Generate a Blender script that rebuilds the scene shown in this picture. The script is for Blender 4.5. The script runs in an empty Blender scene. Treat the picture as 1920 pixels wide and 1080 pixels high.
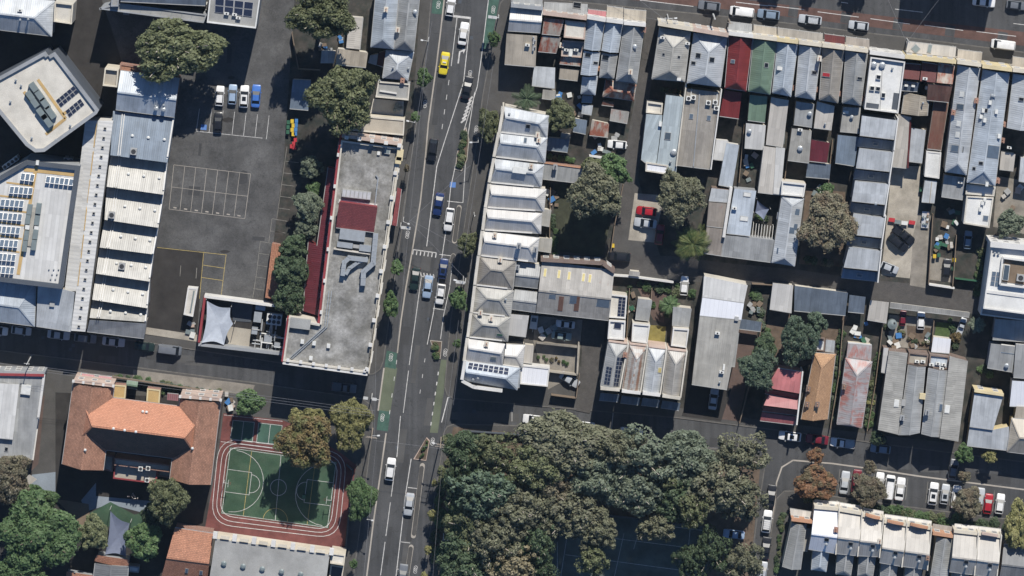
import bpy, math, random
import numpy as np
from mathutils import Vector
random.seed(7)
sc = bpy.context.scene
C = sc.collection
S = 0.11                      # metres per photograph pixel on the ground
H = 1100.0; CX, CY = 0.0, 165.0   # the aircraft
# ------------------------------------------------------------------ camera, sky, sun, exposure
cd = bpy.data.cameras.new('camera'); cam = bpy.data.objects.new('camera', cd); C.objects.link(cam)
cam.location = (CX, CY, H)
cd.sensor_fit = 'HORIZONTAL'; cd.sensor_width = 36
cd.lens = 36 * H / (1920 * S); cd.shift_y = -CY / (1920 * S)
cd.clip_start = 10; cd.clip_end = 6000
sc.camera = cam
SUN_EL = 40.0; SUN_AZ = 13.0          # azimuth clockwise from +Y
w = bpy.data.worlds.new('World'); sc.world = w; w.use_nodes = True
wn = w.node_tree; bg = wn.nodes['Background']
sky = wn.nodes.new('ShaderNodeTexSky'); sky.sky_type = 'NISHITA'; sky.sun_disc = False
sky.sun_elevation = math.radians(SUN_EL); sky.sun_rotation = math.radians(SUN_AZ); sky.dust_density = 0.2; sky.ozone_density = 9.0; sky.air_density = 1.0
wn.links.new(sky.outputs[0], bg.inputs[0]); bg.inputs[1].default_value = 0.085
sd = bpy.data.lights.new('sun', 'SUN'); sd.energy = 5.0; sd.angle = math.radians(0.5); sd.color = (1, 0.95, 0.87)
so = bpy.data.objects.new('sun', sd); C.objects.link(so)
a, e = math.radians(SUN_AZ), math.radians(SUN_EL)
sdir = Vector((math.sin(a) * math.cos(e), math.cos(a) * math.cos(e), math.sin(e)))
so.rotation_euler = sdir.to_track_quat('Z', 'Y').to_euler(); so.location = (0, 0, 200)
vs = sc.view_settings
vs.view_transform = 'Standard'; vs.look = 'None'; vs.gamma = 1; vs.exposure = 0.36
vs.use_curve_mapping = False

def P(px, py, h=0.0):
    gx = (px - 960) * S; gy = (540 - py) * S
    return Vector((gx + (CX - gx) * h / H, gy + (CY - gy) * h / H, h))

# ------------------------------------------------------------------ mesh builder
GA = math.radians(-7.3); GU = Vector((math.cos(GA), math.sin(GA), 0))
class MB:
    def __init__(s): s.v = []; s.f = []; s.uv = []
    def face(s, pts, flip=False):
        pts = [Vector(p) for p in pts]
        if flip: pts.reverse()
        n = Vector((0, 0, 0))
        for i in range(len(pts)):
            p, q = pts[i], pts[(i + 1) % len(pts)]
            n += Vector(((p.y - q.y) * (p.z + q.z), (p.z - q.z) * (p.x + q.x), (p.x - q.x) * (p.y + q.y)))
        if n.length < 1e-9: return
        n.normalize()
        u = Vector((-n.y, n.x, 0))
        u = u.normalized() if u.length > 0.03 else GU
        vv = n.cross(u)
        b = len(s.v); s.v += [tuple(p) for p in pts]
        s.f.append(list(range(b, b + len(pts)))); s.uv += [(p.dot(u), p.dot(vv)) for p in pts]
    def prism(s, top, z0, bottom=True, dz=None):
        """closed solid under a (roughly planar) top polygon given counter-clockwise"""
        top = ccw([Vector(p) for p in top])
        low = [Vector((p.x, p.y, z0 if dz is None else p.z - dz)) for p in top]
        s.face(top)
        if bottom: s.face(low[::-1])
        n = len(top)
        for i in range(n):
            j = (i + 1) % n
            s.face([low[i], low[j], top[j], top[i]])
    def box(s, c, sx, sy, sz, rot=0.0, z0=None):
        """c centre of base (z0 = c.z)"""
        cs, sn = math.cos(rot), math.sin(rot)
        t = [Vector((c[0] + x * cs - y * sn, c[1] + x * sn + y * cs, c[2] + sz)) for x, y in
             ((-sx / 2, -sy / 2), (sx / 2, -sy / 2), (sx / 2, sy / 2), (-sx / 2, sy / 2))]
        s.prism(t, c[2])
    def bar(s, p, q, wd, ht):
        p, q = Vector(p), Vector(q); d = q - p
        if d.length < 1e-6: return
        d.normalize(); sd_ = d.cross(Vector((0, 0, 1)))
        if sd_.length < 1e-4: sd_ = Vector((1, 0, 0))
        sd_.normalize(); up = sd_.cross(d)
        o = [(-wd / 2, 0), (wd / 2, 0), (wd / 2, ht), (-wd / 2, ht)]
        A = [p + sd_ * x + up * y for x, y in o]; B_ = [q + sd_ * x + up * y for x, y in o]
        s.face(A); s.face(B_[::-1])
        for i in range(4):
            j = (i + 1) % 4
            s.face([A[j], A[i], B_[i], B_[j]])
    def tube(s, p, q, r0, r1, n=8, cap=True):
        p, q = Vector(p), Vector(q); d = (q - p)
        if d.length < 1e-6: return
        d.normalize(); x = d.orthogonal().normalized(); y = d.cross(x)
        A = [p + (x * math.cos(t) + y * math.sin(t)) * r0 for t in [2 * math.pi * i / n for i in range(n)]]
        B_ = [q + (x * math.cos(t) + y * math.sin(t)) * r1 for t in [2 * math.pi * i / n for i in range(n)]]
        for i in range(n):
            j = (i + 1) % n
            s.face([A[i], A[j], B_[j], B_[i]])
        if cap: s.face(A[::-1]); s.face(B_)
    def mesh(s, name, smooth=False):
        me = bpy.data.meshes.new(name); me.from_pydata(s.v, [], s.f)
        if s.f:
            l = me.uv_layers.new(name='UVMap'); l.data.foreach_set('uv', [c for t in s.uv for c in t])
        if smooth:
            me.polygons.foreach_set('use_smooth', [True] * len(me.polygons))
        return me
    def build(s, name, m, parent=None, smooth=False):
        me = s.mesh(name, smooth); me.materials.append(m)
        return link(name, me, parent)
def ccw(p):
    ar = sum(p[i].x * p[(i + 1) % len(p)].y - p[(i + 1) % len(p)].x * p[i].y for i in range(len(p)))
    return p if ar > 0 else p[::-1]
def link(name, data, parent=None):
    o = bpy.data.objects.new(name, data); C.objects.link(o)
    if parent is not None:
        o.parent = parent; o.matrix_parent_inverse = parent.matrix_world.inverted() if False else o.matrix_parent_inverse
    return o
def tag(o, label=None, cat=None, group=None, kind=None):
    if label: o['label'] = label
    if cat: o['category'] = cat
    if group: o['group'] = group
    if kind: o['kind'] = kind
    return o
def thing(name, label, cat, group=None, loc=(0, 0, 0), rz=0.0):
    o = link(name, None); o.location = loc; o.rotation_euler = (0, 0, rz); o.empty_display_size = 0.3
    return tag(o, label, cat, group)
def omat(o, m):                      # a material of its own on shared mesh data
    o.material_slots[0].link = 'OBJECT'; o.material_slots[0].material = m

# ------------------------------------------------------------------ materials
MATS = {}
class N:
    def __init__(s, name):
        s.m = bpy.data.materials.new(name); s.m.use_nodes = True; s.t = s.m.node_tree
        s.b = s.t.nodes['Principled BSDF']
    def n(s, typ, **k):
        nd = s.t.nodes.new('ShaderNode' + typ)
        for a_, v_ in k.items(): setattr(nd, a_, v_)
        return nd
    def l(s, a_, b_): s.t.links.new(a_, b_)
    def val(s, sock, v):
        if isinstance(v, (int, float)): sock.default_value = v
        elif isinstance(v, tuple): sock.default_value = v if len(v) == len(sock.default_value) else (*v, 1)
        else: s.l(v, sock)
    def math(s, op, a_, b_=0.0, c_=None, clamp=False):
        nd = s.n('Math', operation=op); nd.use_clamp = clamp
        s.val(nd.inputs[0], a_); s.val(nd.inputs[1], b_)
        if c_ is not None: s.val(nd.inputs[2], c_)
        return nd.outputs[0]
    def mix(s, f, a_, b_, bt='MIX'):
        nd = s.n('MixRGB', blend_type=bt)
        s.val(nd.inputs[0], f); s.val(nd.inputs[1], a_); s.val(nd.inputs[2], b_)
        return nd.outputs[0]
    def noise(s, vec, scale, detail=3, rough=0.55):
        nd = s.n('TexNoise'); nd.inputs['Scale'].default_value = scale
        nd.inputs['Detail'].default_value = detail; nd.inputs['Roughness'].default_value = rough
        if vec is not None: s.l(vec, nd.inputs['Vector'])
        return nd.outputs[0]
    def rng(s, v, a0, a1, b0, b1):
        nd = s.n('MapRange'); s.val(nd.inputs[0], v)
        for i, x in enumerate((a0, a1, b0, b1)): nd.inputs[i + 1].default_value = x
        return nd.outputs[0]
    def mul(s, vec, x, y, z=1, rot=0.0):
        nd = s.n('Mapping'); s.l(vec, nd.inputs[0]); nd.inputs['Scale'].default_value = (x, y, z)
        nd.inputs['Rotation'].default_value = (0, 0, rot)
        return nd.outputs[0]
    def pos(s): return s.n('NewGeometry').outputs['Position']
    def uv(s): return s.n('UVMap').outputs[0]
    def rnd(s): return s.n('ObjectInfo').outputs['Random']
    def bump(s, h, st, dist=0.03):
        nd = s.n('Bump'); nd.inputs['Strength'].default_value = st; nd.inputs['Distance'].default_value = dist
        s.l(h, nd.inputs['Height']); s.l(nd.outputs[0], s.b.inputs['Normal'])
    def col(s, c): s.val(s.b.inputs['Base Color'], c)
    def set(s, **k):
        for a_, v_ in k.items(): s.b.inputs[a_.replace('_', ' ')].default_value = v_
    def scale(s, c, f):
        nd = s.n('VectorMath', operation='SCALE')
        s.val(nd.inputs[0], c[:3] if isinstance(c, tuple) else c); s.val(nd.inputs['Scale'], f)
        return nd.outputs[0]
def c3(*c): return (c[0], c[1], c[2], 1.0) if len(c) > 1 else (c[0], c[0], c[0], 1.0)
def metal(name, col, rust=0.0, dirt=0.5, rib=0.42, sheet=0.9, rough=0.45, rustcol=(0.15, 0.05, 0.03), var=0.2, band=None):
    """corrugated or ribbed sheet roofing: sheets, weather streaks, grime, rust"""
    k = N(name); uv = k.uv(); sx = k.n('SeparateXYZ'); k.l(uv, sx.inputs[0])
    u = sx.outputs[0]
    wh = k.n('TexWhiteNoise', noise_dimensions='2D')
    cb = k.n('CombineXYZ'); k.val(cb.inputs[0], k.math('FLOOR', k.math('DIVIDE', u, sheet)))
    k.val(cb.inputs[1], k.math('FLOOR', k.math('DIVIDE', sx.outputs[1], 4.7))); k.l(cb.outputs[0], wh.inputs['Vector'])
    f = k.rng(wh.outputs[0], 0, 1, 1 - var * 0.6, 1 + var * 0.4)
    st = k.noise(k.mul(uv, 1.6, 0.16), 1.0, 4, 0.6)
    f = k.math('MULTIPLY', f, k.rng(st, 0.3, 0.75, 1 - dirt * 0.25, 1 + dirt * 0.2))
    bl = k.noise(k.pos(), 0.28, 5, 0.65)
    f = k.math('MULTIPLY', f, k.rng(bl, 0.35, 0.7, 1 - dirt * 0.5, 1 + dirt * 0.12))
    f = k.math('MULTIPLY', f, k.rng(k.rnd(), 0, 1, 0.93, 1.06))
    # lap joints
    seam = k.math('LESS_THAN', k.math('FRACT', k.math('DIVIDE', u, sheet)), 0.07)
    f = k.math('MULTIPLY', f, k.rng(seam, 0, 1, 1, 0.84))
    c = k.scale(c3(*col), f)
    if rust > 0:
        r1 = k.noise(k.mul(uv, 1.1, 0.3), 0.9, 5, 0.7)
        r2 = k.noise(k.pos(), 0.22, 3, 0.6)
        rm = k.rng(k.math('ADD', k.math('MULTIPLY', r1, 0.55), k.math('MULTIPLY', r2, 0.6)), 0.80 - 0.38 * rust, 0.9 - 0.38 * rust, 0, 1)
        if band: rm = k.math('MULTIPLY', k.rng(k.math('ADD', k.math('SINE', k.math('MULTIPLY', sx.outputs[1], 2 * math.pi / band)), k.rng(r1, .3, .7, -.7, .7)), -.1, .5, 0, 1), k.rng(r2, .3, .6, .2, 1))
        rc = k.mix(k.noise(k.pos(), 3.0, 3), c3(*rustcol), c3(rustcol[0] * 1.9, rustcol[1] * 1.7, rustcol[2] * 1.6))
        c = k.mix(k.math('MULTIPLY', rm, 0.92), c, rc)
    k.col(c)
    wv = k.math('SINE', k.math('MULTIPLY', u, 2 * math.pi / rib))
    k.bump(wv, 0.35, 0.025)
    k.set(Roughness=rough); k.b.inputs['Specular IOR Level'].default_value = 0.35
    MATS[name] = k.m; return k.m
def tiles(name, c1, c2, dirt=0.4, wdt=0.3, hgt=0.36):
    k = N(name); uv = k.uv()
    br = k.n('TexBrick'); k.l(uv, br.inputs['Vector']); br.inputs['Scale'].default_value = 1
    br.inputs['Brick Width'].default_value = wdt; br.inputs['Row Height'].default_value = hgt
    br.inputs['Mortar Size'].default_value = 0.035; br.inputs['Mortar Smooth'].default_value = 0.4
    br.inputs['Color1'].default_value = c3(*c1); br.inputs['Color2'].default_value = c3(*c2)
    br.inputs['Mortar'].default_value = c3(c1[0] * 0.4, c1[1] * 0.38, c1[2] * 0.38)
    bl = k.noise(k.pos(), 0.5, 5, 0.7); b2 = k.noise(k.pos(), 3.5, 3, 0.6)
    f = k.math('MULTIPLY', k.rng(bl, 0.3, 0.7, 1 - dirt * 0.6, 1 + dirt * 0.25), k.rng(b2, 0.3, 0.7, 0.8, 1.15))
    k.col(k.scale(br.outputs[0], f)); k.set(Roughness=0.8)
    k.bump(br.outputs['Fac'], -0.6, 0.04)
    MATS[name] = k.m; return k.m
def rough(name, col, dirt=0.3, sc1=0.2, sc2=6.0, streak=None, rough=0.85, grain=0.15, bump=0.2, tint=None, crack=None):
    """asphalt, concrete, render, soil"""
    k = N(name); p = k.pos()
    f = k.rng(k.noise(p, sc1, 5, 0.65), 0.3, 0.7, 1 - dirt, 1 + dirt * 0.55)
    g = k.noise(p, sc2, 4, 0.7)
    f = k.math('MULTIPLY', f, k.rng(g, 0.3, 0.7, 1 - grain, 1 + grain))
    if streak:
        s_ = k.noise(k.mul(p, 0.9, 0.02, 1, math.radians(streak)), 1.0, 3, 0.5)
        f = k.math('MULTIPLY', f, k.rng(s_, 0.35, 0.65, 0.82, 1.12))
    if crack:
        vo = k.n('TexVoronoi', feature='DISTANCE_TO_EDGE'); vo.inputs['Scale'].default_value = crack
        wp = k.n('VectorMath', operation='ADD'); k.l(p, wp.inputs[0]); nz = k.n('TexNoise'); nz.inputs['Scale'].default_value = .5; k.l(p, nz.inputs['Vector']); sv = k.n('VectorMath', operation='SCALE'); k.l(nz.outputs[1], sv.inputs[0]); sv.inputs['Scale'].default_value = 3.5; k.l(sv.outputs[0], wp.inputs[1]); k.l(wp.outputs[0], vo.inputs['Vector'])
        f = k.math('MULTIPLY', f, k.rng(vo.outputs['Distance'], 0.0, 0.012, 0.74, 1.0))
        sp = k.noise(p, 1.1, 2, .5); f = k.math('MULTIPLY', f, k.rng(sp, .64, .72, 1, .78))
    if tint:
        c = k.scale(k.mix(k.rng(k.noise(p, sc1 * 1.7, 4, 0.6), 0.4, 0.65, 0, 1), c3(*col), c3(*tint)), f)
    else:
        c = k.scale(c3(*col), f)
    k.col(c); k.set(Roughness=rough); k.b.inputs['Specular IOR Level'].default_value = 0.25
    if bump: k.bump(g, bump, 0.02)
    MATS[name] = k.m; return k.m
def plain(name, col, rough=0.5, spec=0.5, metallic=0.0, coat=0.0):
    k = N(name); f = k.rng(k.noise(k.pos(), 1.3, 4, 0.6), 0.3, 0.7, 0.88, 1.08)
    k.col(k.scale(c3(*col), f)); k.set(Roughness=rough, Metallic=metallic)
    k.b.inputs['Specular IOR Level'].default_value = spec; k.b.inputs['Coat Weight'].default_value = coat
    MATS[name] = k.m; return k.m
def brick(name, c1, c2, mortar, bw=0.24, bh=0.086, dirt=0.25, ms=0.012):
    k = N(name); br = k.n('TexBrick'); k.l(k.uv(), br.inputs['Vector']); br.inputs['Scale'].default_value = 1
    br.inputs['Brick Width'].default_value = bw; br.inputs['Row Height'].default_value = bh
    br.inputs['Mortar Size'].default_value = ms
    br.inputs['Color1'].default_value = c3(*c1); br.inputs['Color2'].default_value = c3(*c2); br.inputs['Mortar'].default_value = c3(*mortar)
    f = k.rng(k.noise(k.pos(), 0.4, 5, 0.65), 0.3, 0.7, 1 - dirt, 1 + dirt * 0.5)
    k.col(k.scale(br.outputs[0], f)); k.set(Roughness=0.85)
    MATS[name] = k.m; return k.m
def leafm(name, c1, c2, c3_=None):
    k = N(name); p = k.pos()
    f = k.rng(k.noise(p, 0.9, 3, 0.6), 0.36, 0.64, 0, 1)
    c = k.mix(f, c3(*c1), c3(*c2))
    g = k.noise(p, 5.0, 2, 0.6)
    if c3_: c = k.mix(k.rng(k.noise(p, 0.45, 2), 0.48, 0.62, 0, 1), c, c3(*c3_))
    c = k.scale(c, k.math('MULTIPLY', k.rng(g, 0.3, 0.7, 0.5, 1.3), k.rng(k.rnd(), 0, 1, 0.85, 1.15)))
    k.col(c); k.set(Roughness=0.6); k.b.inputs['Specular IOR Level'].default_value = 0.25
    tr = k.n('BsdfTranslucent'); k.l(c, tr.inputs[0]); ms = k.n('MixShader'); ms.inputs[0].default_value = 0.28
    k.l(k.b.outputs[0], ms.inputs[1]); k.l(tr.outputs[0], ms.inputs[2])
    k.l(ms.outputs[0], k.t.nodes['Material Output'].inputs[0])
    MATS[name] = k.m; return k.m
M = MATS
# sheet roofs
metal('zinc', (0.42, 0.44, 0.455)); metal('zincblue', (0.39, 0.43, 0.47)); metal('galv', (0.30, 0.305, 0.30)); metal('galvdark', (0.17, 0.175, 0.18))
metal('white', (0.48, 0.47, 0.45), dirt=0.2); metal('brightwhite', (0.60, 0.61, 0.64), dirt=0.1, var=0.05); metal('cream', (0.42, 0.395, 0.355), dirt=0.25)
metal('tan', (0.36, 0.32, 0.26)); metal('beige', (0.345, 0.335, 0.305)); metal('warmgrey', (0.27, 0.25, 0.22)); metal('slate', (0.11, 0.135, 0.17))
metal('slateblue', (0.16, 0.20, 0.25)); metal('red', (0.175, 0.03, 0.03), dirt=0.5); metal('darkred', (0.11, 0.022, 0.03), dirt=0.4); metal('maroon', (0.10, 0.022, 0.02), dirt=0.4)
metal('pinkred', (0.33, 0.11, 0.115), dirt=0.4); metal('green', (0.135, 0.195, 0.14), dirt=0.35)
metal('zincrust', (0.36, 0.37, 0.37), rust=0.35); metal('rusty', (0.38, 0.34, 0.29), rust=0.75); metal('allrust', (0.17, 0.095, 0.07), rust=0.62, rib=.7, sheet=.7, var=.45, rustcol=(0.085, 0.04, 0.03))
metal('galvrust', (0.32, 0.305, 0.28), rust=0.3); metal('redfaded', (0.33, 0.31, 0.31), rust=0.66, rustcol=(0.19, 0.085, 0.072))
metal('ribwhite', (0.50, 0.495, 0.475), dirt=0.25, rib=0.8, sheet=0.8, var=0.2); metal('ribzinc', (0.36, 0.41, 0.43), dirt=0.3, rib=0.6, sheet=0.6, var=0.22)
metal('bandrust', (0.36, 0.35, 0.33), rust=0.5, band=1.5, rustcol=(0.13, 0.075, 0.05)); metal('ribrust', (0.27, 0.24, 0.21), rust=0.35, rib=0.7, sheet=0.7, var=0.3)
tiles('terracotta', (0.33, 0.15, 0.09), (0.42, 0.20, 0.12)); tiles('terrabrown', (0.33, 0.17, 0.11), (0.40, 0.215, 0.14), dirt=0.55); tiles('terrashade', (0.10, 0.066, 0.052), (0.13, 0.08, 0.062), dirt=0.5)  # last set is tile darkened to paint shade on the school's south slope
tiles('terralight', (0.43, 0.19, 0.11), (0.48, 0.225, 0.135), dirt=0.2); tiles('tantile', (0.38, 0.225, 0.125), (0.44, 0.27, 0.15), dirt=0.25); tiles('redtile', (0.20, 0.045, 0.05), (0.25, 0.06, 0.06), dirt=0.3)
tiles('darktile', (0.1, 0.085, 0.08), (0.13, 0.11, 0.1), dirt=0.4)
# hard grounds
rough('asphalt', (0.067, 0.068, 0.07), dirt=0.3, streak=8.5, sc1=0.12, grain=.22, crack=.13); rough('asphaltpath', (0.074, 0.071, 0.067), dirt=0.25, sc1=0.25)
rough('carpark', (0.076, 0.075, 0.074), dirt=0.4, sc1=0.16, sc2=4, grain=.25, tint=(0.098, 0.097, 0.095), crack=.16); rough('oldasphalt', (0.036, 0.033, 0.031), dirt=0.35, sc1=.3)
rough('ground', (0.05, 0.045, 0.04), dirt=0.4); rough('yard', (0.062, 0.055, 0.048), dirt=0.5, sc1=0.3, tint=(0.03, 0.035, 0.03))
rough('concrete', (0.22, 0.2, 0.17), dirt=0.35, sc1=0.35); rough('paleconcrete', (0.33, 0.30, 0.25), dirt=0.35, sc1=0.3)
rough('concroof', (0.27, 0.265, 0.25), dirt=0.45, sc1=0.22, sc2=2.2, grain=0.25, tint=(0.17, 0.165, 0.15)); rough('flatgrey', (0.26, 0.26, 0.25), dirt=0.25); rough('flattan', (0.33, 0.30, 0.25), dirt=0.25)
rough('flatcream', (0.50, 0.475, 0.42), dirt=0.2, sc1=0.3); rough('flatwhite', (0.55, 0.55, 0.53), dirt=0.2); rough('redlane', (0.105, 0.062, 0.052), dirt=0.3, sc1=0.5)
rough('bluepave', (0.20, 0.23, 0.26), dirt=0.2); rough('soil', (0.115, 0.085, 0.062), dirt=0.4, sc1=0.6); rough('grass', (0.055, 0.085, 0.03), dirt=0.4, sc1=0.8, sc2=9, grain=0.4)
rough('drygrass', (0.2, 0.17, 0.055), dirt=0.35, sc1=0.6); rough('turf', (0.036, 0.074, 0.044), dirt=0.35, grain=0.28, tint=(0.052, 0.088, 0.054)); rough('redcourt', (0.15, 0.056, 0.05), dirt=0.4, sc1=0.3)
rough('greencourt', (0.05, 0.10, 0.075), dirt=0.3); rough('tennis', (0.10, 0.12, 0.105), dirt=0.4, tint=(0.075, 0.085, 0.07)); rough('shadelawn', (0.045, 0.048, 0.03), dirt=0.5, sc1=0.5); rough('deck', (0.16, 0.12, 0.085), dirt=0.25)
brick('lanebrick', (0.085, 0.078, 0.072), (0.065, 0.06, 0.056), (0.04, 0.038, 0.036), 0.3, 0.2, 0.3, 0.02); brick('redpave', (0.105, 0.07, 0.058), (0.09, 0.06, 0.05), (0.07, 0.05, 0.04), 0.3, 0.2)
# paint on the road
rough('linepaint', (0.50, 0.49, 0.47), dirt=0.35, sc1=1.5, sc2=10, grain=0.25, bump=0); rough('kerbpaint', (0.34, 0.31, 0.27), dirt=0.25, bump=0); rough('yellowpaint', (0.40, 0.31, 0.12), dirt=0.35, sc1=1.5, bump=0)
rough('bikegreen', (0.055, 0.108, 0.085), dirt=0.35, sc1=0.8, bump=0); rough('bikepale', (0.11, 0.125, 0.085), dirt=0.25, bump=0); rough('bluepaint', (0.10, 0.20, 0.45), dirt=0.2, bump=0)
rough('patchdark', (0.052, 0.052, 0.053), dirt=0.25); rough('patchlight', (0.078, 0.077, 0.075), dirt=0.25)
rough('kerbstone', (0.125, 0.118, 0.108), dirt=0.3, sc1=0.8)
rough('fadepaint', (0.2, 0.19, 0.17), dirt=0.4, sc1=1.0, bump=0)
# walls
rough('render', (0.48, 0.45, 0.39), dirt=0.25); rough('creamwall', (0.50, 0.455, 0.37), dirt=0.2); rough('whitewall', (0.52, 0.51, 0.485), dirt=0.15); rough('yellowwall', (0.52, 0.44, 0.27), dirt=0.2)
rough('pinkwall', (0.43, 0.335, 0.28), dirt=0.25); rough('greywall', (0.25, 0.26, 0.27), dirt=0.2); rough('darkwall', (0.07, 0.08, 0.095), dirt=0.2); rough('redwall', (0.22, 0.04, 0.045), dirt=0.25); rough('ochre', (0.42, 0.29, 0.13), dirt=0.2)
rough('orangewall', (0.40, 0.22, 0.135), dirt=0.2)
brick('brickred', (0.26, 0.10, 0.065), (0.21, 0.08, 0.055), (0.3, 0.27, 0.23)); brick('brickbrown', (0.16, 0.10, 0.075), (0.13, 0.08, 0.06), (0.2, 0.18, 0.16))
# small things
plain('panel', (0.018, 0.024, 0.045), 0.18, 0.5); plain('panelpale', (0.085, 0.115, 0.155), 0.7, 0.1); plain('alu', (0.5, 0.5, 0.5), 0.4, 0.5, 0.3); plain('galvduct', (0.34, 0.36, 0.37), 0.45, 0.5, 0.35)
plain('greyduct', (0.15, 0.18, 0.18), 0.5); plain('glass', (0.012, 0.016, 0.022), 0.3, 0.14); plain('skyglass', (0.06, 0.08, 0.10), 0.12); plain('yellowglass', (0.45, 0.38, 0.16), 0.3); plain('rubber', (0.012, 0.012, 0.013), 0.8); plain('rim', (0.3, 0.3, 0.31), 0.35, 0.5, 0.6)
plain('acwhite', (0.55, 0.55, 0.52), 0.5); plain('acgrey', (0.3, 0.3, 0.29), 0.5); plain('fan', (0.03, 0.03, 0.032), 0.6); plain('polewood', (0.24, 0.20, 0.16), 0.85); plain('polemetal', (0.42, 0.42, 0.41), 0.5)
plain('wire', (0.2, 0.2, 0.21), 0.6); plain('lamp', (0.6, 0.6, 0.58), 0.4); plain('tail', (0.3, 0.01, 0.01), 0.3); plain('head', (0.55, 0.56, 0.58), 0.15)
plain('sailgrey', (0.36, 0.39, 0.43), 0.8); plain('saildark', (0.13, 0.15, 0.21), 0.8); plain('timber', (0.16, 0.12, 0.085), 0.85); plain('binyellow', (0.55, 0.38, 0.03)); plain('binblue', (0.05, 0.16, 0.36)); plain('bingreen', (0.03, 0.10, 0.055)); plain('binred', (0.38, 0.03, 0.035))
plain('trunkpale', (0.36, 0.32, 0.27), 0.85); plain('trunk', (0.13, 0.10, 0.075), 0.9); plain('skin', (0.45, 0.27, 0.19), 0.6); plain('hair', (0.03, 0.02, 0.015), 0.7); plain('shirt', (0.55, 0.55, 0.56), 0.8); plain('trousers', (0.03, 0.035, 0.05), 0.8)
for n_, c_ in dict(p_white=(0.62, 0.62, 0.61), p_silver=(0.36, 0.38, 0.4), p_black=(0.012, 0.013, 0.016), p_navy=(0.012, 0.028, 0.10), p_blue=(0.05, 0.14, 0.42), p_paleblue=(0.26, 0.34, 0.45), p_yellow=(0.62, 0.5, 0.03),
                   p_red=(0.30, 0.012, 0.02), p_darkred=(0.14, 0.012, 0.022), p_grey=(0.12, 0.13, 0.145), p_darkgreen=(0.012, 0.025, 0.022), p_bluegrey=(0.16, 0.21, 0.27), p_sage=(0.22, 0.27, 0.25)).items():
    plain(n_, c_, 0.36, 0.45, 0.0, 0.25)
# foliage
leafm('lf_olive', (0.1197, 0.1391, 0.0684), (0.1881, 0.2029, 0.1117)); leafm('lf_gum', (0.1425, 0.1505, 0.0935), (0.228, 0.228, 0.1505), (0.171, 0.171, 0.114)); leafm('lf_green', (0.0775, 0.1391, 0.0547), (0.1425, 0.2075, 0.0935)); leafm('lf_dark', (0.057, 0.0912, 0.0479), (0.1026, 0.1368, 0.0775))
leafm('lf_grey', (0.1311, 0.1619, 0.1117), (0.2029, 0.2337, 0.1687)); leafm('lf_yellow', (0.2166, 0.2166, 0.0855), (0.3192, 0.3021, 0.1368)); leafm('lf_autumn', (0.235, 0.125, 0.07), (0.28, 0.155, 0.08), (0.16, 0.13, 0.075)); leafm('lf_rust', (0.1596, 0.1197, 0.057), (0.2337, 0.171, 0.0798), (0.1425, 0.1482, 0.0627))
leafm('lf_brown', (0.1596, 0.1482, 0.0969), (0.228, 0.2109, 0.1459), (0.1767, 0.1425, 0.0969)); leafm('lf_palm', (0.055, 0.09, 0.03), (0.17, 0.19, 0.07)); leafm('lf_blue', (0.0798, 0.1197, 0.0798), (0.1368, 0.1801, 0.1231)); leafm('lf_tan', (0.2394, 0.2109, 0.1311), (0.3192, 0.2793, 0.1767))
# ------------------------------------------------------------------ ground, roads, blocks
def sheet(name, poly, z, m, kind='structure', parent=None):
    b = MB(); b.face(ccw([P(x, y, z) for x, y in poly])); o = b.build(name, M[m], parent)
    if parent is None: o['kind'] = kind
    return o
def slab(name, poly, z, m):
    b = MB(); b.prism([P(x, y, z) for x, y in poly], -0.2, bottom=False); o = b.build(name, M[m]); o['kind'] = 'structure'; return o
gb = MB(); gb.face([(-900, -900, -0.25), (900, -900, -0.25), (900, 900, -0.25), (-900, 900, -0.25)])
g_ = gb.build('ground', M['ground']); g_['kind'] = 'structure'
road = sheet('road', [(-900, -800), (2800, -800), (2800, 2000), (-900, 2000)], 0.0, 'asphalt')
KZ = 0.12
west_n = [(885, -700), (811, -30), (803, 60), (795, 125), (781, 230), (775, 270), (757, 400), (740, 520), (724, 640), (719, 676), (713, 692), (700, 701), (686, 702), (530, 681), (270, 641), (0, 607), (-700, 520)]
west_s = [(-700, 570), (0, 657), (250, 688), (480, 718), (640, 741), (680, 748), (694, 758), (699, 775), (697, 815), (683, 930), (662, 1085), (575, 1700)]
east_n = [(2700, 200), (1920, 98), (1700, 70), (1610, 60), (1519, 48), (1391, 34), (1230, 18), (965, -8), (948, -6), (938, 6), (925, 70), (905, 180), (893, 270), (885, 330), (870, 430), (858, 520), (845, 600), (838, 680), (834, 725), (838, 740), (850, 747), (1090, 768), (1270, 783), (1430, 803), (1481, 809), (1580, 822), (1651, 832), (1920, 866), (2700, 960)]
park_k = [(575 + 170, 1700), (795, 1085), (815, 930), (828, 850), (832, 812), (838, 800), (852, 795), (1001, 799), (1094, 811), (1184, 822), (1330, 840), (1412, 850), (1428, 858), (1434, 875), (1424, 940), (1404, 1085), (1310, 1700)]
k_blk = [(1340, 1700), (1432, 1085), (1448, 985), (1456, 935), (1470, 921), (1500, 920), (1560, 930), (1700, 950), (1920, 977), (2700, 1075), (2700, 1700)]
slab('pavement', west_n + [(-700, -700)], KZ, 'asphaltpath'); slab('pavement', west_s + [(-700, 1700)], KZ, 'asphaltpath')
slab('pavement', east_n, KZ, 'asphaltpath'); slab('pavement', park_k, KZ, 'asphaltpath'); slab('pavement', k_blk, KZ, 'asphaltpath')
def kerb(poly, wd=0.22, ht=KZ + 0.008, m='kerbstone'):
    b = MB()
    for i in range(len(poly) - 1):
        b.bar(P(*poly[i], 0) - Vector((0, 0, .05)), P(*poly[i + 1], 0) - Vector((0, 0, .05)), wd, ht + .05)
    o = b.build('kerb', M[m]); o['kind'] = 'structure'; return o
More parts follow.
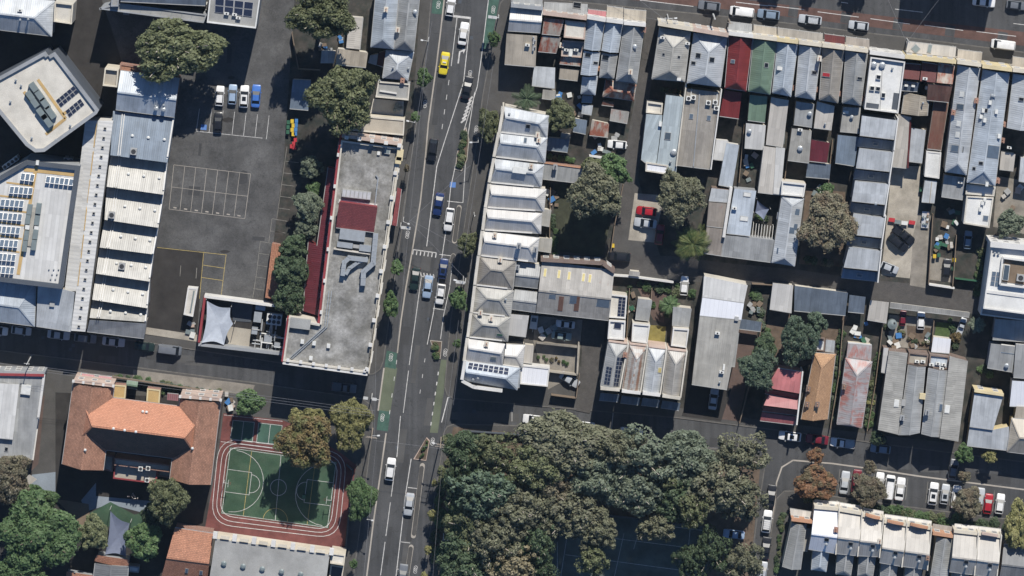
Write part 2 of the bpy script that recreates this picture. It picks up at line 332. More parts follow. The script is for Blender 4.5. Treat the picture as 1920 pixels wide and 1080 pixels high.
for k_ in (west_n[:-1], west_s[1:], east_n[1:-1], park_k, k_blk[:-2]): kerb(k_)
YZ = KZ + 0.006
# school ground, yards, lanes
sheet('car_park', [(140, -160), (562, -160), (548, 60), (532, 300), (500, 560), (380, 555), (372, 640), (272, 628), (290, 300)], YZ, 'carpark')
sheet('school_yard_paving', [(-300, -200), (139, -160), (288, 300), (271, 625), (-300, 560)], YZ, 'oldasphalt')
sheet('asphalt_apron', [(283, 462), (383, 472), (375, 556), (368, 640), (272, 628)], YZ + .01, 'oldasphalt')
sheet('concrete_strip', [(272, 613), (372, 628), (371, 641), (270, 626)], YZ + .02, 'paleconcrete')
sheet('service_yard_paving', [(563, -160), (800, -160), (770, 260), (640, 262), (605, 600), (520, 595), (500, 561), (532, 300)], YZ, 'yard')
sheet('yard_paving', [(955, 20), (1215, 40), (1170, 300), (1140, 520), (1000, 520), (1030, 220)], YZ, 'yard')
sheet('yard_paving', [(1236, 60), (1920, 145), (1920, 560), (1840, 560), (1240, 488), (1195, 330)], YZ, 'yard')
sheet('yard_paving', [(1150, 520), (1600, 545), (1920, 590), (1920, 845), (1640, 815), (1410, 785), (1140, 745), (1000, 590)], YZ, 'yard')
sheet('laneway', [(1214, 30), (1236, 42), (1205, 250), (1192, 380), (1150, 485), (1165, 520), (1140, 515), (1160, 400), (1185, 240)], YZ + .01, 'lanebrick')
sheet('laneway', [(1150, 478), (1260, 480), (1350, 492), (1500, 506), (1590, 520), (1840, 545), (1835, 590), (1662, 567), (1440, 532), (1160, 512)], YZ + .014, 'lanebrick')
sheet('laneway', [(1092, 598), (1136, 600), (1128, 690), (1106, 775), (1080, 770), (1090, 690)], YZ + .01, 'lanebrick')
sheet('concrete_apron', [(1190, 362), (1240, 366), (1240, 390), (1228, 455), (1178, 450)], YZ + .02, 'paleconcrete')
sheet('concrete_yard', [(1672, 310), (1726, 312), (1722, 400), (1706, 522), (1652, 516), (1664, 400)], YZ + .01, 'paleconcrete')
sheet('concrete_yard', [(1723, 400), (1746, 404), (1735, 540), (1706, 535), (1712, 440)], YZ + .016, 'concrete')
sheet('concrete_yard', [(1745, 480), (1790, 486), (1786, 530), (1741, 524)], YZ + .01, 'concrete')
sheet('driveway', [(1378, 600), (1424, 605), (1385, 790), (1345, 785)], YZ + .01, 'redpave')
sheet('driveway', [(1297, 720), (1372, 728), (1352, 790), (1278, 780)], YZ + .016, 'oldasphalt')
sheet('concrete_yard', [(1004, 592), (1092, 600), (1084, 700), (1028, 730), (1000, 640)], YZ + .008, 'concrete')
sheet('lawn', [(1040, 345), (1150, 345), (1148, 400), (1130, 480), (1035, 470)], YZ + .01, 'shadelawn')  # lawn colour darkened to carry the tree shade over it
sheet('lawn', [(1511, 352), (1585, 360), (1580, 500), (1498, 495)], YZ + .01, 'soil')
sheet('lawn', [(1216, 609), (1249, 612), (1246, 646), (1213, 642)], YZ + .02, 'drygrass')
sheet('lawn', [(1756, 604), (1784, 606), (1780, 632), (1752, 630)], YZ + .012, 'grass')
sheet('courtyard', [(1668, 590), (1750, 598), (1745, 655), (1665, 650)], YZ + .01, 'concrete')
sheet('courtyard', [(1700, 610), (1745, 615), (1742, 655), (1703, 650)], YZ + .016, 'soil')
sheet('courtyard', [(1870, 330), (1925, 340), (1925, 440), (1862, 425)], YZ + .016, 'concrete')
sheet('courtyard', [(1443, 580), (1590, 592), (1560, 660), (1500, 690), (1420, 690)], YZ + .01, 'soil')
sheet('garden_path', [(1195, 540), (1250, 550), (1245, 605), (1225, 600)], YZ + .012, 'redpave')
sheet('courtyard', [(700, 185), (757, 190), (756, 218), (694, 212)], YZ + .02, 'flatcream')
# south-west school block
sheet('school_yard_paving', [(-300, 720), (420, 748), (385, 990), (300, 1200), (-300, 1200)], YZ, 'oldasphalt')
sheet('footpath', [(62, 700), (104, 702), (104, 890), (60, 905)], YZ + .006, 'asphaltpath')
sheet('footpath', [(60, 760), (84, 740), (72, 870), (52, 890)], YZ + .012, 'redpave')
sheet('footpath', [(250, 693), (478, 722), (470, 742), (248, 712)], YZ + .006, 'concrete')
sheet('play_paving', [(152, 938), (180, 905), (180, 930), (290, 940), (300, 952), (270, 962), (206, 945), (160, 960)], YZ + .014, 'bluepave')
sheet('play_paving', [(60, 890), (104, 885), (104, 925), (85, 945), (45, 930)], YZ + .012, 'bluepave')
sheet('playground_turf', [(168, 962), (207, 941), (252, 965), (290, 955), (295, 1000), (245, 990), (170, 985)], YZ + .02, 'turf')
sheet('playground_deck', [(102, 935), (166, 945), (170, 985), (140, 1000), (128, 960)], YZ + .016, 'deck')
sheet('asphalt_apron', [(525, 735), (640, 748), (690, 760), (668, 880), (620, 860), (525, 800)], YZ + .004, 'asphaltpath')
sheet('running_track', [(419, 775), (530, 788), (560, 800), (640, 850), (668, 872), (652, 960), (645, 1036), (384, 992), (410, 850)], YZ + .012, 'redcourt')
sheet('sports_pitch', [(430, 838), (632, 866), (616, 991), (414, 963)], YZ + .02, 'turf')
sheet('ball_court', [(436, 787), (478, 791), (474, 830), (431, 824)], YZ + .02, 'greencourt')
sheet('ball_court', [(484, 792), (530, 797), (526, 836), (480, 831)], YZ + .02, 'greencourt')
# park
sheet('park_ground', [(850, 800), (1400, 855), (1425, 880), (1395, 1200), (800, 1200), (835, 870)], YZ, 'soil')
sheet('park_lawn', [(850, 880), (1010, 900), (990, 1200), (810, 1200)], YZ + .008, 'grass')
sheet('tennis_court', [(1045, 955), (1335, 990), (1310, 1200), (1015, 1200)], YZ + .014, 'tennis')
sheet('parking_bay_strip', [(965, -18), (1232, 4), (1330, 14), (1500, 34), (1920, 86), (1920, 60), (1500, 12), (1330, -8), (965, -40)], 0.006, 'redlane')
# ------------------------------------------------------------------ road and court markings
lerp_ = lambda a_, b_, t: (a_[0] + (b_[0] - a_[0]) * t, a_[1] + (b_[1] - a_[1]) * t)
def lines(parent, pts, wd, m='linepaint', z=0.012, name='lane_line'):
    b = MB(); W = [P(x, y, z) for x, y in pts]
    for i in range(len(W) - 1):
        d = (W[i + 1] - W[i]).normalized(); s_ = Vector((-d.y, d.x, 0)) * wd / 2
        ex = d * (wd * .3 if i < len(W) - 2 else 0)
        b.face(ccw([W[i] - s_, W[i + 1] + ex - s_, W[i + 1] + ex + s_, W[i] + s_]))
        W[i + 1].z += 0.0006
    return b.build(name, M[m], parent)
def dashes(parent, p, q, n, frac, wd, m='linepaint', z=0.012):
    for i in range(n):
        t0, t1 = i / n, (i + frac) / n
        lines(parent, [(p[0] + (q[0] - p[0]) * t, p[1] + (q[1] - p[1]) * t) for t in (t0, t1)], wd, m, z)
def ring(parent, cx, cy, r, wd, m='linepaint', z=0.16, a0=0, a1=360, ry=None, tilt=7.5, name='court_line'):
    n = max(6, int((a1 - a0) / 12)); pts = []
    for i in range(n + 1):
        t = math.radians(a0 + (a1 - a0) * i / n); x, y = r * math.cos(t), (ry or r) * math.sin(t)
        k = math.radians(tilt); pts.append((cx + x * math.cos(k) - y * math.sin(k), cy + x * math.sin(k) + y * math.cos(k)))
    return lines(parent, pts, wd, m, z, name)
R = road
# west edge line, centre line, east lines
lines(R, [(834, -10), (826, 60), (818, 125), (803, 232), (798, 290), (788, 380), (773, 470), (761, 540), (752, 600), (745, 662)], .28, 'kerbpaint')
lines(R, [(720, 690), (709, 770)], .3, 'kerbpaint'); lines(R, [(724, 812), (713, 890), (700, 980), (687, 1085)], .3, 'kerbpaint')
lines(R, [(882, 35), (869, 155), (832, 270), (819, 312), (800, 462)], .16); lines(R, [(857, 32), (846, 124)], .14)
lines(R, [(849, 30), (883, 34)], .45); dashes(R, (842, 150), (826, 260), 4, .35, .13); dashes(R, (856, -20), (851, 18), 2, .6, .14)
dashes(R, (790, 520), (767, 686), 1, .99, .14); dashes(R, (766, 695), (752, 808), 1, .7, .14); dashes(R, (751, 780), (744, 858), 1, .99, .14)
dashes(R, (742, 868), (712, 1090), 3, .85, .14); dashes(R, (797, 672), (784, 760), 3, .25, .12)
lines(R, [(917, -10), (902, 112), (895, 162), (862, 270), (856, 300), (845, 352), (838, 420), (826, 500), (812, 590), (801, 646)], .15)
lines(R, [(890, 172), (878, 250), (873, 300), (868, 380)], .13); lines(R, [(838, 377), (868, 380)], .13); lines(R, [(824, 477), (850, 480)], .13); lines(R, [(812, 578), (832, 581)], .13)
lines(R, [(850, 480), (843, 540), (832, 590), (826, 636)], .13)
for i in range(7):
    t = i / 7; x0, y0 = 888 - 14 * t, 180 + 48 * t
    lines(R, [(x0 - 2, y0 + 1), (x0 - 9 - 1.5 * i * .3, y0 + 9)], .35, name='hatch_bar')
for (xa, ya, xb, yb, n) in ((775, 468, 818, 474, 7), (790, 518, 814, 521, 5)):
    lines(R, [(xa, ya), (xb, yb)], .2, name='crossing_bar')
    for i in range(n):
        t = i / (n - 1); x, y = xa + (xb - xa) * t, ya + (yb - ya) * t
        lines(R, [(x, y), (x - 1.5, y + (9 if ya < 500 else -7))], .22, name='crossing_bar')
lines(R, [(771, 860), (760, 930), (742, 1085)], .16)
for x, y in ((765, 914), (752, 1016), (744, 1067)): lines(R, [(x, y), (x + 17, y + 2)], .14)
lines(R, [(857, 745), (840, 745), (828, 792)], .2); dashes(R, (842, 695), (838, 745), 6, .5, .3); dashes(R, (822, 697), (806, 810), 6, .35, .2)
dashes(R, (744, 675), (727, 800), 4, .25, .14)
sheet('bike_lane', [(745, 690), (722, 685), (709, 770), (732, 773)], .006, 'bikepale', parent=R)
sheet('bike_box', [(725, 657), (745, 662), (742, 692), (721, 688)], .009, 'bikegreen', parent=R); sheet('bike_box', [(711, 769), (732, 772), (727, 809), (706, 806)], .009, 'bikegreen', parent=R)
sheet('bike_lane', [(827, 674), (841, 675), (821, 812), (806, 811)], .006, 'bikepale', parent=R)
sheet('bike_box', [(812, -10), (833, -10), (829, 27), (809, 25)], .009, 'bikegreen', parent=R); sheet('bike_box', [(918, -10), (938, -10), (925, 60), (910, 92), (904, 92)], .009, 'bikegreen', parent=R)
def bike_symbol(x, y, sc_=1.0, z=.016):
    r = 3.1 * sc_
    for dy in (-3.8, 3.8):
        ring(R, x + dy * -.15, y + dy * sc_, r, .09, z=z, name='bike_symbol')
    lines(R, [(x + .5, y - 3.8 * sc_), (x - 3.5 * sc_, y - 1 * sc_), (x - .5, y + 3.8 * sc_), (x + 3 * sc_, y), (x + .5, y - 3.8 * sc_)], .09, z=z, name='bike_symbol')
for x, y in ((822, 9), (925, 18), (797, 195), (733, 670), (717, 783), (764, 440), (835, 661), (881, 139), (779, 1068), (811, 828), (893, 243)): bike_symbol(x, y)
lines(R, [(859, 119), (862, 97), (868, 95)], .3, name='turn_arrow'); sheet('turn_arrow', [(867, 90), (873, 92), (869, 101)], .013, 'linepaint', parent=R)
for x, y in ((849, 347),): sheet('disabled_bay_sign', [(x - 5, y - 6), (x + 6, y - 5), (x + 5, y + 5), (x - 6, y + 4)], .012, 'bluepaint', parent=R)
rq = random.Random(21)
for i in range(46):                       # trench patches and covers in the carriageways
    t_ = rq.random(); x, y = lerp_((872, 0), (735, 1075), t_) if i < 26 else (lerp_((860, 772), (1900, 900), rq.random()) if i < 38 else lerp_((20, 632), (660, 722), rq.random()))
    x += rq.uniform(-34, 34) if i < 26 else 0; y += 0 if i < 26 else rq.uniform(-10, 14)
    w_, l_ = (rq.uniform(3, 9), rq.uniform(10, 42)) if i % 3 else (3, 3); k_ = -.13
    if i >= 26: w_, l_ = l_, w_
    sheet('asphalt_patch' if i % 3 else 'manhole_cover', [(x - w_, y - l_ + k_ * 0), (x + w_, y - l_ + (.12 * w_)), (x + w_ + k_ * 2 * l_ , y + l_ + .12 * w_), (x - w_ + k_ * 2 * l_, y + l_)], .0035 + .00008 * i, ('patchdark', 'patchlight')[i % 2] if i % 3 else 'darkwall', parent=R)
# top street markings
for a_, b_ in (((1200, 0), (1300, 12)), ((1380, 4), (1440, 11)), ((1440, 10), (1508, 18)), ((1533, 22), (1610, 32)), ((1632, 35), (1706, 45)), ((1733, 47), (1806, 57)), ((1831, 59), (1905, 68)), ((1678, 17), (1730, 23)), ((1900, 44), (1960, 51)), ((1577, 4), (1590, 6))):
    lines(R, [a_, b_], .13)
for x in range(1480, 1920, 98): sheet('asphalt_patch', [(x, 10 + (x - 1480) * .124), (x + 18, 13 + (x - 1480) * .124), (x + 15, 33 + (x - 1480) * .124), (x - 3, 30 + (x - 1480) * .124)], .011, 'asphalt', parent=R)
lines(R, [(1487, 863), (1560, 869), (1640, 880), (1724, 893), (1920, 918)], .3, 'kerbpaint'); lines(R, [(1447, 1000), (1456, 905), (1466, 876), (1487, 863)], .3, 'kerbpaint')
lines(R, [(1150, 770), (1146, 812)], .12); lines(R, [(960, 768), (960, 790)], .1)
for x, y in ((1575, 880), (1598, 883), (1640, 889), (1660, 892), (1680, 894), (1702, 897), (1740, 903), (1762, 905), (1784, 908), (1842, 916), (1865, 919)): lines(R, [(x, y), (x - 4, y + 40)], .1, 'fadepaint')
# car park markings
rq = random.Random(4)
CP = [o for o in bpy.data.objects if o.name == 'car_park'][0]; cz = YZ + .02
def cl(pts, wd=.1, m='linepaint'): return lines(CP, pts, wd, m, cz, 'bay_line')
cl([(538, 275), (519, 410), ], .1, 'fadepaint')
for i in range(7):
    y = 302 + i * 22; x = 534 - i * 3.1; cl([(x, y), (x + 26 - i, y + 3)], .1, 'fadepaint')
cl([(510, 410), (504, 455)], .1, 'fadepaint'); cl([(510, 410), (536, 414)], .1, 'fadepaint'); cl([(507, 433), (530, 436)], .1, 'fadepaint'); cl([(488, 453), (480, 520), (474, 558)], .1, 'fadepaint')
for i in range(5): cl([(488 - i * 3.2, 453 + i * 22), (508 - i * 3.2, 456 + i * 22)], .1, 'fadepaint')
c0, c1, c2_, c3_ = (326, 309), (470, 326), (459, 410), (317, 392)
lerp = lambda a_, b_, t: (a_[0] + (b_[0] - a_[0]) * t, a_[1] + (b_[1] - a_[1]) * t)
for i in range(8): cl([lerp(c0, c1, i / 7), lerp(c3_, c2_, i / 7)], .09, 'kerbpaint')
for t in (0, .5, 1): cl([lerp(c0, c3_, t), lerp(c1, c2_, t)], .09, 'kerbpaint')
for p_ in ([(295, 464), (425, 478)], [(382, 472), (374, 560)], [(424, 478), (414, 560)], [(381, 497), (421, 503)], [(377, 520), (418, 526)]): cl(p_, .1, 'yellowpaint')
for i in range(6): cl([(397 + i * 21.5, 205 + i * 2.3), (392 + i * 21.5, 248 + i * 2.6)], .1)
cl([(368, 246), (492, 259)], .1); cl([(374, 204), (368, 246)], .1)
sheet('disabled_bay_sign', [(377, 233), (388, 234), (387, 244), (376, 243)], cz, 'bluepaint', parent=CP)
for i in range(7): cl([(325 + i * 20, 389 + i * 2.5), (331 + i * 20, 390 + i * 2.5)], .25, 'kerbpaint')
for x, y in ((339, 498), (369, 502)): cl([(x, y), (x - 1.5, y + 20)], .12, 'fadepaint')
for i in range(26):
    x, y = rq.uniform(345, 520), rq.uniform(60, 540); w_, l_ = rq.uniform(2, 12), rq.uniform(2, 16)
    if x + y * .13 > 575: x -= 60
    sheet('oil_stain' if i % 2 else 'asphalt_patch', [(x + w_ * rq.uniform(.8, 1.2) * math.cos(a_), y + l_ * rq.uniform(.8, 1.2) * math.sin(a_)) for a_ in [k * .785 for k in range(8)]] if i % 2 else [(x - w_, y - l_), (x + w_, y - l_ + .12 * w_), (x + w_ - .2 * l_, y + l_), (x - w_ - .2 * l_, y + l_ - .12 * w_)], YZ + .004 + i * .0003, 'oldasphalt' if (i % 2 and l_ < 6) else 'patchlight' if i % 3 else 'patchdark', parent=CP)
# pitch and track lines
TR = [o for o in bpy.data.objects if o.name == 'running_track'][0]; tz = YZ + .03
def rrect(off, wd, m='linepaint', rad=26):
    A = [(430 - off, 838 - off * .9), (632 + off, 866 - off * .9), (616 + off, 991 + off), (414 - off, 963 + off)]
    pts = []
    for i in range(4):
        p, q, r_ = Vector(A[i - 1]), Vector(A[i]), Vector(A[(i + 1) % 4])
        u_, v_ = (p - q).normalized(), (r_ - q).normalized(); rd = rad + off * .6
        for k in range(7):
            t = k / 6; a1 = q + u_ * rd * (1 - t); b1 = q + v_ * rd * t; c1_ = a1.lerp(b1, t); pts.append(tuple(c1_))
    pts.append(pts[0]); lines(TR, pts, wd, m, tz, 'track_line')
for o_, r_ in ((3, 26), (11, 28), (19, 30)): rrect(o_, .12, rad=r_)
def pl(pts, m='linepaint', wd=.09): return lines(TR, pts, wd, m, tz + .004, 'pitch_line')
pl([(432, 840), (630, 868), (614, 989), (416, 962), (432, 840)])
pl([(527, 853), (516, 976)]); ring(TR, 522, 914, 15, .09, z=tz + .006)
ring(TR, 436, 902, 58, .09, z=tz + .006, a0=-90, a1=90); ring(TR, 612, 928, 58, .09, z=tz + .006, a0=90, a1=270)
pl([(428, 880), (472, 886), (467, 928), (422, 922)]); pl([(624, 905), (576, 899), (570, 942), (618, 948)])
ring(TR, 470, 907, 17, .09, z=tz + .006, a0=-90, a1=90); ring(TR, 573, 921, 17, .09, z=tz + .006, a0=90, a1=270)
pl([(472, 845), (456, 968)], 'yellowpaint'); pl([(592, 861), (576, 983)], 'yellowpaint'); ring(TR, 516, 976, 23, .09, 'yellowpaint', z=tz + .006, a0=180, a1=360)
for q_ in ([(437, 788), (477, 792), (473, 829), (432, 823)], [(485, 793), (529, 798), (525, 835), (481, 830)]):
    pl(q_ + [q_[0]]); pl([lerp(q_[0], q_[1], .5), lerp(q_[3], q_[2], .5)])
pl([(420, 778), (530, 790)]); pl([(414, 828), (524, 842)])
TC = [o for o in bpy.data.objects if o.name == 'tennis_court'][0]
for a_, b_ in (((1070, 962), (1050, 1090)), ((1045, 1016), (1045, 1090)), ((1170, 1000), (1150, 1090)), ((1295, 980), (1285, 1090)), ((1060, 1040), (1320, 1075)), ((1140, 1008), (1300, 1028)), ((1195, 1006), (1188, 1030)), ((1240, 985), (1330, 996))):
    lines(TC, [a_, b_], .09, 'linepaint', YZ + .024, 'court_line')
# ------------------------------------------------------------------ buildings
ALLB = []
UNIT = {}
def unit(name, fn, smooth=False):
    if name not in UNIT:
        b = MB(); fn(b); UNIT[name] = b.mesh(name, smooth); UNIT[name].materials.append(M['render'])
    return UNIT[name]
def window_mesh():
    if 'window' not in UNIT:
        g = MB()                                   # faces -Y, sill at z = 0
        for x in (-.5, .5): g.box((x, -.03, 0), .1, .1, 1.7)
        g.box((0, -.03, 1.7), 1.1, .1, .1); g.box((0, -.06, -.1), 1.25, .2, .1); g.box((0, -.025, .82), .9, .07, .06); n_ = len(g.f)
        g.box((0, 0.0, 0), .9, .04, 1.7); me = g.mesh('window'); me.materials.append(M['whitewall']); me.materials.append(M['glass'])
        for i_, p in enumerate(me.polygons): p.material_index = 1 if i_ >= n_ else 0
        UNIT['window'] = me
    return UNIT['window']
class B:
    def __init__(s, name, label, cat='house', group=None, short=None, wall='render'):
        s.o = thing(name, label, cat, group); s.short = short or label; s.wall = wall; s.top = []; s.foot = []; ALLB.append(s)
    # --- roof surface lookup
    def surf(s, px, py, dflt=4.0):
        h = None
        for poly in reversed(s.top):
            hh = poly[0].z
            n = (poly[1] - poly[0]).cross(poly[2] - poly[0])
            if abs(n.z) < 1e-6: continue
            for _ in range(4):
                q = P(px, py, hh); hh = poly[0].z - ((q.x - poly[0].x) * n.x + (q.y - poly[0].y) * n.y) / n.z
            q = P(px, py, hh); ins = True; k = len(poly); sgn = 0
            c = False; j = k - 1
            for i in range(k):
                a_, b_ = poly[i], poly[j]
                if (a_.y > q.y) != (b_.y > q.y) and q.x < (b_.x - a_.x) * (q.y - a_.y) / (b_.y - a_.y) + a_.x: c = not c
                j = i
            if c and (h is None or hh > h): h = hh
        return P(px, py, h if h is not None else dflt)
    def _walls(s, pts, z0, m=None, gables=(), inset=.18):
        c = sum(pts, Vector()) / len(pts); b = MB(); s.foot += pts
        tp = []
        for p in pts:
            d = Vector((c.x - p.x, c.y - p.y, 0)); d.normalize(); tp.append(Vector((p.x, p.y, p.z - .12)) + d * inset)
        b.prism(tp, z0)
        for g in gables: b.face(g); b.face(g[::-1])
        b.build('wall', M[m or s.wall], s.o)
    def _roof(s, faces, outline, m, gut=(), caps=(), th=.2, gm=None):
        b = MB()
        for f in faces: b.face(f if upn(f) else f[::-1]); s.top.append(f)
        o = ccw(list(outline)); lo = [p - Vector((0, 0, th)) for p in o]
        b.face(lo[::-1])
        for i in range(len(o)):
            j = (i + 1) % len(o); b.face([lo[i], lo[j], o[j], o[i]])
        ro = b.build('roof', M[m], s.o)
        if gut:
            g = MB()
            for p, q in gut: g.bar(p - Vector((0, 0, .12)), q - Vector((0, 0, .12)), .14, .14)
            g.build('gutter', M[gm or 'acgrey'], ro)
        if caps:
            g = MB()
            for p, q in caps: g.bar(p, q, .32, .05)
            g.build('ridge_cap', M[m], ro)
        return ro
    def hip(s, q, e, r, ax='v', t0=0, t1=0, m='zinc', z0=.1, wall=None, cap=True, gut=True, off=.5, south=None):
        A, Bc, Cc, D = [P(x, y, e) for x, y in q]; up = Vector((0, 0, r - e))
        if ax == 'v':
            m0, m1 = A.lerp(Bc, off), D.lerp(Cc, off); d = (m1 - m0).normalized()
            p0, p1 = m0 + d * t0 * S + up, m1 - d * t1 * S + up
            F = [[A, p0, p1, D], [Bc, Cc, p1, p0]]; G = []
            ge = [(A, D), (Bc, Cc)]; cp = [(p0, p1)]
            if t0 > 0: F.append([A, Bc, p0]); ge.append((A, Bc)); cp += [(A, p0), (Bc, p0)]
            else: G.append([A, Bc, p0])
            if t1 > 0: F.append([Cc, D, p1]); ge.append((D, Cc)); cp += [(D, p1), (Cc, p1)]
            else: G.append([Cc, D, p1])
        else:
            m0, m1 = A.lerp(D, off), Bc.lerp(Cc, off); d = (m1 - m0).normalized()
            p0, p1 = m0 + d * t0 * S + up, m1 - d * t1 * S + up
            F = [[A, Bc, p1, p0], [D, p0, p1, Cc]]; G = []
            ge = [(A, Bc), (D, Cc)]; cp = [(p0, p1)]
            if t0 > 0: F.append([A, p0, D]); ge.append((A, D)); cp += [(A, p0), (D, p0)]
            else: G.append([A, p0, D])
            if t1 > 0: F.append([Bc, Cc, p1]); ge.append((Bc, Cc)); cp += [(Bc, p1), (Cc, p1)]
            else: G.append([Bc, p1, Cc])
        s._walls([A, Bc, Cc, D], z0, wall, G)
        if south:                     # darker tile on the south slope, its shade put into the colour
            b = MB(); f = F[1]; b.face(f if upn(f) else f[::-1]); b.face(f[::-1] if upn(f) else f); b.build('shade_tile_slope', M[south], s.o); s.top.append(f); F = [F[0]] + F[2:]
        s._roof(F, [A, Bc, Cc, D], m, ge if gut else (), cp if cap else ())
        return s
    def skil(s, q, hs, m='zinc', z0=.1, wall=None, gut=True, th=.2):
        if isinstance(hs, (int, float)): hs = (hs, hs, hs - .25, hs - .25)
        pts = [P(x, y, h) for (x, y), h in zip(q, hs)]
        s._walls(pts, z0, wall)
        n = len(pts)
        lowest = min(range(n), key=lambda i: pts[i].z + pts[(i + 1) % n].z)
        s._roof([pts] if n == 3 or abs(hs[0] - hs[1]) + abs(hs[2] - hs[-1]) < .01 or n > 4 else [[pts[0], pts[1], pts[2]], [pts[0], pts[2], pts[3]]], pts, m, [(pts[lowest], pts[(lowest + 1) % n])] if gut else (), (), th)
        return s
    def flat(s, poly, h, m='flatgrey', par=.5, pm=None, pw=.28, z0=.1, wall=None, edges=None):
        pts = [P(x, y, h) for x, y in poly]
        s._walls(pts, z0, wall, inset=.02)
        b = MB(); b.prism(pts, 0, dz=.1); b.build('roof', M[m], s.o); s.top.append(pts)
        if par:
            b = MB(); n = len(pts); pp = ccw(list(pts)); c = sum(pp, Vector()) / n
            for i in range(n):
                if edges is not None and i not in edges: continue
                p, q = pp[i], pp[(i + 1) % n]; d = (q - p).normalized(); nrm = Vector((-d.y, d.x, 0)) * pw * .5
                z = Vector((0, 0, .05))
                b.bar(p + nrm - z - d * 0, q + nrm - z, pw, par + .05 + .002 * (i % 2))
            b.build('parapet', M[pm or wall or s.wall], s.o)
        return s
    def facade(s, p, q, h, m=None, th=.4, z0=.1, cornice=True, name='facade'):
        a_, b_ = P(*p, h), P(*q, h); b = MB()
        b.bar(Vector((a_.x, a_.y, z0)), Vector((b_.x, b_.y, z0)), th, h - z0)
        o = b.build(name, M[m or s.wall], s.o)
        if h - z0 > 5 and (b_ - a_).length > 2.4 and s.foot and name == 'facade':
            fc = sum(s.foot, Vector()) / len(s.foot); d_ = (b_ - a_); L_ = Vector((d_.x, d_.y, 0)).length; d_ = Vector((d_.x, d_.y, 0)).normalized(); nv = Vector((-d_.y, d_.x, 0))
            if nv.dot(Vector((a_.x - fc.x, a_.y - fc.y, 0))) < 0: nv = -nv
            n_ = max(1, min(10, int(L_ / 2.1)))
            for fl in ((1.1, h - 3.4) if h < 10 else (1.1, 4.6, h - 3.2)):
                for k in range(n_):
                    p = a_ + d_ * L_ * (k + .5) / n_ + nv * (th / 2); w_ = link('window', window_mesh(), o); w_.location = (p.x, p.y, fl); w_.rotation_euler = (0, 0, math.atan2(nv.y, nv.x) + math.pi / 2)
        if cornice:
            c = MB(); c.bar(a_ - Vector((0, 0, .1)), b_ - Vector((0, 0, .1)), th + .25, .14); c.build('cornice', M[m or s.wall], o)
        return s
    def pw(s, p, q, h, m=None, th=.3, z0=.1): return s.facade(p, q, h, m, th, z0, False, 'party_wall')
    def chim(s, px, py, h=None, m='brickred', w=.75, l=.95, up=1.1):
        c = s.surf(px, py) if h is None else P(px, py, h); b = MB()
        b.box((c.x, c.y, c.z - 1.2), w, l, 1.2 + up, GA); b.box((c.x, c.y, c.z + up - .16), w + .14, l + .14, .2, GA)
        o = b.build('chimney', M[m], s.o); 
        for k in (-.22, .22):
            pb = MB(); pb.tube((c.x + k * math.sin(-GA), c.y + k * math.cos(GA), c.z + up), (c.x + k * math.sin(-GA), c.y + k * math.cos(GA), c.z + up + .35), .13, .11, 8); pb.build('chimney_pot', M['orangewall'] if m != 'greywall' else M['fan'], o)
        return s
    def sky(s, px, py, w=8, l=8, m='skyglass', fm='acgrey', rot=7.3, up=.14):
        k = math.radians(rot); cs, sn = math.cos(k), math.sin(k)
        crn = lambda a_, b_: s.surf(px + a_ * cs - b_ * sn, py + a_ * sn + b_ * cs)
        def ringq(w_, l_, dz): return [crn(a_, b_) + Vector((0, 0, dz)) for a_, b_ in ((-w_ / 2, -l_ / 2), (w_ / 2, -l_ / 2), (w_ / 2, l_ / 2), (-w_ / 2, l_ / 2))]
        b = MB(); b.prism(ringq(w + 1.2, l + 1.2, up), 0, dz=up + .1); o = b.build('skylight', M[fm], s.o)
        g = MB(); g.prism(ringq(w - .6, l - .6, up + .03), 0, dz=.03); g.build('pane', M[m], o); return s
    def vent(s, px, py, r=.16, up=.5, m='galvduct', dome=True):
        c = s.surf(px, py); b = MB(); b.tube(c - Vector((0, 0, .2)), c + Vector((0, 0, up)), r, r, 8)
        if dome: b.tube(c + Vector((0, 0, up)), c + Vector((0, 0, up + .16)), r * 1.7, r * .8, 8)
        b.build('vent', M[m], s.o); return s
    def boxp(s, name, px, py, w, l, hgt, m, rot=7.3, base=None):
        c = s.surf(px, py) if base is None else P(px, py, base); b = MB(); b.box((c.x, c.y, c.z - .1), w, l, hgt + .1, math.radians(-rot)); b.build(name, M[m], s.o); return s
    def strip(s, name, p, q, wd, ht, m, dz=0.0):
        b = MB(); n = 8; L = [s.surf(*lerp(p, q, i / n)) for i in range(n + 1)]
        if abs(L[0].z - L[-1].z) < .05: L = [L[0], L[-1]]
        for i in range(len(L) - 1): b.bar(L[i] + Vector((0, 0, dz)), L[i + 1] + Vector((0, 0, dz)), wd, ht)
        b.build(name, M[m], s.o); return s
    def ac(s, px, py, rot=7.3, w=.95, l=.5, hgt=.75, m='acwhite'):
        c = s.surf(px, py)
        t = thing('air_conditioner', 'boxy air conditioner sitting on ' + s.short, 'air conditioner', 'air conditioners on ' + s.short, c, math.radians(-rot))
        def cas(b): b.box((0, 0, .06), 1, 1, .94)
        o = link('casing', unit('ac_casing', cas), t); o.scale = (w, l, hgt); omat(o, M[m])
        def fn(b): b.tube((0, 0, 0), (0, 0, .03), .4, .4, 14)
        f = link('fan', unit('ac_fan', fn), t); f.location = (0, 0, hgt); f.scale = (min(w, l) * .95, min(w, l) * .95, 1); omat(f, M['fan'])
        def ft(b): b.bar((-.4, 0, -.05), (.4, 0, -.05), .1, .12)
        f = link('mount', unit('ac_mount', ft), t); f.scale = (w, 1, 1); omat(f, M['acgrey']); return s
def upn(f):
    n = Vector()
    for i in range(len(f)):
        p, q = f[i], f[(i + 1) % len(f)]; n.z += (p.x - q.x) * (p.y + q.y)
    return n.z > 0
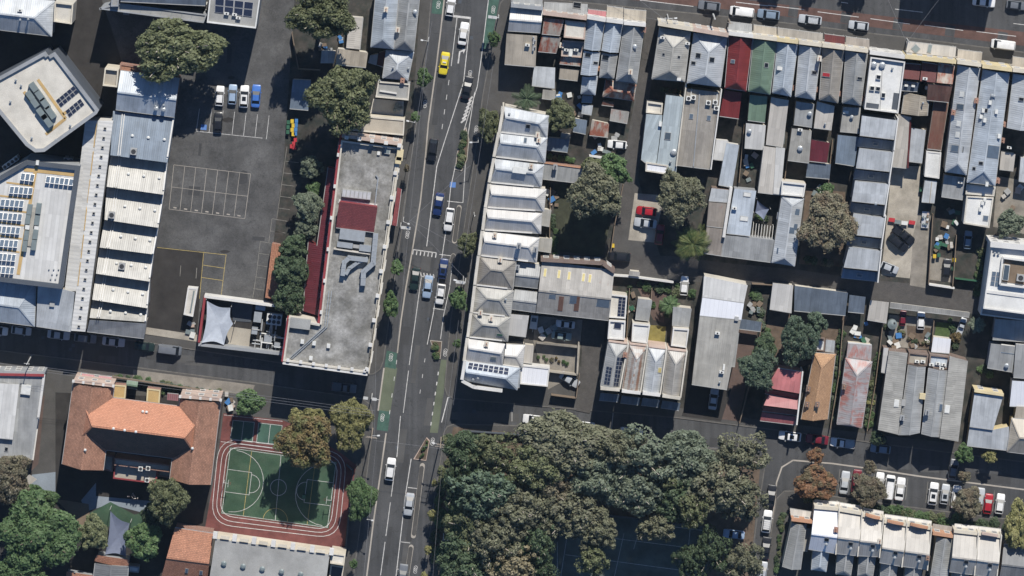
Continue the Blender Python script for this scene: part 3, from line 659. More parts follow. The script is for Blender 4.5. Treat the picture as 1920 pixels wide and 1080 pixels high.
def solar(b, q, nx, ny, label, group=None, lift=.12, tilt=0.0, gap=.06, m='panel', frame='alu'):
    """q = four pixel corners (NW NE SE SW) on building b; nx x ny panels"""
    t = thing('solar_array', label, 'solar panels', group)
    ce = b.surf(sum(p[0] for p in q) / 4, sum(p[1] for p in q) / 4); t.location = ce
    def pt(u_, v_): return lerp(lerp(q[0], q[1], u_), lerp(q[3], q[2], u_), v_)
    for i in range(nx):
        for j in range(ny):
            cs = []
            for u_, v_ in ((i + gap, j + gap), (i + 1 - gap, j + gap), (i + 1 - gap, j + 1 - gap), (i + gap, j + 1 - gap)):
                w_ = b.surf(*pt(u_ / nx, v_ / ny)); w_.z += lift + tilt * (v_ / ny); cs.append(w_ - ce)
            g = MB(); g.prism(cs, 0, dz=.05); pn = g.build('solar_panel', M[frame], t)
            c0_ = sum(cs, Vector()) / 4; g = MB(); g.prism([c0_ + (c - c0_) * .93 + Vector((0, 0, .012)) for c in cs], 0, dz=.02); g.build('cell_sheet', M[m], pn)
    if tilt:
        g = MB()
        for u_ in (0.03, .97):
            for v_ in (.1, .95):
                w_ = b.surf(*pt(u_, v_)); g.tube(w_ - ce, w_ - ce + Vector((0, 0, lift + tilt * v_ - .05)), .03, .03, 5)
        g.build('stand', M['alu'], t)
    return t
G_TERR = 'terrace houses along the main road'
# ---- north-west school buildings
b = B('school_building', 'wide pale grey hipped metal roof beside the beige box annex', 'building', wall='greywall')
b.hip([(-70, -17), (102, 2), (97, 68), (-70, 48)], 8.5, 10.8, 'h', 0, 34, 'zinc'); b.vent(36, 20).vent(53, 36).vent(38, 37).ac(38, 19)
b = B('box_annex', 'small beige flat roofed box annex against the grey hipped school roof', 'building', wall='render'); b.flat([(103, 3), (138, 7), (135, 45), (101, 40)], 9, 'flatcream', .7, 'creamwall')
b = B('school_building', 'long slate coloured school block with a pale paved ledge along it', 'building', wall='greywall', short='the long slate school block')
b.skil([(226, -60), (388, -40), (385, 11), (226, 3)], (13, 13, 11.6, 11.6), 'slate'); b.flat([(190, 14), (226, 6), (388, 27), (382, 43), (186, 17)], 10.2, 'flatgrey', .25, 'greywall')
b.flat([(212, -40), (226, -40), (222, 12), (208, 12)], 11.8, 'flatgrey', .2); b.ac(345, 19); b.boxp('hatch', 237, 24, 1.2, .8, .3, 'greywall')
for i in range(8): b.strip('joint', (228 + i * 19, 10 + i * 2.4), (224 + i * 19, 21 + i * 2.4), .08, .03, 'greyduct')
b = B('school_building', 'grey flat roofed block carrying eight dark solar panels', 'building', wall='greywall', short='the block with eight solar panels')
b.flat([(397, -40), (492, -30), (480, 53), (388, 42)], 11.5, 'flatgrey', .5, 'flatwhite')
solar(b, [(403, -4), (476, 4), (473, 32), (402, 23)], 4, 2, 'two rows of dark solar panels on the grey block', lift=.2, m='panel', gap=.03)
for x, y in ((425, 25), (440, 27), (447, 33), (388 + 3, 6)): b.ac(x, y)
b = B('school_building', 'square cream roofed school block turned diagonally with dark parapet', 'building', wall='darkwall', short='the diagonal cream block')
b.flat([(85, 96), (91, 104), (103, 97), (186, 206), (182, 213), (84, 284), (66, 285), (49, 273), (-40, 165)], 13, 'flatcream', .6, 'greywall', .7)
for p_, q_ in (((71, 149), (123, 222)), ((123, 222), (86, 252)), ((45, 172), (60, 192)), ((118, 214), (130, 206))): b.strip('walkway', p_, q_, .6, .06, 'ochre')
for (x, y, l_) in ((64, 163, 2.6), (75, 178, 2.9), (85, 193, 2.9), (95, 210, 3.4), (57, 178, 2.4), (66, 192, 2.2), (79, 212, 3.2), (89, 225, 3.6)): b.boxp('duct', x, y, 1.15, l_ * .8, 1.2, 'greyduct', rot=-36)
solar(b, [(104, 188), (138, 160), (149, 173), (114, 202)], 5, 2, 'long pair of solar panel rows on the diagonal block', 'solar rows on the diagonal block', m='panel')
solar(b, [(122, 208), (151, 184), (159, 196), (130, 221)], 4, 2, 'short pair of solar panel rows on the diagonal block', 'solar rows on the diagonal block', m='panel')
for x, y in ((40, 160), (20, 190), (60, 258), (132, 235), (105, 262), (30, 150)): b.vent(x, y)
b = B('school_building', 'gabled blue grey metal roof shaded by the big gum beside the car park', 'building', wall='brickred', short='the gabled blue grey school roof')
b.hip([(226, 132), (337, 147), (327, 220), (217, 206)], 7, 9, 'h', 0, 0, 'zincblue', off=.52); b.vent(292, 199).vent(307, 197).vent(293, 203, .3, .7).vent(307, 205, .3, .7)
b.flat([(225, 119), (318, 134), (317, 148), (225, 133)], 4.5, 'terrabrown', .2, 'brickred')
b = B('box_annex', 'small cream stair box with open top beside the gabled school roof', 'building', wall='creamwall'); b.flat([(197, 127), (223, 130), (220, 163), (193, 160)], 8.2, 'flattan', .8, 'creamwall')
# saw-tooth hall
b = B('sawtooth_hall', 'long saw-tooth roofed hall with pale stepped bays beside the car park', 'building', wall='whitewall', short='the saw-tooth hall')
bl = [(212, 208), (207, 291), (200, 350), (196, 412), (187, 464), (180, 513), (173, 562), (168, 596)]
br_ = [(327, 221), (314, 305), (307, 365), (297, 427), (288, 477), (281, 528), (277, 578), (274, 604)]
for i in range(1, 8):
    A_, B_, C_, D_ = bl[i - 1], br_[i - 1], br_[i], bl[i]
    b.skil([A_, B_, C_, D_], (5.9, 5.9, 9.1, 9.1) if i > 1 else (6.0, 6.0, 8.9, 8.9), 'beige' if i > 1 else 'slateblue', wall='greywall', gut=False)  # first bay coloured dark slate for the gable's shadow on it
b.skil([(168, 600), (274, 607), (270, 635), (163, 622)], (9.0, 9.0, 7.6, 7.6), 'galv', wall='render')
for i in range(1, 8):
    for k in range(3):
        x, y = lerp(lerp(bl[i - 1], br_[i - 1], .35 + .27 * k), lerp(bl[i], br_[i], .35 + .27 * k), .5); b.vent(x, y, .2, .35, 'acwhite')
    p_, q_ = lerp(bl[i - 1], br_[i - 1], .17), lerp(bl[i], br_[i], .15)
    for o_ in (-2, 2): b.strip('gutter_wall', (p_[0] + o_, p_[1] + 3), (q_[0] + o_, q_[1] - 1), .16, .3, 'whitewall')
    p_, q_ = lerp(bl[i - 1], br_[i - 1], .985), lerp(bl[i], br_[i], .985); b.strip('edge_wall', (p_[0], p_[1] + 2), q_, .3, .35, 'whitewall')
for x, y in ((251, 283), (229, 498), (210, 402)): b.ac(x, y, w=1.3, l=1.3, hgt=1.2, m='acgrey')
b = B('covered_walkway', 'ribbed white covered walkway roof dotted with dark square vents', 'building', wall='whitewall', short='the ribbed white walkway roof')
b.skil([(160, 226), (183, 226), (146, 546), (121, 546)], (8.6, 9, 9, 8.6), 'ribwhite', gut=False); b.skil([(184, 226), (212, 227), (160, 622), (133, 620)], (9.2, 8.8, 8.8, 9.2), 'ribwhite', gut=False)
for i in range(22): b.sky(197 - 49 * i / 21, 241 + 371 * i / 21, 4.2, 4.2, 'glass', 'acgrey', up=.25)
for i in range(6): b.strip('ridge_pipe', (181 - i * 6, 232 + i * 52), (176 - i * 6, 276 + i * 52), .2, .1, 'ochre')
b = B('school_hall', 'big white ribbed roof with tilted solar rows and dark parapet', 'building', wall='greywall', short='the big white school roof')
b.flat([(-60, 365), (50, 300), (150, 311), (117, 541), (-60, 520)], 11.6, 'ribwhite', .7, 'darkwall', .9)
rows = [(40, 66, 323, 3), (19, 63, 348, 5), (2, 46, 372, 5), (-2, 43, 397, 5), (-4, 39, 422, 5), (-8, 35, 447, 5), (-10, 31, 473, 5), (-12, 28, 497, 5)]
for x0, x1, y0, n_ in rows: solar(b, [(x0, y0), (x1, y0 + 3), (x1 - 2, y0 + 17), (x0 - 2, y0 + 14)], n_, 1, 'tilted row of pale solar panels on the ochre edged school roof', 'tilted solar rows on the big white school roof', lift=.15, tilt=.85, m='panelpale')
solar(b, [(87, 329), (139, 335), (137, 348), (85, 342)], 6, 1, 'separate six panel tilted solar row on the white school roof', lift=.15, tilt=.85, m='panelpale')
b.strip('walkway', (68, 312), (34, 515), .7, .06, 'ochre'); b.strip('walkway', (45, 318), (143, 328), .7, .07, 'ochre')
for y in (343, 368, 393, 418, 443, 468): b.strip('walkway', (0 + 12 * (y < 350), y - 1), (58 - (y - 343) * .17, y + 5), .35, .05, 'ochre')
for x, y, l_ in ((56, 392, 3.4), (53, 410, 3.2), (50, 440, 3.2), (47, 460, 3.6), (73, 390, 3.4), (70, 412, 3.2), (67, 438, 3.2), (64, 458, 3.4)): b.boxp('duct', x, y, 1.0, l_ * .62, 1.1, 'greyduct')
b.boxp('duct_cowl', 52, 425, .9, .9, 1.0, 'acwhite').boxp('duct_cowl', 69, 427, .9, .9, 1.0, 'acwhite').boxp('catwalk', 60, 425, .8, 8, .25, 'beige').boxp('flue', 71, 304, .6, .9, 1.2, 'acwhite')
for i in range(7): b.vent(110 - i * 3, 505 + (i % 3) * 9, .1, .2)
b = B('school_wing', 'blue grey metal roof edging the narrow street beside parked white cars', 'building', wall='render', short='the blue grey street wing')
b.hip([(-60, 508), (68, 526), (65, 612), (-60, 596)], 8.2, 10, 'h', 0, 30, 'zincblue', off=.6); b.skil([(71, 530), (140, 548), (133, 622), (68, 612)], (9.4, 9.4, 8.2, 8.2), 'zinc'); b.boxp('hatch', 98, 570, 1, 1, .4, 'acgrey')
b.strip('valley_wall', (69, 535), (66, 608), .5, .5, 'greywall')
for i, (x, y, r_) in enumerate(((10, 312, -36), (17, 307, -36), (24, 302, -36), (31, 297, -36), (124, 299, 7), (133, 300, 7))):
    c = P(x, y, 3.2); t = thing('condenser_unit', 'twin fan condenser unit in the plant yard of the diagonal block', 'air conditioner', 'condensers in the school plant yard', c, math.radians(-r_))
    g = MB(); g.box((0, 0, 0), .9, .9, 1.1); g.box((0, 0, -3.2), .8, .8, 3.2); g.build('casing', M['acwhite'], t); g = MB(); g.tube((0, 0, 1.1), (0, 0, 1.14), .36, .36, 14); g.build('fan', M['fan'], t)
# ---- pub on the corner
b = B('pub_building', 'corner building with stained concrete roof and cream parapet along the road', 'building', wall='creamwall', short='the stained concrete corner roof')
PB = [(640, 262), (748, 276), (744, 310), (692, 690), (685, 698), (531, 676), (542, 596), (600, 607)]
b.flat(PB, 10.2, 'concroof', .9, 'render', .35)
b.facade((641, 254), (752, 270), 11.8, 'pinkwall', .5); b.facade((752, 268), (690, 700), 11.1, 'creamwall', .55, cornice=False); b.facade((689, 703), (530, 681), 11.1, 'whitewall', .4, cornice=False)
b.facade((638, 262), (597, 608), 11.0, 'redwall', .5, cornice=False); b.facade((540, 597), (529, 678), 11.0, 'redwall', .4, cornice=False); b.facade((541, 597), (599, 608), 11.15, 'render', .3, cornice=False)
for i in range(10):
    x, y = lerp((751, 278), (691, 692), i / 9.0); b.boxp('pier', x - 3, y, .75, .75, .6, 'whitewall', base=10.9)
for i in range(7):
    x, y = lerp((684, 697), (540, 677), i / 6.0); b.boxp('pier', x, y - 2, .6, .6, .5, 'whitewall', base=11.0)
for i in range(6):
    x, y = lerp((634, 290), (602, 585), i / 5.0); b.boxp('pier', x, y, .45, .7, .5, 'whitewall', base=11.0)
for x, y in ((650, 257), (674, 260), (698, 263), (724, 267), (749, 272)): b.boxp('pier', x, y, .8, .7, .9, 'whitewall', base=11.5)
b.boxp('turret', 750, 290, 1.3, 2.2, .8, 'yellowwall', base=11.0).boxp('turret', 747, 300, 1.2, 1.4, .8, 'yellowwall', base=11.0)
b.skil([(636, 378), (708, 388), (701, 436), (630, 427)], (13.2, 13.2, 11.2, 11.2), 'redtile', z0=10, wall='redwall')
b.strip('ledge', (635, 377), (707, 386), .8, .1, 'whitewall', .1)
for i in range(7): b.sky(645.5 + i * 7.7, 361 + i * .9, 6.4, 13, 'alu', 'acgrey', up=1.0)
b.sky(727, 281, 9, 13, 'greyduct', 'whitewall', up=.5); b.boxp('hatch', 710, 287, .6, .7, .4, 'acwhite')
b.boxp('plant_box', 661, 439, 5.2, 2.2, 1.5, 'galvduct').boxp('plant_box', 647, 458, 3.2, 1.1, 1.3, 'galvduct').boxp('plant_box', 685, 464, 2.4, 1.3, 1.3, 'galvduct').boxp('plant_box', 669, 461, 1.5, .7, 1.0, 'acgrey')
b.strip('ledge', (626, 465), (694, 475), .3, 1.0, 'render')
def duct(b, pts, w_, h_, m='galvduct', z=.5):
    g = MB(); W = [b.surf(*p) + Vector((0, 0, z + .004 * i)) for i, p in enumerate(pts)]
    for i in range(len(W) - 1):
        d = (W[i + 1] - W[i]).normalized() * w_ * .4; g.bar(W[i] - d * (i > 0), W[i + 1] + d, w_, h_)
    for i in range(len(W) - 1):
        n_ = int((W[i + 1] - W[i]).length / 1.1)
        for k in range(1, n_): p = W[i].lerp(W[i + 1], k / n_); d = (W[i + 1] - W[i]).normalized() * .05; g.bar(p - d - Vector((0, 0, .03)), p + d - Vector((0, 0, .03)), w_ + .1, h_ + .07)
    g.build('duct', M[m], b.o)
duct(b, [(690, 486), (655, 482), (646, 490), (643, 512)], .9, .9); duct(b, [(690, 483), (672, 490), (655, 502), (650, 511)], .7, .7, z=.45); duct(b, [(705, 436), (700, 492), (682, 508), (681, 530)], 1.0, .9)
duct(b, [(617, 545), (609, 612), (543, 671)], .18, .2, z=.1); duct(b, [(622, 545), (613, 613), (547, 672)], .18, .2, z=.1); duct(b, [(705, 328), (709, 333), (703, 385)], .25, .25, z=.15)
for x, y in ((567, 640), (589, 643), (616, 648), (583, 671)): b.boxp('vent_box', x, y, .7, .8, .6, 'acwhite')
b.boxp('stair_box', 563, 606, 4.2, 2.0, 1.0, 'flatgrey')
b = B('lean_to', 'long dark red metal lean-to roof hugging the corner building', 'building', wall='redwall')
b.skil([(615, 314), (632, 318), (612, 468), (594, 462)], (4.2, 4.6, 4.6, 4.2), 'darkred'); b.skil([(578, 452), (611, 470), (596, 592), (568, 583)], (4.3, 4.8, 4.8, 4.3), 'darkred')
b = B('tiled_shelter', 'narrow orange tiled shelter roof beside the dark tree row', 'building', wall='brickred'); b.skil([(510, 456), (530, 460), (518, 562), (497, 558)], (3.4, 3.0, 3.0, 3.4), 'terracotta')
b = B('entry_awning', 'red tiled awning over the footpath on the corner building', 'awning', wall='redwall'); b.skil([(745, 352), (753, 355), (744, 424), (735, 422)], (4.0, 3.6, 3.6, 4.0), 'redtile', z0=3.3)
b = B('shop', 'flat tan concrete roof next to the corner building', 'building', wall='creamwall', short='the flat tan roof'); b.flat([(690, 218), (759, 224), (757, 254), (650, 244), (660, 225)], 5.5, 'flattan', .2, 'render')
b = B('shop', 'dark flat roof between the bent gables and a pale terrace', 'building', wall='greywall', short='the dark flat shop roof'); b.flat([(709, 152), (769, 157), (766, 188), (704, 182)], 4.2, 'flatgrey', .35, 'render'); b.strip('upstand', (712, 170), (744, 175), .3, .4, 'whitewall')
b = B('terrace_house', 'long blue grey gabled roof with a flue, adjoining its narrower twin', short='the long blue grey gable'); b.hip([(707, -40), (750, -36), (738, 92), (695, 88)], 6, 8, 'v', 0, 18, 'zincblue'); b.chim(724, 17, m='render').vent(742, 50)
b = B('terrace_house', 'narrower grey gabled roof beside the main road footpath', short='the narrower grey gable'); b.hip([(752, -36), (790, -30), (776, 96), (739, 92)], 6, 7.8, 'v', 0, 18, 'galv'); b.chim(746, 55, m='render').vent(778, 22, .3, .6)
b = B('terrace_house', 'low roof with white north hip behind the two long gables', short='the low white hipped roof'); b.hip([(724, 94), (776, 98), (765, 151), (717, 146)], 4.5, 6.3, 'v', 22, 20, 'zinc'); b.vent(737, 126).vent(766, 128).chim(755, 150, m='brickred')
b = B('shed', 'narrow cream metal roof under the tall tree', 'shed'); b.skil([(655, 31), (681, 33), (675, 93), (649, 90)], (4, 3.7, 3.7, 4), 'cream')
b = B('shed', 'wide tan metal roof beside the round crowned tree', 'shed'); b.skil([(632, 91), (690, 99), (686, 127), (629, 121)], (3.9, 3.9, 3.5, 3.5), 'tan')
b = B('shed', 'grey and brown lean-to squeezed under the long gables', 'shed'); b.skil([(694, 104), (709, 101), (706, 122), (690, 117)], 3.2, 'galv'); b.skil([(710, 99), (724, 95), (719, 126), (707, 122)], 3.0, 'maroon')
b = B('shed', 'slate blue shed roof beside the coloured bins', 'shed'); b.skil([(549, 149), (583, 151), (578, 207), (543, 204)], (3.4, 3.4, 2.9, 2.9), 'slateblue')
b = B('shed', 'small grey flat shed by the tan metal roof', 'shed'); b.skil([(603, 95), (630, 96), (626, 118), (601, 118)], 3.0, 'galv')
b = B('portable_trailer', 'long white portable trailer parked on dark asphalt by the shade sail', 'trailer', wall='whitewall', short='the white portable trailer'); b.flat([(352, 539), (371, 541), (362, 594), (344, 590)], 3.2, 'flatcream', .08, 'whitewall', z0=.5); b.strip('roof_rail', (364, 545), (357, 585), .3, .2, 'greyduct')
# ---- walled plant yard with shade sail
b = B('plant_yard', 'walled yard of pipes and pale paving behind the corner building', 'yard', wall='whitewall', short='the walled plant yard')
b.facade((383, 556), (541, 577), 3.6, 'whitewall', .5, cornice=False); b.facade((384, 557), (373, 642), 3.6, 'redwall', .5, cornice=False); b.facade((372, 646), (530, 664), 3.4, 'greywall', .6, cornice=False)
b.flat([(386, 562), (537, 582), (528, 656), (378, 640)], .3, 'oldasphalt', 0); b.flat([(428, 612), (471, 618), (467, 650), (423, 644)], .5, 'flattan', 0); b.flat([(433, 566), (474, 572), (470, 604), (437, 602)], .42, 'darkwall', 0)
rr = random.Random(3)
for i in range(30):
    x, y = rr.uniform(478, 524), rr.uniform(608, 655); l_ = rr.uniform(8, 24)
    p_, q_ = ((x - l_ / 2, y), (x + l_ / 2, y + l_ * .12)) if i % 2 else ((x, y - l_ / 2), (x - l_ * .12, y + l_ / 2)); z_ = 1 + (i % 5) * .3
    g = MB(); g.tube(P(*p_, z_), P(*q_, z_), .13, .13, 6); g.build('pipe', M[('acwhite', 'galvduct', 'acgrey')[i % 3]], b.o)
for x, y, w_, l_ in ((484, 592, 1.6, 2.2), (503, 633, 1.6, 1.4), (520, 645, 1.2, 1), (478, 618, 1.2, 1.4), (489, 575, 2, 1)): b.boxp('tank_box', x, y, w_, l_, 1.7, 'galvduct', base=.5)
c = P(514, 599, 2.2); t = thing('chiller', 'chiller with six round fans in the walled plant yard', 'air conditioner', None, c, GA)
g = MB(); g.box((0, 0, -1.6), 3.1, 2.3, 1.6); g.build('casing', M['acwhite'], t)
for i in range(3):
    for j in range(2): g = MB(); g.tube(((i - 1) * .95, (j - .5) * 1.0, 0), ((i - 1) * .95, (j - .5) * 1.0, .05), .4, .4, 14); g.build('fan', M['fan'], t)
def sail(label, pts, hs, m, sag=.5):
    ps = [P(x, y, h) for (x, y), h in zip(pts, hs)]; c = sum(ps, Vector()) / len(ps); t = thing('shade_sail', label, 'shade sail', None, Vector((c.x, c.y, 0.1)))
    g = MB(); n = 6; ring_ = []
    for i in range(len(ps)):
        p, q = ps[i], ps[(i + 1) % len(ps)]
        for k in range(n): u_ = k / n; r0 = p.lerp(q, u_); ring_.append(r0 + (c - r0) * .13 * math.sin(math.pi * u_) * (1 if (q - p).length > 3 else .4))
    for f_ in range(5):
        a_, b_ = f_ / 5, (f_ + 1) / 5
        for i in range(len(ring_)):
            p, q = ring_[i], ring_[(i + 1) % len(ring_)]
            z = lambda v, k: v.lerp(c, k) - t.location - Vector((0, 0, sag * k * (2 - k)))
            g.face([z(p, a_), z(q, a_), z(q, b_), z(p, b_)])
    g.build('fabric', M[m], t, smooth=True)
    for p in ps: g = MB(); d = (p - c); d.z = 0; d.normalize(); p2 = p + d * .3 - t.location; g.tube((p2.x, p2.y, 0), p2 + Vector((0, 0, .15)), .07, .06, 8); g.build('post', M['polemetal'], t)
sail('pale grey shade sail stretched over the walled plant yard', [(388, 564), (432, 577), (437, 607), (420, 647), (378, 643)], (4, 3.6, 4.2, 3.4, 3.8), 'sailgrey')
sail('slate blue kite shaped shade sail over the school playground', [(207, 958), (243, 981), (236, 1044), (197, 1040)], (4, 3.5, 3.4, 3.8), 'saildark')
sail('dark grey shade sail over a paved courtyard', [(1420, 375), (1442, 392), (1432, 412), (1416, 398)], (3.6, 3.2, 3.6, 3.0), 'saildark')
# ---- terraces east of the main road
def eterr(label, q, t1=18, m='zinc', t0=6, e=7.0, r=8.6, ch=None, sh=None, wall='render'):
    q = [q[0], q[1], (q[2][0], q[2][1] + 4), (q[3][0], q[3][1] + 4)]
    b = B('terrace_house', label, 'house', G_TERR, sh or label, wall); b.hip(q, e, r, 'h', t0, t1, m, off=.38)
    a_, d_ = q[0], q[3]; b.facade((a_[0] - 2, a_[1]), (d_[0] - 2, d_[1]), 8.0, 'render', .35)
    b.pw(lerp(q[3], q[2], .02), lerp(q[3], q[2], .85), e + .35, 'whitewall', .25)
    if ch: b.chim(*ch, m='render')
    return b
b = eterr('white and blue grey hipped terrace roof beside the garden palm', [(946, 200), (1029, 217), (1026, 254), (938, 244)], ch=(1008, 252)); b.sky(990, 237, 8, 7, 'glass').vent(955, 213)
b = eterr('white terrace roof with a tall rear skylight south of the palm', [(937, 248), (1026, 258), (1022, 301), (928, 290)]); b.sky(985, 263, 5, 9, 'skyglass', 'greywall').chim(1010, 262, m='render')
b = eterr('terrace roof with a white louvred skylight box', [(928, 297), (1020, 309), (1015, 347), (919, 338)], ch=(996, 311)); b.boxp('skylight_box', 974, 319, 2.8, 1.2, .5, 'acwhite')
b = eterr('plain cream white terrace roof opposite the narrow traffic island', [(919, 345), (1024, 355), (1020, 392), (912, 385)], ch=(991, 350), m='white')
b = eterr('white terrace roof with a leaning rear skillion beside the yard lawn', [(912, 390), (1016, 400), (1014, 434), (907, 427)], m='white', ch=(948, 392)); b.skil([(1016, 392), (1034, 394), (1030, 425), (1012, 422)], (3.6, 3.6, 3.3, 3.3), 'beige')
b = eterr('cream terrace roof with two dark chimneys', [(906, 433), (1011, 446), (1006, 488), (900, 475)], m='white', ch=(928, 440)); b.chim(973, 460, m='greywall').chim(1004, 467, m='greywall'); b.skil([(1010, 446), (1036, 448), (1033, 474), (1008, 470)], 3.4, 'beige')
b = eterr('warm grey pyramid terrace roof next to the long skylit shed', [(899, 480), (968, 489), (962, 538), (892, 530)], 24, 'warmgrey', 24, ch=(938, 486)); b.hip([(970, 492), (1014, 497), (1008, 541), (964, 536)], 5.5, 6.6, 'h', 0, 0, 'galv'); b.chim(970, 500, m='greywall')
b = eterr('warm grey pyramid terrace roof below its matching neighbour', [(892, 536), (963, 545), (957, 590), (886, 582)], 24, 'beige', 24); b.hip([(965, 543), (1008, 548), (1004, 586), (959, 580)], 5.5, 6.3, 'h', 0, 0, 'galv').chim(901, 585, m='render').vent(948, 561)
b = eterr('hipped terrace roof with a green skylight', [(885, 587), (957, 594), (952, 636), (879, 628)], 22, 'beige', 22, ch=(921, 596)); b.sky(937, 628, 11, 4, 'bingreen', 'acgrey').skil([(958, 589), (992, 592), (986, 632), (953, 628)], (5.2, 5.2, 4.6, 4.6), 'white')
b = eterr('white terrace roof with two brick chimneys above the solar roof', [(878, 634), (946, 645), (942, 684), (872, 673)], 6, 'white', 4, ch=(912, 644)); b.chim(946, 660, m='greywall').sky(925, 672, 10, 5, 'greyduct', 'acgrey').hip([(948, 645), (984, 647), (980, 690), (944, 684)], 5, 6.2, 'h', 0, 14, 'white').skil([(984, 646), (1001, 648), (998, 682), (981, 680)], 3.2, 'cream')
b = B('terrace_house', 'end terrace with two rows of dark solar panels and chamfered corner', 'house', G_TERR, 'the solar roofed end terrace', 'whitewall')
b.hip([(874, 676), (975, 690), (970, 731), (867, 713)], 7.2, 9.0, 'h', 4, 24, 'zincblue'); b.facade((872, 676), (866, 712), 8.6, 'whitewall', .4); b.facade((866, 714), (888, 726), 8.4, 'whitewall', .4); b.facade((888, 726), (942, 733), 8.4, 'whitewall', .4); b.chim(893, 677, m='pinkwall').vent(887, 711).vent(896, 709)
solar(b, [(879, 679), (955, 690), (953, 703), (876, 691)], 8, 2, 'two rows of eight solar panels on the end terrace', lift=.15, gap=.04)
b.flat([(977, 684), (1031, 690), (1027, 725), (975, 720)], 4.2, 'brightwhite', .15, 'whitewall'); b.skil([(947, 692), (976, 694), (974, 727), (944, 724)], (6, 6, 5, 5), 'zincblue')
b = B('workshop', 'long warm grey gabled workshop with five yellow skylights and brick parapet', 'building', wall='brickbrown', short='the long skylit workshop')
b.hip([(1016, 490), (1152, 507), (1141, 601), (1005, 586)], 5.6, 7.4, 'h', 0, 0, 'galvrust', off=.55); b.facade((1014, 487), (1130, 494), 6.6, 'brickbrown', .5); b.facade((1130, 494), (1152, 510), 6.6, 'brickbrown', .5)
for x, y in ((1022, 511), (1048, 514), (1067, 517), (1094, 520), (1106, 522)): b.sky(x, y, 5, 15, 'yellowglass', 'flatcream', up=.06)
for x, y in ((1036, 553), (1075, 562)): b.sky(x, y, 13, 14, 'panelpale', 'galvduct', up=.03)
b.sky(1131, 567, 24, 17, 'panelpale', 'galvduct', up=.03); b.vent(1128, 500)
for x in (1053, 1083): b.strip('rust_sheet', (x, 556), (x - 3, 583), 1.0, .05, 'allrust')
b = B('shed', 'grey lean-to with an orange gutter behind the palm yard', 'shed', wall='brickred'); b.skil([(1019, 305), (1094, 315), (1088, 344), (1018, 336)], (4, 4, 3.4, 3.4), 'galv'); b.strip('fascia', (1020, 305), (1093, 315), .25, .15, 'orangewall').chim(1041, 312, m='greywall')
b = B('shed', 'small blue grey shed under the palm yard tree', 'shed'); b.skil([(1028, 258), (1068, 262), (1064, 286), (1024, 281)], 3.0, 'slateblue')
# ---- north-east block, street row
b = B('shop', 'shop with white front roof and shaded south slope beside the main road corner', 'shop', wall='render', short='the corner shop with white front roof')
b.hip([(958, 12), (1018, 17), (1013, 62), (952, 58)], 6.6, 8, 'h', 0, 0, 'white'); b.facade((958, 10), (1018, 16), 8.4, 'greywall', .5); b.skil([(950, 63), (1007, 67), (1004, 126), (946, 121)], (6.2, 6.2, 5.2, 5.2), 'tan', wall='brickbrown')
b.ac(989, 84).strip('rack', (1001, 70), (999, 95), .3, .4, 'acgrey').skil([(962, -14), (1018, -10), (1017, 11), (960, 8)], (3.6, 3.6, 4, 4), 'galv', z0=3.3)
for i in range(5): b.vent(1000 + (i % 2) * 3, 70 + i * 6, .12, .4)
b = B('shop', 'shop with rust striped roof and white flat rear roof', 'shop', wall='pinkwall', short='the rust striped shop')
b.skil([(1020, 34), (1058, 37), (1050, 67), (1016, 64)], (7.2, 7.2, 6.4, 6.4), 'rusty'); b.flat([(1060, 38), (1099, 42), (1096, 74), (1057, 70)], 6.8, 'flatcream', .15); b.facade((1018, 24), (1100, 34), 8.2, 'pinkwall', .6)
b.skil([(1016, 67), (1052, 71), (1043, 100), (1009, 97)], (6, 6, 5, 5), 'rusty'); b.flat([(1054, 75), (1096, 78), (1090, 108), (1052, 105)], 4.4, 'greywall', .3); b.skil([(1052, 106), (1090, 109), (1088, 124), (1049, 120)], 3.8, 'rusty')
b.chim(1056, 50, m='render').chim(1053, 84, m='render').ac(1062, 93).ac(1080, 93).boxp('duct', 1070, 98, .7, 1.6, .5, 'acwhite').skil([(1020, 4), (1102, 8), (1101, 32), (1019, 24)], (3.6, 3.6, 4, 4), 'galv', z0=3.3).sky(1082, 10, 14, 11, 'glass')
def terr(label, q, e, r, m, t0=0, t1=18, rears=(), ch=(), fac=None, wall='render', sh=None, cat='house', group='terrace houses in the street row', items=()):
    b = B('terrace_house', label, cat, group, sh or label, wall); b.hip(q, e, r, 'v', t0, t1, m)
    if fac: b.facade(*fac)
    for a_ in rears:
        kind = a_[0]; getattr(b, kind)(*a_[1:])
    for c_ in ch: b.chim(*c_)
    for i_ in items: getattr(b, i_[0])(*i_[1:])
    return b
Gr = 'gabled terraces beside the brick lane'
terr('pale blue terrace with stepped rear gables and a skylight', [(1101, 36), (1134, 40), (1125, 95), (1095, 92)], 6.4, 8, 'zincblue', 0, 0, [('hip', [(1095, 95), (1125, 98), (1119, 141), (1089, 140)], 5.8, 7.2, 'v', 0, 0, 'zincblue'), ('hip', [(1092, 144), (1121, 142), (1116, 178), (1089, 176)], 4.4, 5.8, 'v', 0, 12, 'zincblue'), ('skil', [(1092, 179), (1112, 180), (1110, 193), (1090, 192)], 2.8, 'slateblue')], [(1134, 52, None, 'render'), (1123, 128, None, 'orangewall')], ((1101, 32), (1136, 38), 8.6, 'whitewall', .5), group=Gr, items=[('sky', 1102, 103, 10, 7, 'glass'), ('sky', 1117, 118, 8, 5, 'glass')])
terr('mid grey terrace with a greyer rear gable joined to the pale blue one', [(1136, 42), (1168, 46), (1159, 99), (1128, 95)], 6.4, 8, 'zincblue', 0, 0, [('hip', [(1129, 99), (1158, 102), (1151, 147), (1124, 145)], 5.8, 7.0, 'v', 0, 12, 'galv')], (), ((1137, 38), (1169, 42), 8.6, 'whitewall', .5), group=Gr, items=[('sky', 1135, 108, 12, 9, 'glass')])
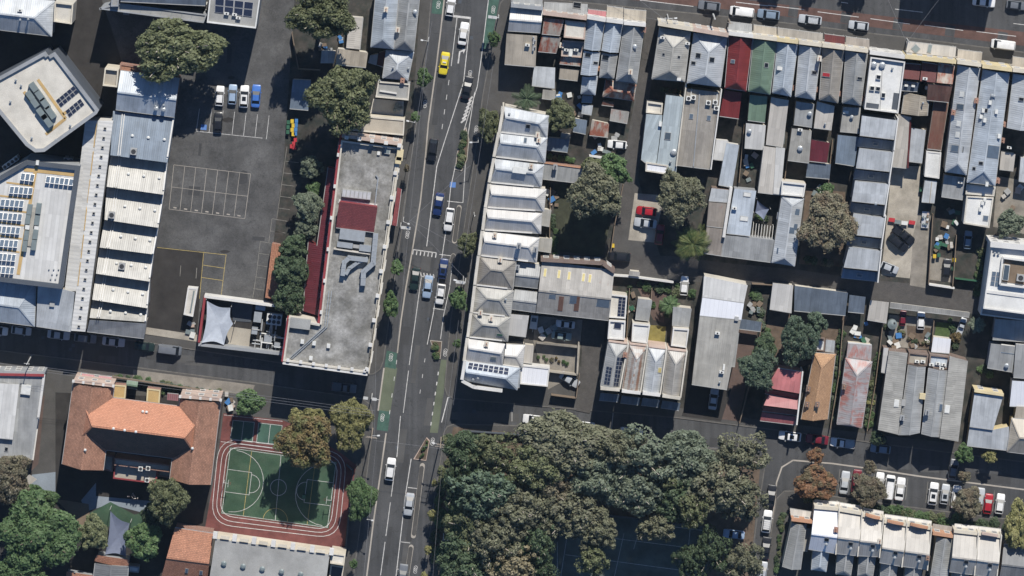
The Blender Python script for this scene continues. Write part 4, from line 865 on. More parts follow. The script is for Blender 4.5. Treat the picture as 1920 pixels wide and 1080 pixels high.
terr('long grey end terrace beside the brick lane with a satellite dish', [(1170, 47), (1208, 51), (1194, 156), (1155, 151)], 6.4, 8.2, 'galv', 0, 20, [('hip', [(1136, 149), (1193, 159), (1188, 189), (1130, 181)], 3.4, 5.0, 'h', 16, 12, 'rusty'), ('skil', [(1130, 190), (1152, 193), (1150, 200), (1128, 197)], 2.6, 'allrust')], [(1182, 134, None, 'render'), (1207, 55, None, 'brickred')], ((1170, 43), (1211, 47), 8.6, 'whitewall', .5), group=Gr, items=[('vent', 1190, 87, .3, .5)])
def awning(label, q, m, h=3.6):
    b = B('awning', label, 'awning'); b.skil(q, (h, h, h + .4, h + .4), m, z0=h - .3, wall='acgrey')
    g = MB()
    for t in (.04, .5, .96): p = P(*lerp(q[0], q[1], t), h); g.tube((p.x, p.y - .15, .1), (p.x, p.y - .15, h - .1), .05, .05, 6)
    g.build('post', M['polemetal'], b.o); return b
awning('pink red shop awning on the top street', [(1103, 17), (1137, 21), (1136, 33), (1102, 28)], 'pinkred'); awning('tan shop awning next to the pink one', [(1138, 11), (1169, 15), (1168, 37), (1137, 33)], 'tan'); awning('tan shop awning beside the lane mouth', [(1170, 16), (1212, 20), (1211, 42), (1170, 38)], 'tan')
b = B('carport', 'translucent pale carport roof in a shaded back yard', 'carport'); b.skil([(1001, 124), (1041, 127), (1040, 166), (997, 161)], 3.0, 'zinc', z0=2.6)
b = B('shed', 'tiny grey shed beside the yard palm', 'shed'); b.skil([(1018, 168), (1042, 170), (1041, 188), (1016, 185)], 2.6, 'beige'); b = B('shed', 'striped rusty shed at the back of the brick lane', 'shed'); b.skil([(1110, 225), (1142, 232), (1140, 258), (1105, 254)], (3, 3, 2.6, 2.6), 'rusty')
for lab, q, m_, h in (('slate shed beside the striped rusty shed', [(1078, 222), (1101, 226), (1098, 252), (1074, 247)], 'slateblue', 2.8), ('rusted lean-to against the lane wall', [(1146, 204), (1180, 210), (1176, 232), (1143, 226)], 'galvrust', 2.7), ('pale lean-to behind the stepped blue gables', [(1092, 196), (1112, 198), (1109, 216), (1090, 213)], 'zinc', 2.6), ('brown shed behind the rust striped shop', [(1050, 128), (1086, 131), (1083, 152), (1048, 148)], 'tan', 2.8), ('narrow grey shed in the palm yard corner', [(1052, 250), (1070, 252), (1068, 264), (1050, 262)], 'galv', 2.5)):
    b = B('shed', lab, 'shed'); b.skil(q, (h, h, h - .3, h - .3), m_)
# big hips west end of row
G2 = 'shop houses with roofs behind the cream street parapet'
b = terr('broad pale hipped roof with white north triangle beside the lane', [(1237, 53), (1295, 60), (1284, 153), (1222, 148)], 7, 9.3, 'beige', 30, 20, [('flat', [(1213, 190), (1243, 194), (1241, 214), (1211, 211)], 4.2, 'flatcream', .5), ('skil', [(1212, 214), (1242, 216), (1229, 321), (1202, 299)], (5.4, 5.4, 4.9, 4.9), 'ribzinc'), ('skil', [(1249, 178), (1282, 182), (1268, 324), (1230, 320)], (5.8, 5.8, 5.2, 5.2), 'ribzinc'), ('flat', [(1211, 304), (1253, 310), (1250, 327), (1210, 321)], 5.6, 'brightwhite', .2)], (), ((1234, 44), (1300, 55), 9.2, 'creamwall', .6), group=G2)
b.sky(1244, 102, 5, 5, 'glass').sky(1273, 107, 5, 5, 'glass').ac(1242, 70).ac(1289, 81).sky(1252, 255, 11, 13, 'skyglass').vent(1263, 285, .4, .4).vent(1257, 303).boxp('flue_box', 1238, 232, .6, .9, .7, 'acwhite').boxp('flue_box', 1273, 148, .8, .6, .6, 'acwhite')
b = terr('broad pale hipped roof with four dark skylights', [(1301, 62), (1364, 69), (1351, 163), (1288, 155)], 7, 9.3, 'zinc', 30, 20, [('skil', [(1288, 166), (1353, 174), (1332, 318), (1268, 310)], (5.6, 5.6, 4.8, 4.8), 'warmgrey')], (), ((1300, 55), (1366, 66), 9.4, 'pinkwall', .6), group=G2)
b.sky(1309, 104, 9, 9, 'glass').sky(1335, 112, 9, 9, 'glass').sky(1300, 118, 8, 6, 'glass').strip('ridge_wall', (1312, 172), (1300, 312), .25, .2, 'greywall').sky(1296, 218, 7, 9, 'panelpale').sky(1329, 221, 7, 9, 'panelpale')
for x, y in ((1291, 184), (1300, 182), (1328, 192), (1341, 191), (1343, 202)): b.ac(x, y, w=1.0, l=.9, m='acwhite')
b.strip('cable_tray', (1297, 165), (1295, 180), .15, .2, 'acwhite').strip('cable_tray', (1345, 172), (1343, 200), .15, .2, 'acwhite').pw((1287, 156), (1268, 312), 6.2, 'render', .25).pw((1353, 168), (1333, 318), 5.9, 'whitewall', .25)
yp = lambda x: 62 + (x - 1365) * .128
def rowq(x0, x1, sx0, sy0, sx1, sy1): return [(x0, yp(x0) + 5), (x1, yp(x1) + 5), (sx1, sy1), (sx0, sy0)]
def rowf(x0, x1, m, h=9.0): return ((x0 - 1, yp(x0)), (x1 + 1, yp(x1)), h, m, .55)
b = terr('deep red metal roofed terrace with matching low rear wing', rowq(1367, 1411, 1359, 165, 1399, 171), 6.8, 8.6, 'red', 0, 15, [('skil', [(1358, 169), (1391, 174), (1385, 223), (1349, 218)], (5.2, 5.2, 4.6, 4.6), 'red')], [(1412, 89, None, 'brickred'), (1402, 158, None, 'brickred')], rowf(1367, 1411, 'whitewall'), group=G2, wall='brickred', sh='the deep red terrace'); b.sky(1374, 115, 7, 6, 'panelpale').pw((1400, 90), (1401, 90), 7, 'render')
b = terr('soft green metal roofed terrace with pale green rear wing', rowq(1413, 1456, 1403, 171, 1444, 177), 6.8, 8.6, 'green', 0, 15, [('skil', [(1406, 178), (1439, 181), (1434, 230), (1402, 226)], (5.2, 5.2, 4.6, 4.6), 'green'), ('skil', [(1399, 231), (1436, 235), (1432, 281), (1396, 278)], (4.4, 4.4, 4, 4), 'ribwhite')], (), rowf(1413, 1456, 'creamwall'), group=G2, sh='the soft green terrace'); b.sky(1437, 122, 7, 8, 'glass').vent(1405, 246, .3, .5)
b = terr('light grey terrace with a white roof hatch between green and grey roofs', rowq(1458, 1496, 1448, 174, 1483, 181), 6.8, 8.6, 'zincblue', 0, 15, [('skil', [(1446, 182), (1479, 188), (1468, 276), (1436, 271)], (5.2, 5.2, 4.4, 4.4), 'cream')], [(1497, 101, None, 'render'), (1490, 164, None, 'brickred')], rowf(1458, 1496, 'yellowwall'), group=G2); b.boxp('roof_hatch', 1462, 128, 1.1, .7, .4, 'acwhite').strip('joint', (1476, 180), (1470, 270), .1, .1, 'greyduct')
b = terr('grey terrace with one dark skylight and a grey rear wing', rowq(1499, 1540, 1491, 181, 1528, 187), 6.8, 8.6, 'zinc', 0, 15, [('skil', [(1493, 190), (1527, 195), (1522, 239), (1488, 234)], (5.2, 5.2, 4.6, 4.6), 'galv'), ('skil', [(1485, 241), (1522, 245), (1517, 306), (1477, 301)], (4.6, 4.6, 4, 4), 'beige')], [(1534, 167, None, 'brickred')], rowf(1499, 1540, 'creamwall'), group=G2); b.sky(1527, 136, 9, 6, 'glass').vent(1518, 213, .3, .5).vent(1500, 278, .35, .4).ac(1500, 243)
b = terr('warm grey terrace with a red edged skylight and cream rear wing', rowq(1543, 1583, 1536, 187, 1571, 193), 6.8, 8.6, 'warmgrey', 0, 15, [('skil', [(1532, 190), (1565, 199), (1559, 244), (1526, 240)], (5.2, 5.2, 4.6, 4.6), 'cream'), ('skil', [(1521, 262), (1556, 268), (1550, 306), (1514, 302)], (3.8, 3.8, 3.4, 3.4), 'darkred'), ('skil', [(1514, 306), (1558, 308), (1555, 336), (1511, 332)], (3, 3, 2.7, 2.7), 'slate')], [(1584, 112, None, 'brickred'), (1577, 175, None, 'brickred')], rowf(1543, 1583, 'creamwall'), group=G2); b.sky(1549, 140, 14, 7, 'binred').vent(1547, 232)
b = terr('warm grey terrace beside the flat white walled apartment roof', rowq(1586, 1627, 1579, 193, 1614, 198), 6.8, 8.6, 'galv', 0, 15, [('skil', [(1581, 201), (1614, 202), (1610, 250), (1575, 247)], (5.2, 5.2, 4.6, 4.6), 'beige'), ('skil', [(1571, 253), (1610, 257), (1602, 312), (1566, 306)], (4.2, 4.2, 3.8, 3.8), 'slateblue')], [(1618, 184, None, 'brickred'), (1536, 101 + 8, 8.2, 'render')], rowf(1586, 1627, 'creamwall'), group=G2); b.sky(1612, 147, 9, 5, 'glass').boxp('roof_hatch', 1586, 210, 1.1, .6, .3, 'acwhite').vent(1597, 219, .25, .5)
for x0, x1, m_, lab in ((1366, 1410, 'galv', 'grey street verandah with two white units before the red roof'), (1413, 1456, 'tan', 'tan street verandah before the green roof'), (1458, 1543, 'warmgrey', 'long ribbed grey street verandah on cream parapet shops'), (1546, 1584, 'maroon', 'rust and maroon verandah with open rafters'), (1586, 1630, 'ribrust', 'rusty tan verandah beside the open balcony')):
    awning(lab, [(x0, yp(x0) - 22), (x1, yp(x1) - 22), (x1, yp(x1) - 1), (x0, yp(x0) - 1)], m_)
b = B('apartment_building', 'flat pale roofed apartment block with dark roof boxes and raised walls', 'building', wall='whitewall', short='the flat pale apartment block')
b.flat([(1632, 106), (1697, 115), (1684, 212), (1620, 204)], 7.6, 'flatwhite', .7, 'whitewall'); b.facade((1631, 98), (1698, 107), 8.6, 'whitewall', .6)
for x, y, w_, l_ in ((1647, 144, 8, 7), (1635, 165, 8, 7), (1646, 166, 8, 7), (1656, 178, 7, 8)): b.sky(x, y, w_, l_, 'glass', 'acwhite', up=.5)
b.boxp('well_shade_sheet', 1634, 199, 3.0, 1.2, .05, 'darkwall').boxp('well_shade_sheet', 1680, 190, 1.4, 3.4, .05, 'darkwall').vent(1638, 121, .4, .5).vent(1654, 122, .4, .5).vent(1673, 128).strip('ridge_wall', (1655, 118), (1650, 205), .15, .12, 'acgrey').strip('balcony_rail', (1633, 92), (1697, 101), .1, .3, 'darkwall', 0)  # thin dark sheets on the roof paint the shade inside the wells
tow = [((1616, 217), (1683, 226), (1679, 262), (1612, 254)), ((1611, 279), (1675, 286), (1670, 322), (1605, 315)), ((1603, 340), (1667, 346), (1661, 384), (1597, 377)), ((1600, 401), (1660, 409), (1655, 446), (1592, 439)), ((1592, 463), (1652, 471), (1649, 508), (1582, 501))]
oth = ['adjoining the apartment block', 'second from the apartment block', 'third from the apartment block', 'touching the round grey tree', 'at the end by the shaded lane']
for i, q in enumerate(tow):
    b = B('townhouse', 'stepped townhouse with flat pale blue roof, ' + oth[i], 'house', 'stepped townhouses in a row', 'the townhouse ' + oth[i], 'greywall'); q = list(q)
    b.skil(q, (7.4, 7.4, 7.0, 7.0), 'zinc'); b.skil([(q[3][0] - 1, q[3][1] + 3), (q[2][0] - 1, q[2][1] + 3), (q[2][0] - 4, q[2][1] + 20), (q[3][0] - 5, q[3][1] + 20)], (5.2, 5.2, 4.7, 4.7), 'slateblue'); b.vent(*lerp(q[2], q[3], .3), .2, .4).sky(*[v + d for v, d in zip(lerp(q[2], q[3], .5), (-4, 12))], 9, 5, 'panelpale').pw((q[1][0] + 1, q[1][1] - 4), (q[2][0] - 3, q[2][1] + 22), 7.7, 'whitewall', .25)
b = B('shop', 'shop with maroon and rust striped front roofs behind a white verandah', 'shop', wall='creamwall', short='the maroon roofed shop')
b.skil([(1697, 118), (1727, 121), (1723, 150), (1693, 147)], (6.4, 6.4, 7.2, 7.2), 'maroon'); b.skil([(1729, 116), (1758, 121), (1754, 155), (1725, 152)], (6.4, 6.4, 7.4, 7.4), 'maroon'); b.skil([(1760, 118), (1791, 124), (1786, 158), (1756, 155)], (6.4, 6.4, 7.4, 7.4), 'rusty')
b.skil([(1692, 151), (1724, 155), (1720, 172), (1690, 170)], (6.2, 6.2, 5.6, 5.6), 'slate'); b.skil([(1740, 157), (1786, 161), (1779, 192), (1738, 188)], (7, 7, 5.4, 5.4), 'allrust'); b.hip([(1696, 172), (1742, 182), (1739, 217), (1690, 213)], 4.8, 6.4, 'v', 0, 0, 'tan', off=.62)
b.facade((1697, 106), (1793, 116), 8.8, 'yellowwall', .6); b.ac(1734, 147).boxp('flue_box', 1737, 164, .6, .7, .9, 'acwhite').boxp('flue_box', 1699, 160, .7, .4, .5, 'acwhite').boxp('flue_box', 1712, 161, .7, .4, .5, 'acwhite').vent(1730, 192, .15, 1.2)
b.skil([(1684, 214), (1709, 220), (1701, 316), (1673, 313)], (4.4, 4.4, 3.6, 3.6), 'cream'); b.skil([(1709, 240), (1736, 244), (1729, 306), (1704, 303)], (3.8, 3.8, 3.4, 3.4), 'zinc'); b.strip('joint', (1707, 225), (1702, 315), .35, .15, 'maroon')
b = B('carport', 'long rust red carport roof beside the maroon roofed shop', 'carport'); b.skil([(1751, 190), (1779, 193), (1765, 283), (1738, 280)], (3.6, 3.6, 3.2, 3.2), 'ribrust', wall='brickbrown'); b.skil([(1752, 191), (1778, 194), (1764, 282), (1739, 279)], (3.7, 3.7, 3.3, 3.3), 'allrust', z0=3)
b = B('shed', 'white flat roofed shed with a timber deck end', 'shed', wall='whitewall'); b.flat([(1737, 283), (1765, 286), (1761, 335), (1733, 331)], 3.6, 'flatwhite', .12); b = B('shed', 'pale double sheet shed roof split by a gutter', 'shed'); b.skil([(1734, 338), (1757, 340), (1752, 381), (1728, 379)], (3, 3, 2.7, 2.7), 'zinc').strip('joint', (1747, 341), (1743, 380), .15, .1, 'tan')
awning('white verandah roof with two dark roof lights on the top street', [(1700, 77), (1793, 88), (1791, 108), (1699, 98)], 'cream').sky(1717, 91, 12, 12, 'greyduct', 'acgrey', 45).sky(1743, 91, 7, 15, 'greyduct', 'acgrey', 12); awning('short tan verandah beside a gap in the street awnings', [(1796, 92), (1842, 98), (1840, 116), (1795, 111)], 'tan'); awning('tan verandah edge by the white van', [(1899, 106), (1960, 114), (1958, 132), (1898, 124)], 'tan')
b = terr('long pale terrace with several white roof lights', [(1796, 122), (1838, 128), (1812, 328), (1772, 322)], 6.8, 8.6, 'zinc', 0, 20, [('skil', [(1771, 328), (1811, 333), (1805, 375), (1765, 369)], (4.8, 4.8, 4.2, 4.2), 'galv')], [(1838, 148, None, 'brickred'), (1830, 188, None, 'brickred'), (1825, 230, None, 'brickred'), (1822, 256, None, 'brickred'), (1787, 210, None, 'brickred')], ((1795, 116), (1840, 122), 9, 'creamwall', .55), group=G2)
for x, y in ((1803, 177), (1797, 232), (1795, 253)): b.sky(x, y, 7, 9, 'acwhite', 'acwhite')
b.sky(1800, 200, 13, 10, 'skyglass').sky(1790, 278, 14, 12, 'panelpale').sky(1812, 281, 13, 11, 'skyglass').ac(1800, 341)
b = terr('long pale terrace crowded with flues and roof hatches', [(1843, 130), (1893, 137), (1866, 348), (1813, 342)], 6.8, 8.6, 'zincblue', 0, 26, [('flat', [(1812, 345), (1867, 350), (1864, 368), (1810, 364)], 5, 'flatwhite', .3), ('flat', [(1812, 367), (1863, 370), (1855, 427), (1806, 419)], 5.2, 'flatwhite', .3)], [(1893, 155, None, 'brickred'), (1884, 232, None, 'brickred'), (1879, 262, None, 'brickred'), (1870, 338, None, 'brickred')], ((1842, 124), (1898, 131), 9.2, 'yellowwall', .55), group=G2)
for x, y in ((1856, 192), (1843, 207), (1846, 225), (1868, 209), (1839, 218), (1873, 255), (1850, 345), (1842, 380), (1846, 374), (1838, 392)): b.boxp('flue_box', x, y, .6, .8, .7, 'acwhite')
b.sky(1847, 207, 9, 7, 'glass').sky(1860, 180, 6, 5, 'glass').sky(1839, 306, 8, 6, 'glass').sky(1826, 316, 6, 6, 'glass').sky(1848, 409, 9, 9, 'panelpale').sky(1862, 285, 22, 24, 'slateblue' if False else 'panelpale', 'zinc' if False else 'acgrey', up=.05).vent(1860, 179, .2).vent(1864, 180, .2)
b = terr('pale gabled terrace at the frame edge with rear antennas', [(1900, 138), (1960, 146), (1936, 246), (1888, 240)], 6.8, 8.6, 'zinc', 0, 0, [('skil', [(1877, 284), (1904, 289), (1900, 321), (1874, 318)], (3.6, 3.6, 3.3, 3.3), 'cream'), ('skil', [(1914, 295), (1945, 298), (1940, 345), (1910, 340)], (4, 4, 3.6, 3.6), 'zinc')], [(1881, 232, 5, 'brickred')], ((1899, 131), (1962, 138), 9.2, 'creamwall', .55), group=G2); b.sky(1915, 186, 9, 6, 'glass').ac(1892, 276)
b = B('apartment_building', 'modern white walled building with a brown roof deck and solar panels', 'building', wall='whitewall', short='the modern white building')
b.flat([(1859, 462), (1960, 472), (1946, 592), (1843, 578)], 9.5, 'flatwhite', .5, 'whitewall'); b.facade((1857, 458), (1962, 468), 10.6, 'whitewall', .9); b.boxp('deck', 1903, 510, 4.8, 4.6, .12, 'deck'); 
solar(b, [(1860, 508), (1877, 510), (1873, 538), (1856, 535)], 2, 3, 'six solar panels beside the brown roof deck', m='panelpale')
for p_, q_ in (((1879, 482), (1924, 488)), ((1879, 482), (1874, 532)), ((1874, 532), (1922, 538))): b.strip('deck_wall', p_, q_, .35, 1.0, 'whitewall')
b.sky(1886, 510, 10, 28, 'skyglass', 'whitewall', up=.8).ac(1913, 520, w=1.6, l=1.4, hgt=1, m='acgrey').vent(1865, 474).vent(1872, 475); b.strip('ledge', (1848, 546), (1924, 556), .6, .2, 'whitewall'); b.flat([(1843, 560), (1950, 572), (1945, 604), (1838, 590)], 6.5, 'greywall', .3)
# ---- middle of the north-east block
b = B('shed', 'pale ribbed narrow roof threading between back yards', 'shed', wall='whitewall'); b.skil([(1362, 268), (1386, 272), (1373, 352), (1347, 347)], (4, 4, 3.7, 3.7), 'zincblue'); b.skil([(1343, 262), (1366, 264), (1361, 302), (1337, 299)], (3.8, 3.8, 3.5, 3.5), 'ribwhite')
b = B('workshop', 'narrow rust banded workshop roof by the big palm', 'building', wall='brickbrown'); b.skil([(1334, 353), (1370, 357), (1366, 380), (1329, 377)], (5.4, 5.4, 5.2, 5.2), 'zinc'); b.skil([(1329, 379), (1366, 382), (1358, 428), (1325, 424)], (5.2, 5.2, 4.9, 4.9), 'ribrust'); b.skil([(1325, 426), (1358, 430), (1352, 480), (1319, 475)], (4.9, 4.9, 4.5, 4.5), 'ribrust'); b.pw((1371, 352), (1357, 445), 5.9, 'whitewall', .6)
b = B('house', 'slate blue flat roof with two white roof lights', 'house', wall='greywall'); b.skil([(1377, 354), (1418, 358), (1406, 443), (1362, 438)], (5.6, 5.6, 5.2, 5.2), 'zincblue'); b.sky(1401, 365, 13, 7, 'acwhite', 'galv' if False else 'acgrey').sky(1395, 410, 14, 8, 'acwhite').ac(1377, 390); b.skil([(1358, 441), (1406, 445), (1497, 456), (1490, 498), (1351, 480)], (5, 5, 5, 4.2, 4.2), 'galv')
b = B('house', 'long zinc gable with hipped ends and translucent sheets beside the round tree', 'house', wall='render'); b.hip([(1466, 368), (1507, 372), (1490, 499), (1447, 492)], 5.4, 6.8, 'v', 14, 14, 'zinc'); b.flat([(1466, 340), (1511, 345), (1507, 369), (1464, 365)], 5.6, 'flatwhite', .4, 'whitewall')
for x, y, w_ in ((1491, 397, 17), (1487, 425, 17), (1462, 405, 10), (1455, 470, 9), (1484, 432, 12)): b.sky(x, y, w_, 12, 'panelpale', 'alu', up=.03)
b = B('house', 'smooth cream white slab roof behind the sail courtyard', 'house', wall='whitewall'); b.skil([(1432, 274), (1468, 279), (1462, 366), (1421, 361)], (4.6, 4.6, 4.2, 4.2), 'cream'); b.skil([(1455, 276), (1472, 278), (1464, 365), (1450, 363)], (4.75, 4.75, 4.4, 4.4), 'ribwhite', z0=3)
b = B('pergola', 'white lattice pergola in the sail courtyard', 'pergola')
g = MB()
for i in range(8): p_, q_ = lerp((1413, 418), (1450, 424), i / 7), lerp((1410, 446), (1447, 450), i / 7); g = MB(); g.bar(P(*p_, 2.7), P(*q_, 2.7), .12, .12); g.build('rafter', M['whitewall'], b.o)
for p_ in ((1413, 418), (1450, 424), (1410, 446), (1447, 450)): g = MB(); p = P(*p_, 2.7); g.tube((p.x, p.y, .1), p, .06, .06, 6); g.build('post', M['whitewall'], b.o); b.foot.append(p)
# ---- south-east row
G3 = 'rusty fronted terraces by the brick lane'
def jt(label, q, m, rear=(), m2=None, ch=()):
    b = B('terrace_house', label, 'house', G3, label, 'render'); b.hip(q, 7.6, 9.2, 'v', 24, 0, m)
    b.facade((q[3][0], q[3][1] + 3), (q[2][0], q[2][1] + 3), 9.4, 'whitewall' if 'plain' in label or 'rust banded' in label else 'render', .4); b.pw((q[1][0], q[1][1]), (q[2][0], q[2][1] + 2), 8.7, 'render', .3); b.pw((q[0][0], q[0][1]), (q[1][0], q[1][1]), 7.9, 'pinkwall', .25)
    b.skil([(q[3][0], q[3][1] + 12), (q[2][0], q[2][1] + 12), (q[2][0] - 3, q[2][1] + 26), (q[3][0] - 3, q[3][1] + 26)], (4.6, 4.6, 4.0, 4.0), 'slateblue', z0=3.7)
    for a_ in rear: getattr(b, a_[0])(*a_[1:])
    for c_ in ch: b.chim(*c_)
    return b
b = jt('terrace covered in dark solar panels beside the brick lane', [(1141, 640), (1178, 645), (1162, 728), (1126, 725)], 'galv', [('flat', [(1142, 600), (1173, 602), (1171, 637), (1139, 635)], 6.4, 'flatwhite', .4, 'whitewall'), ('flat', [(1144, 551), (1176, 555), (1173, 597), (1142, 595)], 5.2, 'flatcream', .4, 'whitewall')], ch=[(1172, 664, None, 'brickred'), (1167, 708, None, 'orangewall')]); b.sky(1158, 611, 13, 10, 'panel', 'acgrey')
solar(b, [(1137, 686), (1148, 689), (1143, 722), (1132, 720)], 2, 5, 'solar panels on the west slope of the panel covered terrace', m='panel', gap=.03); solar(b, [(1157, 669), (1169, 670), (1159, 725), (1150, 724)], 2, 7, 'long solar strip on the east slope of the panel covered terrace', m='panel', gap=.03); solar(b, [(1160, 556), (1174, 558), (1170, 594), (1157, 593)], 2, 6, 'twelve solar panels on the cream rear roof', m='panel', gap=.03)
jt('rust banded terrace next to the solar covered one', [(1180, 645), (1214, 649), (1201, 734), (1166, 730)], 'bandrust', [('flat', [(1186, 606), (1219, 609), (1214, 644), (1184, 640)], 6.2, 'flatwhite', .3, 'whitewall'), ('skil', [(1196, 560), (1223, 563), (1217, 602), (1191, 599)], (4.2, 4.2, 3.8, 3.8), 'galv')])
b = jt('plain grey blue terrace between two rusty roofs', [(1216, 650), (1250, 654), (1238, 738), (1205, 734)], 'zinc', (), ch=[(1248, 675, None, 'orangewall'), (1241, 725, None, 'pinkwall')]); b.sky(1237, 694, 6, 9, 'yellowglass', 'flatcream')
jt('end terrace with one deeply rusted slope', [(1252, 655), (1288, 659), (1276, 744), (1242, 739)], 'galvrust', [('flat', [(1262, 615), (1292, 617), (1287, 652), (1258, 648)], 6.2, 'flatcream', .3, 'whitewall'), ('skil', [(1262, 575), (1297, 579), (1292, 613), (1260, 610)], (4.4, 4.4, 4, 4), 'galv')])
b = B('flats', 'long pale ribbed flat roof with a blue white patch over undercroft parking', 'building', wall='render', short='the long pale flats')
b.skil([(1320, 518), (1402, 535), (1395, 568), (1317, 557)], (6.4, 6.4, 6.3, 6.3), 'ribwhite'); b.skil([(1317, 558), (1395, 569), (1390, 600), (1312, 592)], (6.3, 6.3, 6.25, 6.25), 'brightwhite'); b.skil([(1312, 593), (1389, 601), (1363, 731), (1297, 721)], (6.25, 6.25, 5.9, 5.9), 'beige', z0=2.6)
b.skil([(1374, 623), (1386, 625), (1378, 688), (1367, 687)], (5, 5, 4.8, 4.8), 'galv'); b.ac(1345, 624).ac(1353, 697).boxp('flue_box', 1357, 688, .4, 1.2, .6, 'acwhite').boxp('flue_box', 1381, 597, .8, .8, .5, 'acgrey').vent(1349, 716)
b.skil([(1388, 598), (1428, 604), (1426, 622), (1386, 617)], (3.2, 3.2, 3, 3), 'slate', z0=2.8)
b = B('terrace_house', 'pink red stepped roof bands with shade coloured into the south slopes', 'house', wall='brickred'); 
for (q, h) in (([(1459, 690), (1504, 697), (1499, 738), (1437, 727)], 6.2), ([(1441, 740), (1498, 749), (1496, 768), (1432, 760)], 5.6)):
    b.skil(q, (h - .4, h - .4, h + .5, h + .5), 'pinkred'); b.skil([(q[3][0], q[3][1] + 2), (q[2][0], q[2][1] + 2), (q[2][0] - 1, q[2][1] + 11), (q[3][0] - 3, q[3][1] + 11)], (h, h, h - 1, h - 1), 'darkred')  # south slopes in a darker red, with their shade painted in
b.skil([(1429, 773), (1494, 782), (1492, 797), (1425, 789)], (4, 4, 3.4, 3.4), 'pinkred', z0=3).pw((1505, 697), (1494, 797), 6.4, 'whitewall', .3)
b = B('cottage', 'cottage with tan tiled gable and one tall chimney shadow', 'house', wall='brickbrown'); b.hip([(1527, 661), (1567, 664), (1552, 786), (1502, 786)], 4.6, 6.6, 'v', 24, 0, 'tantile', off=.42); b.chim(1515, 728, None, 'brickbrown').chim(1513, 757, None, 'brickbrown').chim(1532, 757, None, 'brickbrown'); b.flat([(1530, 635), (1548, 637), (1546, 659), (1527, 657)], 3, 'flatwhite', .1).skil([(1549, 637), (1566, 639), (1564, 661), (1547, 659)], 2.8, 'zinc')
b = B('cottage', 'cottage with faded red and white peeling metal roof', 'house', wall='creamwall'); b.hip([(1586, 671), (1635, 678), (1616, 802), (1569, 795)], 4.8, 6.6, 'v', 28, 6, 'redfaded'); b.skil([(1590, 644), (1635, 648), (1633, 676), (1587, 670)], (4.2, 4.2, 4.4, 4.4), 'pinkred' if False else 'redfaded'); b.strip('wall_top', (1590, 643), (1634, 647), .4, .2, 'whitewall').chim(1582, 724, None, 'brickbrown')
G4 = 'twin grey roofed houses with a shared light well'
b = B('house', 'grey twin house carrying cream flower shaped vent beside the light well', 'house', G4, 'the grey twin house by the cottages', 'brickbrown'); b.skil([(1667, 658), (1702, 662), (1684, 815), (1646, 806)], (6, 6.8, 6.8, 6), 'beige', gut=False); b.hip([(1703, 684), (1735, 688), (1724, 812), (1685, 816)], 6.2, 7.4, 'v', 0, 0, 'galv'); b.flat([(1704, 660), (1741, 664), (1738, 686), (1701, 682)], 5, 'flattan', .4)
b.sky(1681, 756, 8, 13, 'acwhite', 'acwhite').sky(1694, 755, 6, 11, 'glass').boxp('flower_vent', 1729, 742, 1.2, 1.1, 1.0, 'yellowwall').chim(1691, 782, m='greywall').skil([(1657, 652), (1666, 653), (1661, 700), (1652, 698)], (5, 5, 4.6, 4.6), 'white')
for x in (1719, 1730): b.ac(x, 677)
b = B('house', 'grey twin house with curved bay shadow and cluster of air units', 'house', G4, 'the grey twin house with the curved bay', 'brickbrown'); b.hip([(1741, 690), (1780, 695), (1763, 820), (1728, 814)], 6.2, 7.4, 'v', 0, 0, 'galv'); b.skil([(1781, 668), (1815, 677), (1797, 828), (1762, 822)], (6.8, 6, 6, 6.8), 'beige', gut=False); b.flat([(1743, 664), (1780, 668), (1777, 692), (1741, 689)], 5, 'zincblue', .4)
for x, y in ((1746, 683), (1758, 681), (1765, 690), (1769, 683)): b.ac(x, y)
b.sky(1776, 767, 8, 14, 'acwhite', 'acwhite').sky(1764, 764, 6, 13, 'panelpale').chim(1738, 772, m='greywall')
b = B('house', 'white grey roofed house with a yellow parapet', 'house', wall='yellowwall'); b.skil([(1827, 738), (1881, 743), (1862, 806), (1818, 800)], (5.8, 5.8, 5.4, 5.4), 'zinc'); b.skil([(1818, 801), (1863, 806), (1892, 800), (1890, 845), (1813, 836)], (5, 5, 5, 4.4, 4.4), 'zinc'); b.facade((1827, 733), (1882, 741), 6.4, 'yellowwall', .5, cornice=False)
b = B('house', 'mustard yellow roofed house at the frame edge', 'house', wall='yellowwall'); b.hip([(1897, 784), (1960, 790), (1950, 855), (1888, 847)], 5, 7, 'h', 18, 0, 'drygrass' if False else 'tan'); b.skil([(1906, 762), (1960, 766), (1958, 788), (1902, 784)], 5, 'tan')
b = B('house', 'grey skillion house with small dishes above the yellow parapet', 'house', wall='greywall'); b.skil([(1866, 598), (1940, 603), (1936, 642), (1861, 637)], (5, 5, 4.6, 4.6), 'galv'); b.skil([(1858, 645), (1904, 650), (1898, 698), (1851, 690)], (5.4, 5.4, 4.8, 4.8), 'galv'); b.sky(1890, 655, 26, 16, 'panelpale', 'acgrey', up=.05).vent(1887, 685, .3)
b = B('house', 'pale sloping roof with barred windows at the frame edge', 'house', wall='whitewall'); b.skil([(1905, 645), (1960, 650), (1950, 712), (1900, 708)], (6, 6, 5.6, 5.6), 'galv'); b.skil([(1898, 714), (1960, 718), (1955, 764), (1893, 762)], (5.4, 5.4, 4.6, 4.6), 'brightwhite')
